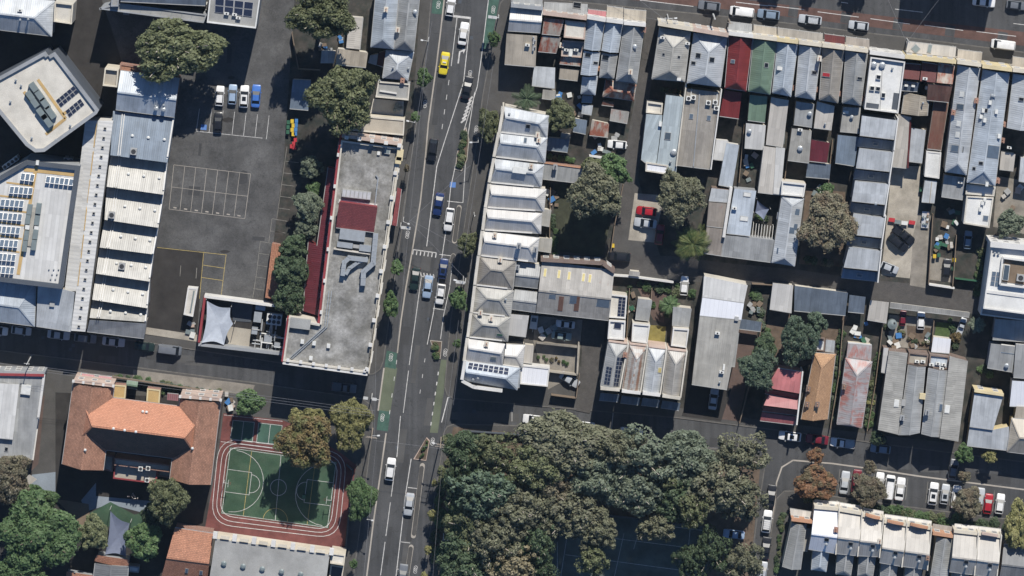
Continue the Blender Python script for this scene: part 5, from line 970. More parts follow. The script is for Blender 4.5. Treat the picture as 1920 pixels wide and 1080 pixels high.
for lab, q, m_, h in (('cream flat carport roof beside the brick lane wall', [(1632, 563), (1667, 567), (1662, 606), (1626, 600)], 'cream', 3.2), ('white flat roofed garden shed behind the twin houses', [(1750, 632), (1783, 636), (1780, 663), (1746, 660)], 'brightwhite', 3.4), ('long grey carport strip along the back lane', [(1669, 567), (1819, 586), (1817, 595), (1668, 577)], 'beige', 3.0), ('white shed roof with a brown fence edge by the back lane', [(1449, 531), (1487, 535), (1484, 587), (1443, 580)], 'white', 3.4), ('dark slate double shed roof under the drooping tree', [(1490, 536), (1590, 549), (1585, 592), (1489, 583)], 'slate', 3.2), ('slate shed roof beside the cream carport', [(1593, 553), (1623, 557), (1620, 588), (1590, 585)], 'slate', 3.1), ('white gate shelter over a driveway off the lane', [(1180, 500 + 8), (1200, 510), (1199, 518), (1179, 516)], 'cream', 2.8)):
    b = B('carport' if 'carport' in lab else 'shed', lab, 'carport' if 'carport' in lab else 'shed'); b.skil(q, (h, h, h - .3, h - .3), m_, z0=2.3 if 'carport' in lab else .1)
# ---- bottom right terraces
G5 = 'terraces with orange pediments'
us = [((1527, 953), (1573, 957), (1566, 1038), (1516, 1030), 'brightwhite', 'zincblue', 'brilliant white slope'), ((1574, 958), (1616, 965), (1607, 1042), (1567, 1038), 'cream', 'galv', 'plain cream slope'), ((1617, 968), (1656, 975), (1648, 1044), (1608, 1042), 'cream', 'galv', 'cream slope beneath a red curved pediment'),
      ((1658, 980), (1700, 986), (1690, 1062), (1649, 1055), 'cream', 'galv', 'cream slope sharing the wide orange pediment'), ((1701, 986), (1746, 993), (1738, 1068), (1692, 1062), 'cream', 'galv', 'cream slope beside the recessed dark entry'), ((1789, 998), (1834, 1003), (1826, 1078), (1780, 1072), 'cream', 'galv', 'cream slope past the recessed dark entry'), ((1835, 1003), (1877, 1008), (1868, 1084), (1827, 1078), 'cream', 'galv', 'cream slope with a flat brown ledge')]
for i, (A_, B_, C_, D_, m1, m2, d_) in enumerate(us):
    b = B('terrace_house', 'hipped row terrace, ' + d_, 'house', G5, 'the terrace with ' + d_, 'creamwall')
    b.hip([A_, B_, C_, D_], 7, 9, 'h', 0, 0, m1, off=.58); b.pw((B_[0] + 1, B_[1] - 4), (C_[0] + 1, C_[1] + 2), 8.2, 'render', .25); b.facade((A_[0], A_[1] - 2), (B_[0], B_[1] - 2), 7.5, 'creamwall', .4); b.skil([(A_[0] + 1, A_[1] - 16), (B_[0] + 1, B_[1] - 16), (B_[0], B_[1] - 6), (A_[0], A_[1] - 6)], (3.4, 3.4, 3.9, 3.9), 'cream', z0=3)
    w_ = (D_[0] + C_[0]) / 2; b.hip([(w_ - 16, D_[1] - 2), (w_ + 14, D_[1] + 2), (w_ + 8, D_[1] + 42), (w_ - 20, D_[1] + 38)], 5.2, 6.8, 'v', 0, 10, m2); b.sky((A_[0] + B_[0]) / 2, D_[1] - 18, 8, 6, 'glass').vent(w_ + 8, D_[1] - 10, .2, .6)
    if i in (2, 3, 4, 6):
        g = MB(); p, q = P(A_[0] + 6, A_[1] - 3, 8.3), P(B_[0] - 6, B_[1] - 3, 8.3); n_ = 8
        for k in range(n_):
            a_, c_ = k / n_, (k + 1) / n_; h_ = (.35 + ((.9, .9, .9, .55, .55, 0, 0)[i]) * math.sin(math.pi * (a_ + c_) / 2)) if i < 6 else .45; g.bar(p.lerp(q, a_) - Vector((0, 0, .9)), p.lerp(q, c_) - Vector((0, 0, .9)), .45, .6 + h_)
        g.build('pediment', M['orangewall' if i < 6 else 'tan' if False else 'pinkwall'], b.o)
    if i in (0, 2, 4): b.chim(C_[0] + 1, (B_[1] + C_[1]) / 2 + (i * 5) - 6, 8.0, ('brickred', 'render', 'brickbrown')[i // 2])
b = B('terrace_house', 'narrow grey gabled wing set back at the row end by the hedge', 'house', G5, 'the narrow grey wing', 'creamwall'); b.hip([(1485, 980), (1512, 983), (1501, 1068), (1467, 1063)], 6, 7.6, 'v', 0, 0, 'galv'); b.skil([(1481, 953), (1524, 960), (1521, 975), (1483, 970)], (3.6, 3.6, 4, 4), 'cream', z0=3); b.facade((1484, 974), (1524, 979), 7.4, 'orangewall', .4); b.skil([(1512, 990), (1520, 991), (1514, 1034), (1505, 1033)], 4.2, 'beige')
b = B('terrace_house', 'recessed dark roofed terrace between two cream slopes', 'house', G5, 'the recessed terrace', 'creamwall'); b.hip([(1757, 1006), (1787, 1010), (1776, 1090), (1744, 1086)], 6, 7.4, 'v', 0, 0, 'galv'); b.facade((1749, 1000), (1787, 1006), 7.4, 'orangewall', .4); b.skil([(1749, 982), (1789, 988), (1788, 1000), (1748, 995)], 3.4, 'cream', z0=3)
b = B('house', 'small slate house corner after the row of cream slopes', 'house', wall='brickbrown'); b.hip([(1882, 1020), (1960, 1030), (1950, 1100), (1872, 1092)], 4.5, 6, 'h', 0, 0, 'galvdark')
# ---- south-west school
b = B('school_building', 'grey sheet roof with a big white raised slab and red edge', 'building', wall='render', short='the grey roof with white slab'); b.skil([(-60, 700), (84, 700), (60, 864), (-60, 852)], (6.6, 6.6, 6.0, 6.0), 'galv'); b.skil([(-60, 716), (36, 721), (24, 824), (-60, 816)], (7.4, 7.4, 7.1, 7.1), 'ribwhite', z0=6); b.sky(49, 730, 17, 17, 'acwhite', 'acwhite', up=.6).sky(12, 842, 6, 7, 'glass').strip('edge_wall', (83, 702), (61, 862), .5, .3, 'whitewall').facade((-60, 697), (84, 700), 6.9, 'greywall', .4, cornice=False).strip('red_flashing', (-60, 700), (83, 703), .5, .25, 'redwall', .3)
b = B('school_building', 'U shaped terracotta tiled school with bright orange central roof', 'building', wall='brickred', short='the terracotta school')
b.hip([(137, 718), (214, 728), (194, 882), (116, 870)], 8.2, 11.3, 'v', 0, 0, 'terrabrown'); b.hip([(337, 748), (414, 753), (395, 909), (318, 898)], 8.2, 11.3, 'v', 0, 0, 'terrabrown'); b.hip([(150, 738), (388, 768), (376, 866), (136, 836)], 8.2, 13.2, 'h', 34, 34, 'terralight', off=.5, z0=7, south='terrashade')
b.flat([(215, 858), (320, 872), (318, 885), (214, 872)], 6.0, 'flattan', .2); b.flat([(216, 862), (297, 876), (293, 907), (212, 897)], 4.6, 'flattan', .25, 'redwall'); b.flat([(195, 852), (214, 855), (211, 885), (193, 880)], 4.3, 'flattan', .2); b.flat([(298, 876), (322, 880), (320, 896), (296, 893)], 4.0, 'flattan', .2)
for x, y in ((264, 878), (278, 877), (276, 899)): b.ac(x, y, w=.9, l=.9)
b.facade((138, 714), (213, 723), 9.4, 'pinkwall', .45); b.facade((338, 743), (414, 749), 9.4, 'pinkwall', .45)
for i in range(5): b.boxp('pinnacle', 138 + i * 18.7, 714 + i * 2.3, .5, .5, .7, 'whitewall', base=9.3).boxp('pinnacle', 338 + i * 19, 743 + i * 1.6, .5, .5, .7, 'whitewall', base=9.3)
for x, y in ((268, 771), (275, 772), (160, 843), (361, 840), (213, 803), (234, 806), (255, 809)): b.vent(x, y, .18, .5, 'acwhite')
b.flat([(212, 721), (237, 723), (235, 748), (210, 746)], 4.2, 'ochre', .1, 'yellowwall'); b.flat([(276, 728), (301, 731), (299, 758), (274, 755)], 4.2, 'ochre', .1, 'yellowwall')
b.skil([(154, 700), (177, 703), (177, 712), (153, 710)], (3.0, 3.0, 3.5, 3.5), 'pinkred', z0=2.8); b.skil([(185, 704), (209, 707), (209, 716), (185, 713)], (3.0, 3.0, 3.5, 3.5), 'pinkred', z0=2.8); b.skil([(314, 737), (335, 739), (334, 752), (313, 750)], (3.0, 3.0, 3.5, 3.5), 'darkred', z0=2.8)
b = B('shed', 'dark green garden shed in the school hedge', 'shed'); b.hip([(238, 713), (259, 716), (257, 730), (236, 727)], 2.4, 3.1, 'h', 0, 0, 'green')
b = B('school_building', 'terracotta tiled gable beside the pale grey buttressed hall', 'building', wall='brickred', short='the terracotta gable'); b.hip([(328, 989), (400, 1000), (388, 1094), (302, 1084)], 6.2, 8.6, 'h', 0, 0, 'terracotta', off=.55); b.sky(350, 1070, 5, 7, 'panelpale').sky(377, 1074, 5, 7, 'panelpale')
b = B('school_hall', 'pale grey hall roof with cream buttress posts beside the track', 'building', wall='creamwall', short='the buttressed hall'); b.skil([(404, 1010), (618, 1040), (605, 1140), (388, 1115)], (8.4, 8.4, 9.4, 9.4), 'flatgrey', gut=False); b.flat([(621, 1036), (648, 1040), (645, 1060), (619, 1056)], 7.4, 'flatcream', .3, 'creamwall'); b.flat([(620, 1058), (645, 1062), (640, 1095), (616, 1090)], 5, 'darkwall', .3, 'creamwall')
for i in range(7): x, y = lerp((404, 1003), (622, 1034), i / 6); b.boxp('buttress', x, y - 1, .9, 1.3, 1.2, 'whitewall', base=7.6)
for i in range(6): x, y = lerp((422, 1007), (602, 1033), i / 5); b.boxp('parapet_block', x, y, 1.8, .6, .6, 'creamwall', base=8.3)
for i in range(5): b.vent(420 + i * 36, 1056 + i * 5, .35, .5, 'greyduct', True)
b = B('school_building', 'small grey ribbed gable with a terracotta strip beside the playground', 'building', wall='greywall'); b.skil([(181, 1041), (243, 1050), (241, 1062), (209, 1060), (177, 1052)], (5, 5, 4.6, 4.6, 4.6), 'terracotta'); b.hip([(178, 1056), (241, 1063), (236, 1130), (170, 1125)], 4.4, 5.6, 'v', 0, 0, 'galvdark'); b.skil([(125, 1072), (180, 1080), (178, 1100), (122, 1095)], 3.4, 'terracotta'); b.flat([(241, 1060), (261, 1063), (260, 1074), (240, 1072)], 3, 'flatwhite', .1)
b = B('shelter', 'pale lozenge shaped shelter roof beside the brownish trees', 'shelter'); b.skil([(54, 889), (69, 899), (44, 919), (38, 914)], (3.1, 3.1, 2.9, 2.9), 'cream', z0=2.7)
# a tall block across the top street, whose shadow falls on the carriageway
b = B('shop', 'tall rendered shop row across the top street', 'shop', wall='render'); b.flat([(1745, -235), (1912, -213), (1897, -95), (1732, -112)], 15.0, 'flatgrey', .8)
for s_ in ALLB:                       # put every Empty at its building's base
    if not s_.foot: continue
    c = sum(s_.foot, Vector()) / len(s_.foot); base = Vector((c.x, c.y, 0.1))
    for ch_ in s_.o.children: ch_.location = ch_.location - base
    s_.o.location = base
# ------------------------------------------------------------------ traffic islands
def island(label, poly, plants=None, m='kerbpaint', inner='soil', ht=.14):
    ps = [P(x, y, ht) for x, y in poly]; c = sum(ps, Vector()) / len(ps); c.z = 0; t = thing('traffic_island', label, 'traffic island', None, c)
    g = MB(); g.prism([p - c for p in ps], -.05); g.build('kerb_ring', M[m], t)
    g = MB(); g.prism([(p - c) * .0 + Vector(((p - c).x * .86, (p - c).y * .93, ht + .02)) for p in ps], 0.0); g.build('bed', M[inner], t)
def capsule(p, q, w_):
    p, q = Vector(p), Vector(q); d = (q - p).normalized(); n = Vector((-d.y, d.x)); out = []
    for k in range(7): a_ = math.pi * k / 6; out.append(q + n * w_ * math.cos(a_) + d * w_ * math.sin(a_))
    for k in range(7): a_ = math.pi * k / 6; out.append(p - n * w_ * math.cos(a_) - d * w_ * math.sin(a_))
    return [tuple(v) for v in out]
island('leafy planted traffic island between the bus lane lines', [(874, 238), (880, 262), (876, 300), (866, 321), (853, 318), (856, 290), (866, 250)], inner='soil')
island('short shrubby traffic island by the green cycle lane', [(806, 638), (829, 640), (826, 673), (818, 672)], inner='soil'); island('triangular pink edged island with low plants', [(800, 820), (806, 826), (799, 864), (775, 861)], m='pinkwall', inner='soil')
for lab, p_, q_ in (('long narrow island beside the white wagon', (861, 389), (852, 452)), ('tiny oval island beside the navy hatchback', (850, 480), (847, 489)), ('long narrow island beside the silver sedan', (792, 873), (775, 1005)), ('narrow island at the foot of the main road', (771, 1026), (758, 1110))): island(lab, capsule(p_, q_, 4.6), inner='asphaltpath', m='kerbpaint')
# ------------------------------------------------------------------ poles, lamps, wires
def arm_pole(name, label, x, y, h, m, arms, cat, group=None, lamp=None, r=.14, rz=7.3):
    b_ = P(x, y, 0.1); t = thing(name, label, cat, group, b_, math.radians(-rz))
    g = MB(); g.tube((0, 0, 0), (0, 0, h), r, r * .7, 10); g.build('pole', M[m], t)
    for z_, l_ in arms:
        g = MB(); g.bar((-l_ / 2, .12, z_), (l_ / 2, .12, z_), .1, .12); a_ = g.build('cross_arm', M[m], t); g = MB()
        for k in (-.45, -.2, .2, .45): g.tube((k * l_, .12, z_ + .12), (k * l_, .12, z_ + .3), .05, .03, 6)
        g.build('insulator', M['acgrey'], a_)
    if lamp:
        dx, dy, lh = lamp; g = MB(); g.tube((0, 0, lh - .4), (dx * .8, dy * .8, lh), .05, .04, 6); a_ = g.build('lamp_arm', M['polemetal'], t); g = MB(); g.bar((dx * .75, dy * .75, lh - .02), (dx * 1.1, dy * 1.1, lh - .02), .28, .12); g.build('lamp_head', M['lamp'], a_)
    return t
GP = 'power poles'
arm_pole('power_pole', 'timber power pole with cross arms at the park corner', 827, 820, 12, 'polewood', ((11.6, 2.2), (9.6, 1.6), (8.6, 1.6)), 'power pole', lamp=(-1.6, .2, 8.6))
arm_pole('power_pole', 'timber power pole with cross arms near the yellow green tree', 699, 803, 12, 'polewood', ((11.6, 2.4), (10.6, 2.0)), 'power pole', lamp=(1.5, .3, 9))
arm_pole('power_pole', 'pale power pole beside the red edged school roof', 59, 667, 11, 'polemetal', ((10.6, 1.2),), 'power pole'); arm_pole('power_pole', 'power pole at the mouth of the brick lane', 1251, 27, 10, 'polemetal', ((9.4, 1.6),), 'power pole', lamp=(1.6, .3, 8.6))
arm_pole('power_pole', 'steel mast beside the dark blue parked car', 1337, 26, 10.5, 'polemetal', (), 'power pole', r=.22); arm_pole('power_pole', 'slim pole at the verandah corner by the white van', 1366, 36, 9, 'polewood', ((8.6, 1.2),), 'power pole')
arm_pole('power_pole', 'corner pole carrying two crossing tram wires', 1700, 72, 9, 'polemetal', (), 'power pole')
for lab, x, y, l_ in (('street lamp opposite the yellow taxi', 804, 70, (-1.4, .1, 8)), ('street lamp by the small round footpath tree', 779, 222, (-1.6, .2, 7.5)), ('street lamp beside the planted island', 897, 258, (-1.6, -.2, 8)), ('street lamp near the long narrow island', 889, 398, (.2, -.3, 3.2)), ('street lamp near the pale blue sedan', 869, 517, (-1.8, .1, 8)), ('street lamp by the triangular island', 832, 1000, (1.2, .1, 7)), ('street lamp by the corner building awning', 757, 407, (1.3, -.3, 7)), ('street lamp below the green footpath tree', 690, 962, (1.2, 0, 7))): arm_pole('street_lamp', lab, x, y, l_[2], 'polemetal', (), 'street lamp', lamp=l_, r=.09)
def signal(label, x, y, armx, heads):
    b_ = P(x, y, 0.1); t = thing('traffic_signal', label, 'traffic light', None, b_, math.radians(-7.3)); g = MB(); g.tube((0, 0, 0), (0, 0, 6.2), .12, .09, 8); g.tube((0, 0, 6), (armx, 0, 6.3), .08, .06, 8); g.build('mast', M['polemetal'], t)
    for k in heads:
        g = MB(); g.box((k, 0, 5.2), .55, .35, 1.1); hd = g.build('signal_head', M['fan'], t); g = MB(); g.box((k, 0, 6.3), .95, .6, .04); g.build('backing_board', M['polemetal'], hd)
signal('signal mast reaching over the road by the corner awning', 752, 418, 1.8, (.6, 1.6)); signal('signal mast beside the green cycle box at the top', 935, 28, -1.8, (-.8, -1.7)); signal('signal mast by the pale blue sedan', 873, 522, -1.6, (-.6, -1.5)); signal('signal mast at the tree shaded corner', 698, 738, 1.6, (-1.2, .6))
def wire(p, hp, q, hq, sag=.4, grp='overhead wires', lab='thin overhead wire strung between poles'):
    a_, b_ = P(*p, hp), P(*q, hq); n_ = 8; g = MB(); L = []
    for i in range(n_ + 1): u_ = i / n_; v = a_.lerp(b_, u_); v.z -= sag * 4 * u_ * (1 - u_); L.append(v - a_)
    for i in range(n_): g.tube(L[i], L[i + 1], .022, .022, 4, False)
    o = g.build('overhead_wire', M['wire']); o.location = a_; tag(o, lab, 'wire', grp)
for p, q in (((59, 690), (-120, 665)), ((59, 690), (700, 775)), ((61, 686), (702, 770)), ((57, 694), (698, 780)), ((701, 826), (829, 842)), ((702, 820), (706, 600)), ((706, 822), (680, 1100)), ((829, 842), (860, 600)), ((831, 838), (810, 1100)), ((827, 846), (1140, 880))): wire(p, 10.6, q, 10.6)
for p, q in (((882, 310), (768, 415)), ((768, 415), (880, 530)), ((770, 413), (866, 465)), ((1700, 80), (1640, -60)), ((1700, 80), (1790, -40)), ((1251, 40), (1620, 100)), ((1251, 40), (960, -10)), ((1251, 40), (1160, -30))): wire(p, 8, q, 8, .25)
for p, q in (((806, 40), (745, 640)), ((810, 40), (740, 500)), ((925, 120), (870, 480)), ((885, 480), (850, 760)), ((1140, 860), (1430, 830))): wire(p, 7.5, q, 7.5, .3)
# ------------------------------------------------------------------ cars
CARM = {}
def car_meshes(kind):
    """front points to +X; origin at the middle on the road"""
    if kind in CARM: return CARM[kind]
    K = dict(sedan=(4.65, 1.82, .92, 1.44, (1.30, 2.02, 3.22, 3.95), .98), hatch=(4.15, 1.75, .95, 1.48, (1.12, 1.78, 3.35, 3.92), .99), suv=(4.6, 1.86, 1.05, 1.7, (1.2, 1.82, 3.75, 4.35), 1.04), wagon=(4.75, 1.8, .94, 1.47, (1.3, 1.98, 4.0, 4.5), .98), van=(5.0, 1.92, 1.12, 2.05, (.55, 1.15, 4.72, 4.92), 1.1), ute=(5.1, 1.85, 1.02, 1.72, (1.3, 1.92, 2.75, 3.05), 1.02))[kind]
    L, W, sh, top, (w0, w1, r0, r1), hood = K; hw = W / 2
    def half(x):                       # plan outline
        f = min(1, max(0, x / .55)); r_ = min(1, max(0, (L - x) / .45)); k = 1 - .20 * (1 - f) ** 2.2 - .14 * (1 - r_) ** 2.2
        return hw * k
    xs = [0, .05, .18, .4, .8, w0, w1, (w1 + r0) / 2, r0, r1, L - .3, L - .1, L]
    if kind == 'ute': xs = [0, .05, .18, .4, .8, w0, w1, r0, r1 + .02]
    def deck(x):
        if x <= w0: return .66 + (hood - .66) * min(1, (x / w0)) ** .45
        if x >= r1: return sh + .02 - .12 * min(1, (x - r1) / max(.1, L - r1)) ** 2
        return sh
    g = MB(); rings = []
    for x in xs:
        h_ = half(x); d = deck(x); e_ = .10 if 0 < x < xs[-1] else .2
        rings.append([Vector((L / 2 - x, y, z)) for y, z in ((-h_ * .93, .22 + e_ * .3), (-h_, .48), (-h_ * .985, d - .12), (-h_ * .90, d - .015), (-h_ * .5, d + .025), (0, d + .035), (h_ * .5, d + .025), (h_ * .90, d - .015), (h_ * .985, d - .12), (h_, .48), (h_ * .93, .22 + e_ * .3))])
    for a_, b_ in zip(rings, rings[1:]):
        for i in range(10): g.face([a_[i], a_[i + 1], b_[i + 1], b_[i]], True)
        g.face([a_[10], a_[0], b_[0], b_[10]], True)
    g.face(rings[0]); g.face(rings[-1][::-1])
    out = {'body': g.mesh('car_body_' + kind, True)}
    if kind == 'ute':
        g = MB(); g.box((L / 2 - (r1 + L) / 2 - .04, 0, .55), L - r1 - .1, W - .04, .12)
        for sx, sy, lx, ly in ((0, 1, 1, 0), (0, -1, 1, 0), (-1, 0, 0, 1)): g.box((L / 2 - (r1 + L) / 2 - .04 + sx * (L - r1 - .2) / 2, sy * (W - .14) / 2, .6), (L - r1 - .1) if lx else .08, (W - .06) if ly else .08, .42)
        out['tray'] = g.mesh('car_tray')
    def rp(x, y, z): return Vector((L / 2 - x, y, z))
    bw0, bw1 = hw * .86, hw * .86; tw = hw * .70
    base = [(w0, bw0, deck(w0) + .02), (r1, bw1, deck(r1) + .0)]
    tf, tr = (w1, tw * .96, top - .06), (r0, tw * .96, top - .06)
    g = MB(); nx, ny = 7, 7; grid = [[rp(w1 + (r0 - w1) * i / nx, tw * (2 * j / ny - 1), top - .06 + .06 * (1 - (2 * j / ny - 1) ** 2) * (1 - .25 * (2 * i / nx - 1) ** 2)) for j in range(ny + 1)] for i in range(nx + 1)]
    for i in range(nx):
        for j in range(ny): g.face([grid[i][j], grid[i + 1][j], grid[i + 1][j + 1], grid[i][j + 1]], False)
    for i in range(nx):                                # lip round the roof
        for j, s_ in ((0, 1), (ny, -1)): p, q = grid[i][j], grid[i + 1][j]; g.face([p, q, q - Vector((0, -.03 * s_ * 0, .05)), p - Vector((0, 0, .05))])
    out['roof'] = g.mesh('car_roof_' + kind, True)
    def quad(nm, ps):
        g = MB(); g.face(ps); g.face([p - Vector((0, 0, .02)) for p in ps][::-1]); out[nm] = g.mesh(nm)
    quad('windscreen', [rp(w0, -bw0 * .97, deck(w0) + .01), rp(w1 + .02, -tw * .98, top - .055), rp(w1 + .02, tw * .98, top - .055), rp(w0, bw0 * .97, deck(w0) + .01)][::-1])
    quad('rear_window', [rp(r1, -bw1 * .95, deck(r1) + .01), rp(r0 - .02, -tw * .98, top - .055), rp(r0 - .02, tw * .98, top - .055), rp(r1, bw1 * .95, deck(r1) + .01)])
    for s_, nm in ((1, 'side_window_a'), (-1, 'side_window_b')):
        ps = [rp(w0, s_ * bw0, deck(w0)), rp(w1, s_ * tw, top - .06), rp(r0, s_ * tw, top - .06), rp(r1, s_ * bw1, deck(r1))]
        if kind == 'van': ps = [rp(w0, s_ * bw0, sh), rp(w1, s_ * tw, top - .06), rp(1.9, s_ * tw, top - .06), rp(1.9, s_ * bw0, sh)]; out['side_panel'] = None
        quad(nm, ps if s_ > 0 else ps[::-1])
    if kind == 'van':
        g = MB()
        for s_ in (1, -1): ps = [rp(1.9, s_ * bw0, sh), rp(1.9, s_ * tw, top - .06), rp(r0, s_ * tw, top - .06), rp(r1, s_ * bw0, sh)]; g.face(ps if s_ > 0 else ps[::-1])
        out['side_panel'] = g.mesh('van_side_panel')
    g = MB(); g.tube((0, -.11, 0), (0, .11, 0), .32, .32, 16); out['tyre'] = g.mesh('car_tyre'); g = MB(); g.tube((0, -.115, 0), (0, .115, 0), .2, .2, 12); out['rim'] = g.mesh('car_rim')
    g = MB(); g.box((0, 0, -.06), .16, .36, .13); out['lamp'] = g.mesh('car_lamp'); g = MB(); g.box((0, 0, -.06), .14, .2, .14); out['mirror'] = g.mesh('car_mirror')
    for k_, me in out.items():
        if me is not None: me.materials.append(M['rubber'])
    out['K'] = K; CARM[kind] = out; return out
CATN = dict(sedan='sedan', hatch='hatchback', suv='suv', wagon='station_wagon', van='delivery_van', ute='utility_truck')
def car(kind, x, y, hd, col, label, group, sc_=1.0, extra=None):
    me = car_meshes(kind); L, W, sh, top, (w0, w1, r0, r1), hood = me['K']
    onblk = 0.14 if extra and 'yard' in extra else 0.02
    pz = P(x, y, .9); t = thing('parked_' + CATN[kind] if 'parked' in group or 'yard' in group else CATN[kind], label, 'van' if kind == 'van' else 'car', group, Vector((pz.x, pz.y, onblk)), math.radians(90 - hd)); t.scale = (sc_,) * 3
    pm = M['p_' + col]
    def part(n_, key, m, loc=(0, 0, 0), par=t):
        o = link(n_, me[key], par); o.location = loc; omat(o, m); return o
    part('body', 'body', pm); part('roof', 'roof', pm)
    part('windscreen', 'windscreen', M['glass']); part('rear_window', 'rear_window', M['glass']); part('side_window', 'side_window_a', M['glass']); part('side_window', 'side_window_b', M['glass'])
    if kind == 'van': part('side_panel', 'side_panel', pm)
    if kind == 'ute': part('tray', 'tray', pm if col != 'white' else M['galvduct'])
    for sx in (L / 2 - .85, -L / 2 + .9):
        for sy in (-1, 1): w_ = part('wheel', 'tyre', M['rubber'], (sx, sy * (W / 2 - .1), .32)); part('rim', 'rim', M['rim'], (0, 0, 0), w_)
    for sy in (-1, 1):
        part('headlight', 'lamp', M['head'], (L / 2 - .13, sy * W * .34, .62)); part('taillight', 'lamp', M['tail'], (-L / 2 + .10, sy * W * .36, .72)); part('mirror', 'mirror', pm, (L / 2 - w0 - .25, sy * (W / 2 + .08), sh + .02))
    if extra and 'rack' in extra:
        g = MB()
        for i in range(5): g.bar((L / 2 - w1 - .3 - i * .42, -W * .36, top + .06), (L / 2 - w1 - .3 - i * .42, W * .36, top + .06), .05, .04)
        for s_ in (-1, 1): g.bar((L / 2 - w1 - .2, s_ * W * .35, top + .02), (L / 2 - r0 + .2, s_ * W * .35, top + .02), .05, .08)
        g.build('roof_rack', M['alu'], t)
    if extra and 'sun' in extra:
        g = MB(); g.box((L / 2 - (w1 + r0) / 2 + .1, 0, top - .01), .9, .8, .015); g.build('sunroof', M['glass'], t)
    if extra and 'taxi' in extra:
        g = MB(); g.box((L / 2 - (w1 + r0) / 2, 0, top), .25, .7, .14); g.build('taxi_light', M['acwhite'], t)
    return t
GM, GQ = 'cars driving along the main road', 'cars parked along the kerbs'
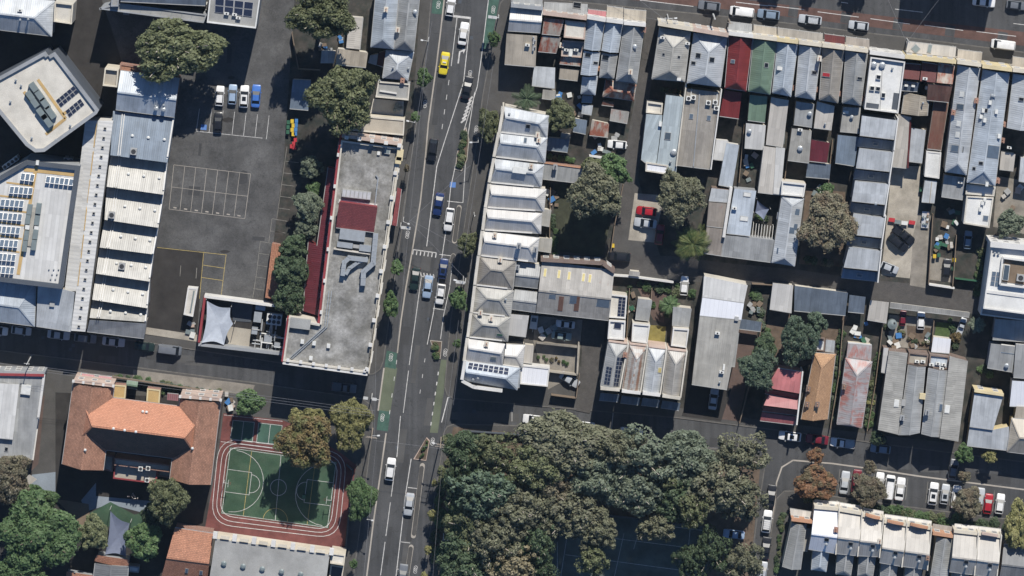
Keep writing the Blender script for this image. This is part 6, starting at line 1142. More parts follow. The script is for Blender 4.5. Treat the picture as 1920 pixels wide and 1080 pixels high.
for a_ in [('hatch', 845, 12, 9, 'white', 'white hatchback stopped at the top of the main road', GM), ('sedan', 869, 63, 9, 'white', 'white sedan ahead of the turn arrow', GM), ('sedan', 833, 119, 189, 'yellow', 'bright yellow taxi on the main road', GM, 1, 'taxi'), ('sedan', 876, 164, 12, 'black', 'black sedan beside the hatched road bars', GM),
           ('suv', 811, 281, 188, 'black', 'black car on the empty stretch near the planted island', GM), ('sedan', 822, 383, 190, 'navy', 'navy sedan ahead of the white wagon', GM), ('wagon', 842, 412, 188, 'white', 'long white station wagon by the narrow island', GQ), ('hatch', 831, 504, 8, 'navy', 'navy hatchback beside the tiny oval island', GQ, 1, 'sun'), ('sedan', 778, 523, 188, 'darkgreen', 'dark green sedan waiting at the crossing comb', GM), ('sedan', 802, 538, 188, 'paleblue', 'pale blue sedan in the middle lane', GM), ('hatch', 826, 552, 188, 'white', 'white hatchback parked before the shrubby island', GQ),
           ('suv', 732, 880, 8, 'white', 'white and blue tinted car on the clear lower road', GM), ('sedan', 767, 946, 188, 'silver', 'silver sedan beside the long narrow island', GQ), ('sedan', 755, 1079, 8, 'grey', 'dark car cut by the lower frame edge', GQ),
           ('suv', 1330, 11, 277, 'grey', 'dark blue grey car parked beside the steel mast', GQ), ('van', 1391, 22, 277, 'white', 'white van parked before the red roofed terrace', GQ), ('suv', 1441, 27, 277, 'bluegrey', 'blue grey car parked beside the white van', GQ), ('wagon', 1519, 37, 277, 'silver', 'silver wagon with a laden roof rack', GQ, 1, 'rack'), ('hatch', 1610, 48, 277, 'silver', 'silver hatchback parked before the rusty verandah', GQ), ('van', 1881, 84, 277, 'white', 'white van near the frame edge of the top street', GQ), ('sedan', 1845, 4, 97, 'white', 'white sedan in the deep shadow on the top street', GQ), ('hatch', 1906, 10, 97, 'grey', 'grey hatchback in the deep shadow on the top street', GQ),
           ('hatch', 412, 180, 5, 'white', 'white hatchback in the school car park', GQ, 1, 'yard'), ('hatch', 436, 177, 4, 'paleblue', 'steel blue hatchback between two white cars', GQ, 1, 'yard'), ('suv', 458, 181, 4, 'white', 'white car with a sunroof in the school car park', GQ, 1, 'yard sun'), ('sedan', 480, 180, 4, 'blue', 'bright blue sedan ending the school car row', GQ, 1, 'yard'), ('hatch', 409, 229, 2, 'black', 'black hatchback alone in the marked bay row', GQ, 1, 'yard'),
           ('hatch', -4, 620, 97, 'white', 'white car cut by the frame edge in the shaded street', GQ), ('hatch', 40, 620, 97, 'silver', 'pale hatchback in the shaded street by the blue grey wing', GQ), ('sedan', 110, 628, 97, 'silver', 'pale sedan in the shaded street below the white walkway', GQ), ('suv', 160, 634, 97, 'grey', 'dark grey car hidden in the school shadow', GQ), ('sedan', 213, 641, 97, 'silver', 'pale sedan below the last saw-tooth bay', GQ), ('hatch', 271, 650, 97, 'darkgreen', 'dark hatchback at the shadow edge of the shaded street', GQ), ('van', 318, 656, 97, 'grey', 'grey van standing in the sunny gap of the shaded street', GQ), ('ute', 645, 727, 97, 'grey', 'grey pickup in the shadow of the corner building', GQ),
           ('hatch', 1212, 396, 277, 'red', 'red car on the pale concrete apron', 'cars parked in yards', 1, 'yard'), ('sedan', 1210, 418, 277, 'silver', 'silver sedan beside the red car on the apron', 'cars parked in yards', 1, 'yard'), ('hatch', 1237, 440, 8, 'darkred', 'dark red car half under the grey tree', 'cars parked in yards', 1, 'yard'), ('suv', 1161, 481, 275, 'black', 'black car tucked against the yard corner', 'cars parked in yards', 1, 'yard'), ('hatch', 1283, 536, 5, 'white', 'white car in a hedged driveway off the lane', 'cars parked in yards', .95, 'yard'),
           ('sedan', 1060, 608, 277, 'white', 'white sedan in the yard behind the workshop', 'cars parked in yards', .85, 'yard'), ('sedan', 1053, 630, 97, 'sage', 'sage green sedan in the yard behind the workshop', 'cars parked in yards', .9, 'yard'), ('sedan', 1068, 712, 122, 'silver', 'silver sedan parked askew beside the brick lane', 'cars parked in yards', .95, 'yard'),
           ('suv', 1684, 455, 130, 'black', 'black car on the stained concrete yard', 'cars parked in yards', 1, 'yard'), ('ute', 1694, 440, 130, 'black', 'black pickup beside the black car on the concrete yard', 'cars parked in yards', 1, 'yard'), ('hatch', 1668, 502, 112, 'silver', 'silver hatchback at the lane end of the concrete yard', 'cars parked in yards', .9, 'yard'), ('hatch', 1775, 503, 5, 'black', 'dark car between coloured bins', 'cars parked in yards', .95, 'yard'), ('hatch', 1815, 450, 5, 'bluegrey', 'pale car lost in the shadow of the modern building', 'cars parked in yards', .9, 'yard'),
           ('hatch', 1693, 597, 5, 'darkred', 'small dark red car behind the twin houses', 'cars parked in yards', .75, 'yard'), ('hatch', 1727, 601, 3, 'white', 'white car in the soil courtyard', 'cars parked in yards', .9, 'yard'), ('ute', 1803, 612, 20, 'silver', 'pale pickup beside the lane carport strip', 'cars parked in yards', .7, 'yard'), ('sedan', 1338, 748, 8, 'silver', 'pale car poking out from under the flats', 'cars parked in yards', .95, 'yard'), ('hatch', 1157, 271, 275, 'white', 'white car at the end of the lane yard', 'cars parked in yards', .95, 'yard'),
           ('suv', 1001, 787, 277, 'white', 'white car at the edge of the park trees', GQ), ('sedan', 1094, 799, 277, 'white', 'white sedan half under the gum canopy', GQ), ('sedan', 1184, 811, 277, 'white', 'white car beside the park opposite the rusty terraces', GQ), ('hatch', 1298, 824, 277, 'silver', 'pale car below the park canopy edge', GQ),
           ('suv', 1481, 818, 277, 'white', 'white car with dark roof panel before the pink red terrace', GQ, 1, 'sun'), ('sedan', 1532, 824, 277, 'darkred', 'dark red sedan before the tan tiled cottage', GQ), ('ute', 1580, 831, 277, 'white', 'white pickup before the peeling red cottage', GQ), ('hatch', 1651, 842, 277, 'bluegrey', 'blue grey car in the shade of the twin houses', GQ), ('hatch', 1788, 880, 10, 'grey', 'grey car in the shadow notch of the street', GQ),
           ('sedan', 1584, 905, 8, 'silver', 'silver car angle parked beside the orange tree', GQ), ('sedan', 1606, 902, 8, 'darkred', 'dark red car angle parked under a bare tree', GQ), ('hatch', 1649, 905, 8, 'white', 'white hatchback partly under the brown tree', GQ), ('van', 1668, 914, 8, 'white', 'long white van angle parked by the brown tree', GQ), ('sedan', 1688, 917, 8, 'white', 'white sedan angle parked before the empty bays', GQ), ('suv', 1750, 926, 8, 'white', 'white car with dark sunroof after the garden strip', GQ, 1, 'sun'), ('hatch', 1772, 927, 8, 'silver', 'silver hatchback between two white cars in the bays', GQ, 1, 'sun'), ('sedan', 1793, 932, 8, 'white', 'white sedan under the bare bay tree', GQ), ('sedan', 1837, 936, 8, 'silver', 'silver car behind the bare bay tree', GQ), ('hatch', 1853, 945, 8, 'red', 'red hatchback in the angle bays', GQ), ('hatch', 1875, 945, 8, 'white', 'white hatchback ending the angle bays', GQ),
           ('sedan', 1446, 930, 8, 'black', 'black sedan on the side street', GQ), ('suv', 1438, 978, 8, 'white', 'white car with roof rails on the side street', GQ, 1, 'rack'), ('sedan', 1436, 1028, 8, 'black', 'black car at the lower side street', GQ), ('hatch', 1430, 1072, 8, 'silver', 'silver car at the lower end of the side street', GQ), ('sedan', 1376, 1002, 277, 'paleblue', 'pale blue sedan under the park edge trees', GQ, .95)]:
    car(*a_)
# ------------------------------------------------------------------ trees
rs = np.random.RandomState(11)
def leaves(name, pos, nrm, size, aspect=1.5):
    n = len(pos); t1 = np.cross(nrm, rs.normal(size=(n, 3))); t1 /= np.linalg.norm(t1, axis=1)[:, None] + 1e-9
    t2 = np.cross(nrm, t1); s_ = size[:, None]; a_ = t1 * s_ * aspect * .5; b_ = t2 * s_ * .5
    v = np.stack([pos - a_, pos - b_ * .9, pos + a_, pos + b_ * .9], 1).reshape(-1, 3)
    me = bpy.data.meshes.new(name); me.vertices.add(n * 4); me.vertices.foreach_set('co', v.ravel().astype(np.float32))
    me.loops.add(n * 4); me.loops.foreach_set('vertex_index', np.arange(n * 4, dtype=np.int32)); me.polygons.add(n); me.polygons.foreach_set('loop_start', np.arange(0, n * 4, 4, dtype=np.int32)); me.update(calc_edges=True)
    me.materials.append(M['lf_green']); return me
def crown_variant(idx, Rr, hc, nl, nleaf, ls, open_=.0, fill=.34):
    """lobed crown of radius Rr, depth hc, base at z=0; plus trunk reaching its lobes"""
    ph = rs.uniform(0, 6.28, 3); cen = []; lr = []
    while len(cen) < nl:
        th = rs.uniform(0, 6.28); ro = Rr * (1 + .15 * math.sin(3 * th + ph[0]) + .13 * math.sin(5 * th + ph[1])); q = math.sqrt(rs.uniform(0, 1)) * .86
        zt = math.sqrt(max(0, 1 - q * q)); z = hc * (.28 + .62 * zt * rs.uniform(.45 if q < .6 else .7, 1.0)); r_ = Rr * rs.uniform(.09, .2) * (1.15 - .3 * q)
        if rs.uniform() < open_ and q > .3: continue
        cen.append((q * ro * math.cos(th), q * ro * math.sin(th), z)); lr.append(r_)
    cen = np.array(cen); lr = np.array(lr); wgt = lr ** 2 / (lr ** 2).sum(); ix = rs.choice(nl, nleaf, p=wgt)
    d = rs.normal(size=(nleaf, 3)); d[:, 2] += .35; d /= np.linalg.norm(d, axis=1)[:, None]; rad = lr[ix] * (rs.uniform(.05, 1, nleaf) ** .4) * (1 + .45 * rs.uniform(0, 1, nleaf) ** 3)
    pos = cen[ix] + d * rad[:, None] * np.array([1, 1, .75])
    ns = int(nleaf * fill); ta = rs.uniform(0, 6.28, ns); qa = np.sqrt(rs.uniform(0, 1, ns)) * .93; ra = Rr * (1 + .13 * np.sin(3 * ta + ph[0]) + .1 * np.sin(5 * ta + ph[1])) * .95   # filling between the lobes
    pos[:ns] = np.stack([qa * ra * np.cos(ta), qa * ra * np.sin(ta), hc * (.22 + .5 * np.sqrt(1 - qa * qa)) * rs.uniform(.75, 1.05, ns)], 1); d[:ns] = np.stack([qa * np.cos(ta), qa * np.sin(ta), np.sqrt(1 - qa * qa)], 1)
    nrm = d + rs.normal(size=(nleaf, 3)) * .42 + np.array([0, .12, .25]); nrm /= np.linalg.norm(nrm, axis=1)[:, None]
    cm = leaves('crown_mesh', pos, nrm, ls * rs.uniform(.6, 1.35, nleaf))
    th_ = hc * .9; g = MB(); b0 = Vector((0, 0, -th_)); f0 = Vector((rs.uniform(-.1, .1) * Rr, rs.uniform(-.1, .1) * Rr, hc * .12)); g.tube(b0, f0, Rr * .075, Rr * .055, 9)
    order = np.argsort(-lr)[:max(6, nl // 4)]
    for i in order:
        e_ = Vector(cen[i]); mid = f0.lerp(e_, .5) + Vector((rs.uniform(-.1, .1), rs.uniform(-.1, .1), .06)) * Rr; g.tube(f0, mid, Rr * .034, Rr * .022, 6, False); g.tube(mid, e_ + Vector((0, 0, lr[i] * (1.25 if i % 2 else .8))), Rr * .022, Rr * .010, 5, False)
    tm = g.mesh('trunk_mesh', True); tm.materials.append(M['trunk']); return (Rr, hc, th_, cm, tm)
VL = [crown_variant(i, 6.0, 6.2, 120, 19000, .36) for i in range(6)]; VM = [crown_variant(i, 3.2, 3.8, 62, 6500, .29) for i in range(4)]; VS = [crown_variant(i, 1.5, 2.2, 24, 1700, .2) for i in range(3)]; VO = [crown_variant(i, 5.0, 5.4, 60, 6200, .33, .5, .12) for i in range(4)]
tc = [0]
def tree(label, x, y, rx, ry, h, lf, group=None, bark='trunk', name='tree', var=None, cat='tree'):
    """crown centre pixel, crown radii in pixels, tree height in metres"""
    R_ = max(rx, ry) * S; V = var or (VL if R_ > 4.0 else VM if R_ > 1.9 else VS); tc[0] += 1; Rr, hc, th_, cm, tm = V[tc[0] % len(V)]
    hz = h * .62; c = P(x, y, hz); sz = h / (hc + th_); t = thing(name, label, cat, group, Vector((c.x, c.y, 0.1)), 0.0); t.scale = (rx * S / Rr * 1.06, ry * S / Rr * 1.06, sz)
    k = math.radians((tc[0] * 67) % 360) if abs(rx - ry) < 6 else math.radians((tc[0] % 2) * 180)
    o = link('crown', cm, t); o.location = (0, 0, th_); o.rotation_euler = (0, 0, k); omat(o, M['lf_' + lf]); o = link('trunk', tm, t); o.location = (0, 0, th_); o.rotation_euler = (0, 0, k); omat(o, M[bark])
    return t
for a_ in [('broad olive gum tree shading the school car park', 332, 92, 84, 56, 15, 'olive', None, 'trunkpale'), ('tall dark olive tree at the top of the car park', 604, 26, 62, 46, 18, 'olive', None, 'trunkpale'), ('round dense olive tree beside the flat tan roof', 645, 182, 61, 60, 17, 'olive'),
           ('small bluish tree at the head of the tree row', 584, 313, 23, 22, 6, 'grey'), ('rounded grey green tree in the car park row', 578, 385, 26, 30, 7, 'grey'), ('pale flowering small tree in the car park row', 574, 425, 22, 20, 6, 'grey'), ('dark tree beside the orange tiled shelter', 552, 462, 26, 24, 8, 'dark'), ('tall dark tree before the plant yard wall', 545, 510, 35, 34, 9, 'dark'), ('dark tree over the plant yard corner', 545, 556, 31, 34, 9, 'dark'), ('small tree between row trees and lean-to', 588, 352, 14, 14, 5, 'green'),
           ('garden tree beside the palm behind white terraces', 1051, 216, 29, 30, 8, 'olive'), ('big olive tree in the shaded back yard', 1116, 358, 50, 48, 14, 'gum'), ('dark green tree by the brick lane', 1148, 318, 32, 30, 11, 'green'), ('pale garden tree over the yard wall', 1112, 312, 22, 18, 7, 'olive'), ('grey olive tree over the parked red car', 1275, 367, 43, 47, 12, 'gum'), ('round grey tree between the zinc gable and townhouses', 1553, 415, 50, 54, 10, 'brown'), ('pale small tree behind the modern building', 1893, 418, 27, 24, 7, 'grey'), ('shaded lime tree above the round grey tree', 1549, 358, 16, 17, 6, 'green'),
           ('drooping blue green tree between slate sheds', 1497, 638, 36, 44, 10, 'blue'), ('second drooping blue green tree by the slate sheds', 1530, 605, 20, 22, 8, 'blue'), ('leafy dark tree beside the flats driveway', 1422, 690, 34, 38, 9, 'blue'), ('small dark tree at the driveway fork', 1434, 650, 22, 26, 7, 'dark'),
           ('big leafy green tree at the school playground', 72, 1000, 74, 70, 12, 'green'), ('brownish thin tree beside the grey roof slab', 18, 895, 42, 46, 11, 'brown', None, 'trunkpale'), ('green tree crown above the big playground tree', 70, 935, 38, 26, 9, 'green'), ('round olive tree behind the terracotta school', 314, 935, 37, 42, 13, 'olive'), ('olive tree beside the slate blue sail', 176, 998, 29, 32, 8, 'olive'), ('bright green tree beside the terracotta gable', 270, 1012, 34, 36, 9, 'green'), ('green tree filling the lower corner', 40, 1065, 50, 34, 10, 'green'), ('shaded tree between school wing and playground', 285, 965, 18, 26, 7, 'dark'),
           ('round green tree at the edge of the running track', 468, 754, 27, 25, 7, 'green'), ('rust brown tree overhanging the sports pitch', 573, 826, 52, 51, 14, 'rust'), ('yellow green tree at the street corner', 658, 792, 36, 48, 10, 'yellow'), ('small yellow tree behind the rust brown tree', 556, 782, 17, 17, 6, 'yellow'), ('small lime tree between yellow crowns', 588, 778, 20, 15, 6, 'yellow'), ('tall green footpath tree beside the pitch', 678, 934, 27, 40, 9, 'green')]: tree(*a_)
GS = 'young street trees on the footpaths'
for a_ in [('round street tree opposite the black sedan', 795, 145, 13, 19, 6, 'green'), ('small street tree beside the pale terrace furniture', 778, 219, 9, 10, 5, 'green'), ('street tree beside the white terrace roofs', 916, 232, 21, 31, 7, 'olive'), ('street tree by the green cycle lane', 926, 73, 12, 16, 6, 'green'), ('street tree at the narrow island', 877, 456, 18, 22, 6, 'olive'), ('thin street tree at the cream parapet', 763, 315, 6, 8, 5, 'brown'), ('street tree opposite the crossing comb', 744, 500, 12, 15, 6, 'green'), ('street tree along the corner building', 733, 571, 15, 24, 7, 'green'), ('street tree before the warm grey pyramid roof', 860, 560, 17, 22, 6, 'green'), ('little street tree by the shrubby island', 857, 644, 8, 9, 4, 'green'), ('sapling beside the triangular island', 815, 905, 6, 7, 3.5, 'yellow'), ('bright sapling on the park footpath', 812, 965, 11, 11, 4.5, 'yellow'), ('lower sapling on the park footpath', 802, 1030, 7, 9, 4, 'yellow'), ('small street tree near the buttressed hall', 663, 1057, 8, 9, 4, 'green'), ('sapling cut by the lower frame edge', 795, 1078, 7, 7, 4, 'yellow'),
           ('orange autumn tree on the corner of the side street', 1529, 905, 42, 31, 6, 'autumn'), ('brown autumn tree over parked cars', 1628, 917, 32, 30, 6, 'brown'), ('thin autumn tree over the angle bays', 1815, 940, 27, 29, 6, 'brown'), ('small autumn tree above the orange one', 1528, 854, 17, 15, 5, 'autumn'), ('small brown tree on the kerb line', 1631, 876, 13, 14, 5, 'brown'), ('small pale autumn tree by the grey car', 1808, 893, 13, 11, 5, 'brown'), ('green street tree before the twin houses', 1808, 850, 18, 18, 6, 'green'), ('yellow green street tree before the yellow parapet', 1855, 855, 14, 12, 5, 'yellow'), ('yellow tree at the end of the angle bays', 1908, 985, 26, 46, 8, 'yellow'), ('dark leafy tree behind the blue grey car', 1645, 822, 16, 14, 5, 'dark')]:
    tree(*a_, group=GS, var=VS if max(a_[3], a_[4]) < 18 else VM)
GL = 'gum trees of the park'
park = [(880, 850, 40, 42, 'dark', 'at the playground fence'), (930, 845, 46, 34, 'olive', 'beside the blue play roof'), (905, 918, 58, 44, 'blue', 'along the main road footpath'), (862, 905, 30, 40, 'dark', 'dark one overhanging the footpath'), (1058, 832, 76, 56, 'gum', 'wide one over the white sedan'), (1035, 905, 60, 46, 'brown', 'behind the wide canopy'), (1130, 888, 52, 46, 'grey', 'in the middle of the grove'), (1205, 850, 62, 46, 'grey', 'bushy one opposite the rusty terraces'), (1285, 856, 52, 44, 'grey', 'beside the fenced soil patch'), (1195, 912, 58, 44, 'grey', 'greyish one above the tennis court'), (1265, 925, 62, 46, 'dark', 'dense one above the tennis court'), (1392, 850, 46, 40, 'gum', 'thin one at the street bend'), (1352, 908, 56, 48, 'gum', 'spreading one by the side street'), (1390, 930, 44, 38, 'gum', 'over the side street kerb'), (960, 955, 62, 50, 'gum', 'pale limbed one inside the park'), (895, 985, 50, 52, 'olive', 'beyond the pale limbed one'), (1085, 960, 56, 46, 'gum', 'with bare limbs by the court'), (965, 1058, 48, 36, 'tan', 'tan crowned one at the lower edge'), (870, 1050, 52, 46, 'dark', 'shaded one at the lower footpath'), (1120, 990, 34, 34, 'gum', 'thin one at the court corner'), (1392, 1056, 40, 38, 'gum', 'brown green one at the lower side street'), (1010, 1010, 34, 40, 'dark', 'shadowed one beside the court fence'), (1300, 950, 30, 34, 'olive', 'low one above the court baseline'), (1335, 1030, 30, 40, 'dark', 'shadowed one between court and side street'), (1005, 870, 46, 40, 'olive', 'beside the soil patch'), (1245, 890, 44, 40, 'olive', 'hidden centre of the grove'), (1010, 950, 40, 40, 'gum', 'bridging the inner canopy'), (930, 1010, 44, 40, 'gum', 'with pale twigs above the tan crown'), (1230, 985, 34, 24, 'gum', 'leaning over the court lines'), (1110, 1045, 30, 26, 'olive', 'low one beside the court net'), (1010, 1065, 34, 30, 'dark', 'shadowed one beside the tan crown'), (1290, 1050, 26, 30, 'dark', 'slim one at the court end'), (1160, 840, 40, 34, 'gum', 'between the wide canopy and the bushy crown')]
for i, (x, y, rx, ry, lf, d_) in enumerate(park): tree('park gum tree, ' + d_, x, y, rx * 1.1, ry * 1.14, 14.5 + (i * 37 % 5) * .8, lf, GL, 'trunkpale', 'gum_tree', VO if (i % 2 or y > 900 or 'thin' in d_ or 'bare' in d_) else None)
for i, (x, y, r_) in enumerate(((1460, -75, 18), (1532, -72, 16), (1618, -70, 22))): tree('street tree across the top street', x, y, r_, r_, 9, 'green', 'street trees across the top street')
# palms
def palm(label, x, y, R_, h, n, fl=12, lf='palm'):
    c = P(x, y, h); t = thing('palm_tree', label, 'palm', None, Vector((c.x, c.y, .1))); g = MB(); g.tube((0, 0, 0), (0, 0, h - .2), .32, .26, 10); g.tube((0, 0, h - .6), (0, 0, h), .4, .3, 10); g.build('trunk', M['trunk'], t); rr = random.Random(int(x))
    for i in range(n):
        g = MB(); th = 6.283 * i / n + rr.uniform(-.12, .12); el = rr.choice((.3, .55, .85, 1.1)); L = R_ * rr.uniform(.85, 1.05) * (1.05 if el < .9 else .8); d = Vector((math.cos(th), math.sin(th), 0)); sd_ = Vector((-d.y, d.x, 0)); pts = []
        for k in range(9): u_ = k / 8; pts.append(Vector((0, 0, h)) + d * L * u_ * (1 - .12 * u_ * el) + Vector((0, 0, L * (math.sin(el) * u_ - .85 * u_ * u_))))
        for k in range(8):
            p, q = pts[k], pts[k + 1]; g.bar(p, q, .07 * (1 - k / 9), .04)
            for j in range(2):
                r0 = p.lerp(q, j * .5); ll = L * .19 * math.sin(math.pi * min(.97, (k + .5 * j + 1.0) / 9)) + .15
                for s_ in (1, -1): e_ = r0 + sd_ * s_ * ll * .8 + d * ll * .55 - Vector((0, 0, ll * .3)); g.face([r0, r0 + d * .16, e_ + d * .05, e_]) 
        g.build('frond', M['lf_' + lf], t)
palm('large date palm with arching fronds beside the rust banded roof', 1299, 457, 4.3, 5.5, 34); palm('slender palm beside the white terrace roofs', 988, 185, 3.2, 5.5, 18, lf='dark'); palm('small palm in the hedged garden off the lane', 1256, 572, 2.2, 3.5, 18, lf='green'); palm('pale fan palm beside the modern building', 1832, 610, 1.9, 3.5, 16, lf='grey')
# shrubs and hedges
def shrub(x, y, r_, lf, label, group, h=None):
    tc[0] += 1; Rr, hc, th_, cm, tm = VS[tc[0] % 3]; h = h or max(.8, r_ * S * 1.1); c = P(x, y, h * .6 + .1); o = link('shrub', cm); o.location = (c.x, c.y, .05); o.scale = (r_ * S / Rr, r_ * S / Rr, h / hc); o.rotation_euler = (0, 0, tc[0]); omat(o, M['lf_' + lf]); tag(o, label, 'shrub', group)
rr = random.Random(5)
def row(p, q, n, r_, lfs, label, group, jit=3):
    for i in range(n): x, y = lerp(p, q, (i + .5) / n); shrub(x + rr.uniform(-jit, jit), y + rr.uniform(-jit, jit), r_ * rr.uniform(.75, 1.25), rr.choice(lfs), label, group)
row((214, 706), (412, 738), 30, 6, ('green', 'dark', 'olive'), 'leafy hedge shrub along the school front', 'hedge shrubs along the school front', 4)
row((255, 720), (330, 735), 9, 7, ('green', 'olive', 'yellow'), 'leafy hedge shrub along the school front', 'hedge shrubs along the school front', 6)
for p, q, n in (((871, 246), (860, 314), 12),): row(p, q, n, 7, ('green', 'olive', 'dark'), 'shrub in the planted traffic island', 'shrubs in the planted traffic island', 4)
row((812, 645), (821, 670), 7, 6, ('green', 'olive'), 'shrub in the short island by the cycle lane', 'shrubs in the short island by the cycle lane', 5); row((800, 828), (787, 858), 9, 2.6, ('olive', 'green'), 'low plant in the triangular island', 'low plants in the triangular island', 3)
row((1578, 615), (1560, 790), 22, 6, ('green', 'dark', 'grey'), 'shrub between the two cottages', 'shrubs between the two cottages'); row((1647, 660), (1628, 800), 20, 8, ('dark', 'green', 'olive'), 'shrub between the peeling cottage and grey twins', 'shrubs beside the grey twin house', 4)
shrub(1632, 756, 9, 'yellow', 'bright yellow shrub beside the grey twin house', None); row((1500, 940), (1900, 990), 34, 9, ('dark', 'green', 'olive'), 'front garden shrub before the pediment terraces', 'front garden shrubs before the pediment terraces', 7)
row((1690, 965), (1790, 985), 8, 13, ('green', 'olive'), 'front garden shrub before the pediment terraces', 'front garden shrubs before the pediment terraces', 7); row((1468, 960), (1455, 1075), 14, 6, ('dark', 'green', 'olive'), 'hedge shrub beside the side street wall', 'hedge shrubs beside the side street wall', 3)
row((1180, 535), (1165, 640), 10, 6, ('dark', 'green'), 'shrub in the narrow back garden', 'shrubs in the narrow back gardens'); row((1196, 540), (1300, 545), 12, 8, ('dark', 'green', 'olive'), 'shrub along the hedged driveway', 'shrubs along the hedged driveway', 8); row((1225, 560), (1250, 595), 6, 6, ('dark', 'green'), 'shrub along the hedged driveway', 'shrubs along the hedged driveway', 8)
row((1410, 540), (1440, 640), 14, 8, ('dark', 'green', 'grey'), 'shrub beside the flats driveway', 'shrubs beside the flats driveway', 8); row((1025, 292), (1080, 300), 8, 6, ('green', 'olive'), 'shrub over the orange gutter wall', 'shrubs over the orange gutter wall', 3); row((1034, 400), (1045, 480), 8, 7, ('dark', 'green'), 'shrub beside the shaded lawn', 'shrubs beside the shaded lawn', 4)
row((1236, 168), (1280, 174), 8, 5, ('dark', 'olive', 'autumn'), 'planter shrub behind the broad hipped roof', 'planter shrubs behind the broad hipped roof', 2); row((1415, 405), (1440, 415), 6, 5, ('green', 'dark'), 'shrub in the sail courtyard', 'shrubs in the sail courtyard', 4); row((1665, 610), (1740, 650), 12, 5, ('olive', 'dark', 'brown'), 'shrub in the soil courtyard', 'shrubs in the soil courtyard', 7); row((1785, 600), (1790, 650), 6, 6, ('green', 'dark'), 'shrub beside the lane carport', 'shrubs beside the lane carport', 4); shrub(1793, 633, 12, 'rust', 'reddish shrub beside the white garden shed', None)
row((1840, 470), (1830, 560), 12, 7, ('olive', 'green', 'dark'), 'creeper shrub along the modern building wall', 'creeper shrubs along the modern building', 3); row((1510, 480), (1560, 500), 8, 8, ('dark', 'brown'), 'shrub under the round grey tree', 'shrubs under the round grey tree', 6); row((1838, 690), (1860, 705), 5, 8, ('green', 'dark'), 'shrub behind the yellow parapet', 'shrubs behind the yellow parapet', 5); row((1005, 668), (1070, 680), 8, 4, ('brown', 'green', 'rust'), 'shrub in the walled yard by the brick lane', 'shrubs in the walled yard by the brick lane', 4)
row((840, 820), (900, 835), 10, 9, ('dark', 'olive'), 'understorey shrub at the park corner', 'understorey shrubs at the park corner', 8); row((835, 860), (815, 1050), 18, 9, ('dark', 'olive', 'green'), 'understorey shrub along the park footpath', 'understorey shrubs along the park footpath', 6)
# ------------------------------------------------------------------ fences and walls
def fence(label, pts, h=1.8, m='timber', th=.08, name='fence', grp=None):
    W = [P(x, y, .1) for x, y in pts]; t = thing(name, label, 'fence' if name == 'fence' else 'wall', grp, W[0]); g = MB()
    for p, q in zip(W, W[1:]): g.bar(p - W[0], q - W[0], th, h)
    g.build('panel', M[m], t); g = MB(); g2 = MB()
    for p, q in zip(W, W[1:]):
        n_ = max(1, int((q - p).length / 2.4))
        for k in range(n_ + 1): c = p.lerp(q, k / n_) - W[0]; g.box((c.x, c.y, -.05), .14, .14, h + .12, GA)
        g2.bar(p - W[0] + Vector((0, 0, h - .02)), q - W[0] + Vector((0, 0, h - .02)), th + .08, .05)
    g.build('post', M[m], t); g2.build('capping', M[m], t)
GF = 'back yard fences'
for i, (lab, pts, m_) in enumerate([('timber fence dividing the shaded lawn from the lane', [(1168, 345), (1152, 420), (1145, 470)], 'timber'), ('rendered wall closing the yard with the green sedan', [(1006, 640), (1082, 648)], 'concrete'), ('rendered wall below the walled yard plants', [(1002, 690), (1082, 700), (1085, 640)], 'paleconcrete'), ('low wall around the askew silver car', [(1034, 738), (1080, 744), (1086, 700)], 'timber'), ('timber fence between the two cottages', [(1580, 600), (1572, 700), (1556, 800)], 'timber'), ('timber fence beside the peeling cottage', [(1655, 600), (1640, 720), (1625, 805)], 'timber'), ('rendered wall along the back lane', [(1150, 514), (1180, 516), (1262, 527)], 'whitewall'), ('timber fence along the back lane sheds', [(1410, 530), (1448, 532)], 'timber'), ('timber fence beside the flats driveway', [(1428, 605), (1410, 700), (1386, 790)], 'timber'), ('timber fence splitting the terrace gardens', [(1222, 540), (1216, 605)], 'timber'), ('timber fence by the narrow back garden', [(1180, 540), (1174, 640)], 'timber'), ('timber fence beside the concrete yard', [(1748, 400), (1740, 530)], 'timber'), ('timber fence before the modern building', [(1792, 440), (1785, 535)], 'timber'), ('timber fence below the palm yard', [(1032, 350), (1030, 470)], 'timber'), ('low white wall at the lane yard', [(1105, 290), (1150, 298)], 'whitewall'), ('timber fence behind the green terrace', [(1395, 232), (1385, 340)], 'timber'), ('timber fence behind the light grey terrace', [(1478, 280), (1470, 338)], 'timber'), ('timber fence behind the warm grey terraces', [(1560, 262), (1552, 340)], 'timber'), ('dark fence along the park street edge', [(870, 806), (960, 812), (1100, 826), (1300, 848)], 'darkwall'), ('dark fence between pitch and footpath', [(650, 870), (662, 880), (655, 960), (648, 1038)], 'darkwall'), ('dark fence round the tennis court', [(1015, 1090), (1040, 952), (1335, 988), (1318, 1090)], 'darkwall'), ('low wall along the school street front', [(212, 722 - 18), (416, 735)], 'timber'), ('timber fence behind the twin houses', [(1750, 600), (1745, 655)], 'timber'), ('green fence at the shaded yard', [(1790, 520), (1832, 525)], 'bingreen'), ('white rendered wall of the bins yard', [(1741, 531), (1788, 538)], 'whitewall'), ('timber fence around the service yard', [(600, 130), (560, 128), (548, 60)], 'timber')]):
    fence(lab, pts, 1.9 if m_ != 'darkwall' else 1.6, m_, .08 if m_ in ('timber', 'darkwall', 'bingreen') else .25, 'fence' if m_ in ('timber', 'darkwall', 'bingreen') else 'garden_wall')
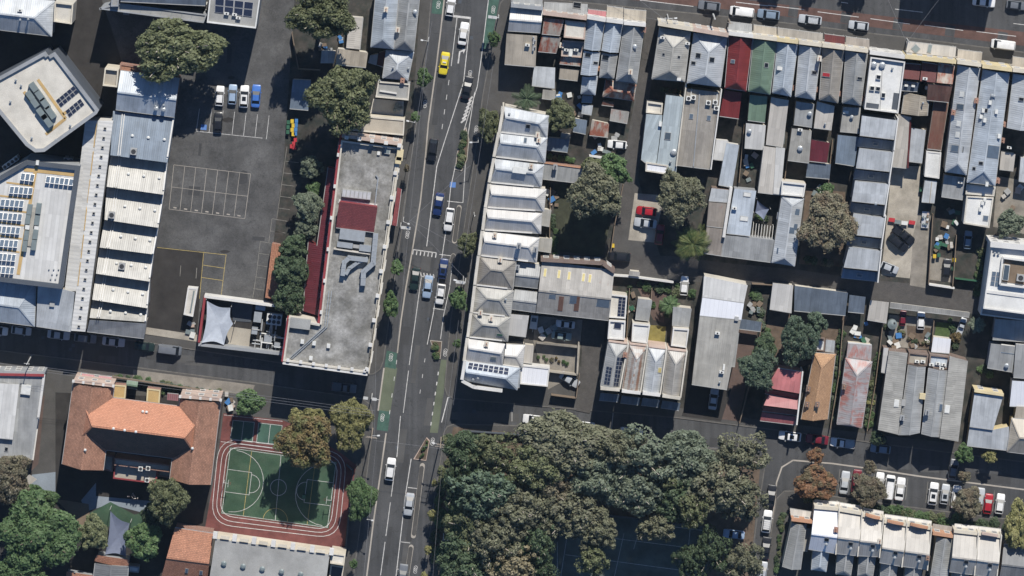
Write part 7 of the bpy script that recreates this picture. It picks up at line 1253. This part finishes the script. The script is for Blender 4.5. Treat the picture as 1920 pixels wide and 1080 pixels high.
# ------------------------------------------------------------------ bins, furniture, small yard things
def wbin(x, y, m, label, group, rz=0):
    c = P(x, y, .6); t = thing('wheelie_bin', label, 'bin', group, Vector((c.x, c.y, .13)), math.radians(rz))
    def bd(b):
        lo = [Vector((sx * .24, sy * .28, .06)) for sx, sy in ((-1, -1), (1, -1), (1, 1), (-1, 1))]; hi = [Vector((sx * .30, sy * .36, .98)) for sx, sy in ((-1, -1), (1, -1), (1, 1), (-1, 1))]
        b.face(lo[::-1]); b.face(hi)
        for i in range(4): j = (i + 1) % 4; b.face([lo[i], lo[j], hi[j], hi[i]])
    o = link('tub', unit('bin_tub', bd), t); omat(o, M['bingreen'])
    def ld(b): b.box((0, .02, .98), .66, .8, .06); b.bar((-.25, .42, 1.0), (.25, .42, 1.0), .05, .05)
    o = link('lid', unit('bin_lid', ld), t); omat(o, M[m])
    def wh(b): b.tube((-.3, .3, .1), (.3, .3, .1), .1, .1, 8)
    o = link('wheel', unit('bin_wheels', wh), t); omat(o, M['rubber'])
for i in range(4): wbin(548 + (i % 2) * 2, 227 + i * 8, 'binyellow', 'yellow lidded bin in the row beside the slate shed', 'yellow lidded bins beside the slate shed')
for i in range(4): wbin(556 - i * .6, 226 + i * 8, 'binblue', 'blue lidded bin in the row beside the slate shed', 'blue lidded bins beside the slate shed')
for i in range(3): wbin(541 - i * .6, 229 + i * 9, 'bingreen', 'green bin in the row beside the slate shed', 'green bins beside the slate shed')
for x, y in ((554, 262), (551, 269), (552, 276), (547, 274)): wbin(x, y, 'binred', 'red lidded bin at the end of the coloured bin row', 'red lidded bins at the coloured bin row')
for x, y, m_, lab in ((1149, 460, 'binyellow', 'yellow lidded bin beside the black car at the yard corner'), (1752, 480, 'binyellow', 'yellow lidded bin left of the dark car'), (1789, 487, 'binyellow', 'yellow lidded bin right of the dark car'), (1760, 478, 'bingreen', 'green bin by the dark car'), (1787, 503, 'bingreen', 'green bin beside the bins yard fence'), (1727, 355, 'bingreen', 'green bin by the double sheet shed'), (570, 941 - 10, 'bingreen', 'green bin at the tennis hedge')): wbin(x, y, m_, lab.replace('left of', 'on one side of').replace('right of', 'across from the first by'), None)
def table(x, y, m, label, group, w_=1.3, l_=.8, hgt=.74):
    c = P(x, y, .7); t = thing('table', label, 'table', group, Vector((c.x, c.y, .13)), GA); g = MB(); g.box((0, 0, hgt - .05), w_, l_, .05); g.build('top', M[m], t)
    for sx in (-1, 1):
        for sy in (-1, 1): g = MB(); g.box((sx * w_ * .42, sy * l_ * .4, 0), .06, .06, hgt - .05); g.build('leg', M['polemetal'], t)
for x, y, m_, lab in ((1672, 412, 'binred', 'red topped table on the concrete yard'), (1710, 417, 'binred', 'second red topped table by the black pickup'), (1696, 418, 'acwhite', 'white table between two red ones'), (1683, 416, 'greyduct', 'small grey table on the concrete yard'), (1608, 625, 'acwhite', 'white table behind the peeling cottage')): table(x, y, m_, lab, None)
for i, (x, y) in enumerate(((745, 196), (750, 199), (742, 201), (748, 204), (754, 202), (740, 206))): table(x, y, 'greyduct', 'cafe table on the pale roof terrace', 'cafe tables on the pale terrace', .7, .7)
c = P(1735, 412, .6); t = thing('flatbed_trailer', 'flat trailer loaded with boxes beside the concrete yard', 'trailer', None, Vector((c.x, c.y, .13)), math.radians(-4)); g = MB(); g.box((0, 0, .4), 1.5, 3.4, .12); g.build('bed', M['alu'], t); rr = random.Random(2)
for i in range(9): g = MB(); g.box((rr.uniform(-.5, .5), rr.uniform(-1.4, 1.4), .52), .4, .4, rr.uniform(.2, .5), rr.uniform(0, 1)); g.build('load_box', M[rr.choice(('acwhite', 'pinkwall', 'cream', 'timber', 'greyduct'))], t)
for s_ in (-1, 1): g = MB(); g.tube((s_ * .8 - .09, 0, .32), (s_ * .8 + .09, 0, .32), .32, .32, 14); g.build('wheel', M['rubber'], t)
c = P(1001, 603, .8); t = thing('box_trailer', 'small white box trailer beside the workshop wall', 'trailer', None, Vector((c.x, c.y, .13)), GA); g = MB(); g.box((0, 0, .45), 1.5, 2.8, 1.2); g.build('box', M['acwhite'], t); g = MB(); g.box((0, .5, 1.655), 1.0, .8, .03); g.build('hatch', M['skyglass'], t); g = MB(); g.bar((0, -1.4, .5), (0, -2.2, .4), .1, .1); g.build('drawbar', M['polemetal'], t)
for s_ in (-1, 1): g = MB(); g.tube((s_ * .78 - .09, 0, .32), (s_ * .78 + .09, 0, .32), .32, .32, 14); g.build('wheel', M['rubber'], t)
c = P(1673, 608, 1.6); t = thing('water_tank', 'round dark rainwater tank beside the small red car', 'tank', None, Vector((c.x, c.y, .1))); g = MB(); g.tube((0, 0, 0), (0, 0, 1.9), 1.0, 1.0, 24); g.build('drum', M['greyduct'], t); g = MB(); g.tube((0, 0, 1.9), (0, 0, 2.15), 1.0, .2, 24); lid_ = g.build('lid', M['greyduct'], t); g = MB(); g.tube((.4, .3, 1.98), (.4, .3, 2.12), .22, .22, 10); g.build('hatch', M['fan'], lid_)
def goal(x, y, label, hd):
    c = P(x, y, .1); t = thing('goal_stand', label, 'goal', None, Vector((c.x, c.y, .15)), math.radians(hd)); g = MB(); g.tube((0, 0, 0), (0, 0, 3.1), .06, .06, 8); g.tube((0, 0, 3.0), (.9, 0, 3.1), .05, .05, 6); g.build('post', M['polemetal'], t); g = MB(); g.box((.95, 0, 2.75), .06, 1.4, .9); g.build('backboard', M['acwhite'], t); g = MB()
    for k in range(12): a_, b_ = 6.283 * k / 12, 6.283 * (k + 1) / 12; g.tube((1.25 + .23 * math.cos(a_), .23 * math.sin(a_), 2.9), (1.25 + .23 * math.cos(b_), .23 * math.sin(b_), 2.9), .015, .015, 4)
    g.build('hoop', M['tail'], t)
goal(421, 900, 'basketball stand at the school end of the pitch', -7); goal(622, 933, 'basketball stand at the footpath end of the pitch', 173)
rr = random.Random(9); CL = ('acwhite', 'timber', 'acgrey', 'binblue', 'greyduct', 'deck', 'cream', 'pinkwall', 'bingreen')
def crates(label, group, x0, y0, x1, y1, n):
    for i in range(n):
        c = P(rr.uniform(x0, x1), rr.uniform(y0, y1), .3); w_, l_, h_ = rr.uniform(.5, 1.2), rr.uniform(.5, 1.3), rr.uniform(.3, .9); g = MB(); g.box((0, 0, 0), w_, l_, h_ - .05); g.box((0, 0, h_ - .05), w_ + .08, l_ + .08, .06); o = g.build('storage_crate', M[rr.choice(CL)]); o.location = (c.x, c.y, .14); o.rotation_euler = (0, 0, rr.uniform(0, 3)); tag(o, label, 'crate', group)
for lab, a_ in (('storage crate in the yard of the sage sedan', (1010, 612, 1040, 636, 7)), ('storage crate beside the rainwater tank', (1666, 628, 1690, 650, 9)), ('storage crate in the bins yard', (1755, 440, 1785, 475, 14)), ('storage crate behind the green terrace', (1398, 290, 1420, 345, 7)), ('storage crate in the shaded lawn yard', (1026, 355, 1045, 385, 6)), ('storage crate under the service yard trees', (600, 60, 650, 95, 9)), ('storage crate behind the peeling cottage', (1595, 605, 1625, 640, 8)), ('storage crate in the soil courtyard', (1700, 625, 1742, 650, 7)), ('storage crate behind the cream terraces', (1526, 344, 1545, 365, 4)), ('storage crate on the school front path', (425, 735, 440, 765, 8)), ('storage crate by the flats driveway', (1400, 560, 1425, 595, 8)), ('storage crate in the lane end yard', (1110, 270, 1145, 290, 5)), ('storage crate behind the recessed terraces', (1175, 545, 1190, 600, 6)), ('storage crate in the dark yard behind the maroon shop', (1770, 385, 1800, 430, 7)), ('storage crate at the trailer foot', (345, 600, 368, 630, 6)), ('storage crate in the courtyard at the frame edge', (1870, 335, 1915, 400, 5))): crates(lab, lab.replace('storage crate', 'storage crates'), *a_)
crates('storage crate in the dark yard behind the lane terraces', 'storage crates behind the lane terraces', 1045, 160, 1090, 215, 9)
crates('storage crate along the palm yard wall', 'storage crates along the palm yard wall', 1110, 240, 1175, 285, 8)
# ------------------------------------------------------------------ people in the school yard
def person_mesh():
    me = bpy.data.meshes.new('person_skeleton')
    J = [(0, 0, .92), (0, 0, 1.18), (0, 0, 1.42), (0, 0, 1.5), (0, .01, 1.62), (0, .01, 1.7), (.19, 0, 1.4), (.25, .02, 1.12), (.25, .12, .9), (.26, .16, .8), (-.19, 0, 1.4), (-.25, .02, 1.12), (-.24, .1, .9), (-.25, .14, .8), (.1, 0, .88), (.11, .02, .48), (.11, -.02, .07), (.12, .14, .03), (-.1, 0, .88), (-.11, .0, .48), (-.11, -.04, .07), (-.12, .12, .03)]
    E = [(0, 1), (1, 2), (2, 3), (3, 4), (4, 5), (2, 6), (6, 7), (7, 8), (8, 9), (2, 10), (10, 11), (11, 12), (12, 13), (0, 14), (14, 15), (15, 16), (16, 17), (0, 18), (18, 19), (19, 20), (20, 21)]
    Rd = [.15, .13, .14, .06, .095, .075, .065, .045, .035, .035, .065, .045, .035, .035, .09, .06, .045, .035, .09, .06, .045, .035]
    me.from_pydata(J, E, []); ob = bpy.data.objects.new('tmp', me); C.objects.link(ob); md = ob.modifiers.new('s', 'SKIN')
    for i, v in enumerate(me.skin_vertices[0].data): v.radius = (Rd[i] * (1.25 if i in (0, 1, 2) else 1), Rd[i]); v.use_root = i == 0
    ob.modifiers.new('u', 'SUBSURF').levels = 1; dg = bpy.context.evaluated_depsgraph_get(); dg.update(); o2 = bpy.data.meshes.new_from_object(ob.evaluated_get(dg)); bpy.data.objects.remove(ob); o2.materials.clear()
    for m_ in ('skin', 'shirt', 'trousers'): o2.materials.append(M[m_])
    for p in o2.polygons: z = p.center.z; p.material_index = 2 if z < .95 else 1 if z < 1.47 and abs(p.center.x) < .27 and z > 1.0 else 0; p.use_smooth = True
    o2.name = 'person_body'; return o2
pmesh = person_mesh(); g = MB()
for k in range(4): g.tube((0, -.015, 1.64 + k * .035), (0, -.015, 1.675 + k * .035), .115 - .012 * k * k * .6, .115 - .012 * (k + 1) ** 2 * .6, 10)
hmesh = g.mesh('person_hair', True); hmesh.materials.append(M['hair'])
for i, (x, y) in enumerate(((241, 930), (249, 926), (248, 931), (253, 934), (258, 934), (252, 929))):
    c = P(x, y, .9); t = thing('person', 'person in a white top and dark trousers standing in the school yard group', 'person', 'people standing in the school yard', Vector((c.x, c.y, .14)), i * 1.1); o = link('body', pmesh, t); o = link('hair', hmesh, t)
# ------------------------------------------------------------------ thin summer haze between aircraft and ground
g = MB(); g.box((0, 0, -1.3), 2000, 2000, 1112)
hm = bpy.data.materials.new('haze_air'); hm.use_nodes = True; nt = hm.node_tree; nt.nodes.clear()
ov = nt.nodes.new('ShaderNodeOutputMaterial'); pv = nt.nodes.new('ShaderNodeVolumePrincipled'); pv.inputs['Color'].default_value = (0.62, 0.81, 1.0, 1); pv.inputs['Density'].default_value = 1.3e-5; pv.inputs['Anisotropy'].default_value = 0.0
nt.links.new(pv.outputs[0], ov.inputs['Volume']); ho = g.build('haze', hm); ho['kind'] = 'stuff'; ho['label'] = 'thin pale haze between the aircraft and the streets'; ho['category'] = 'haze'
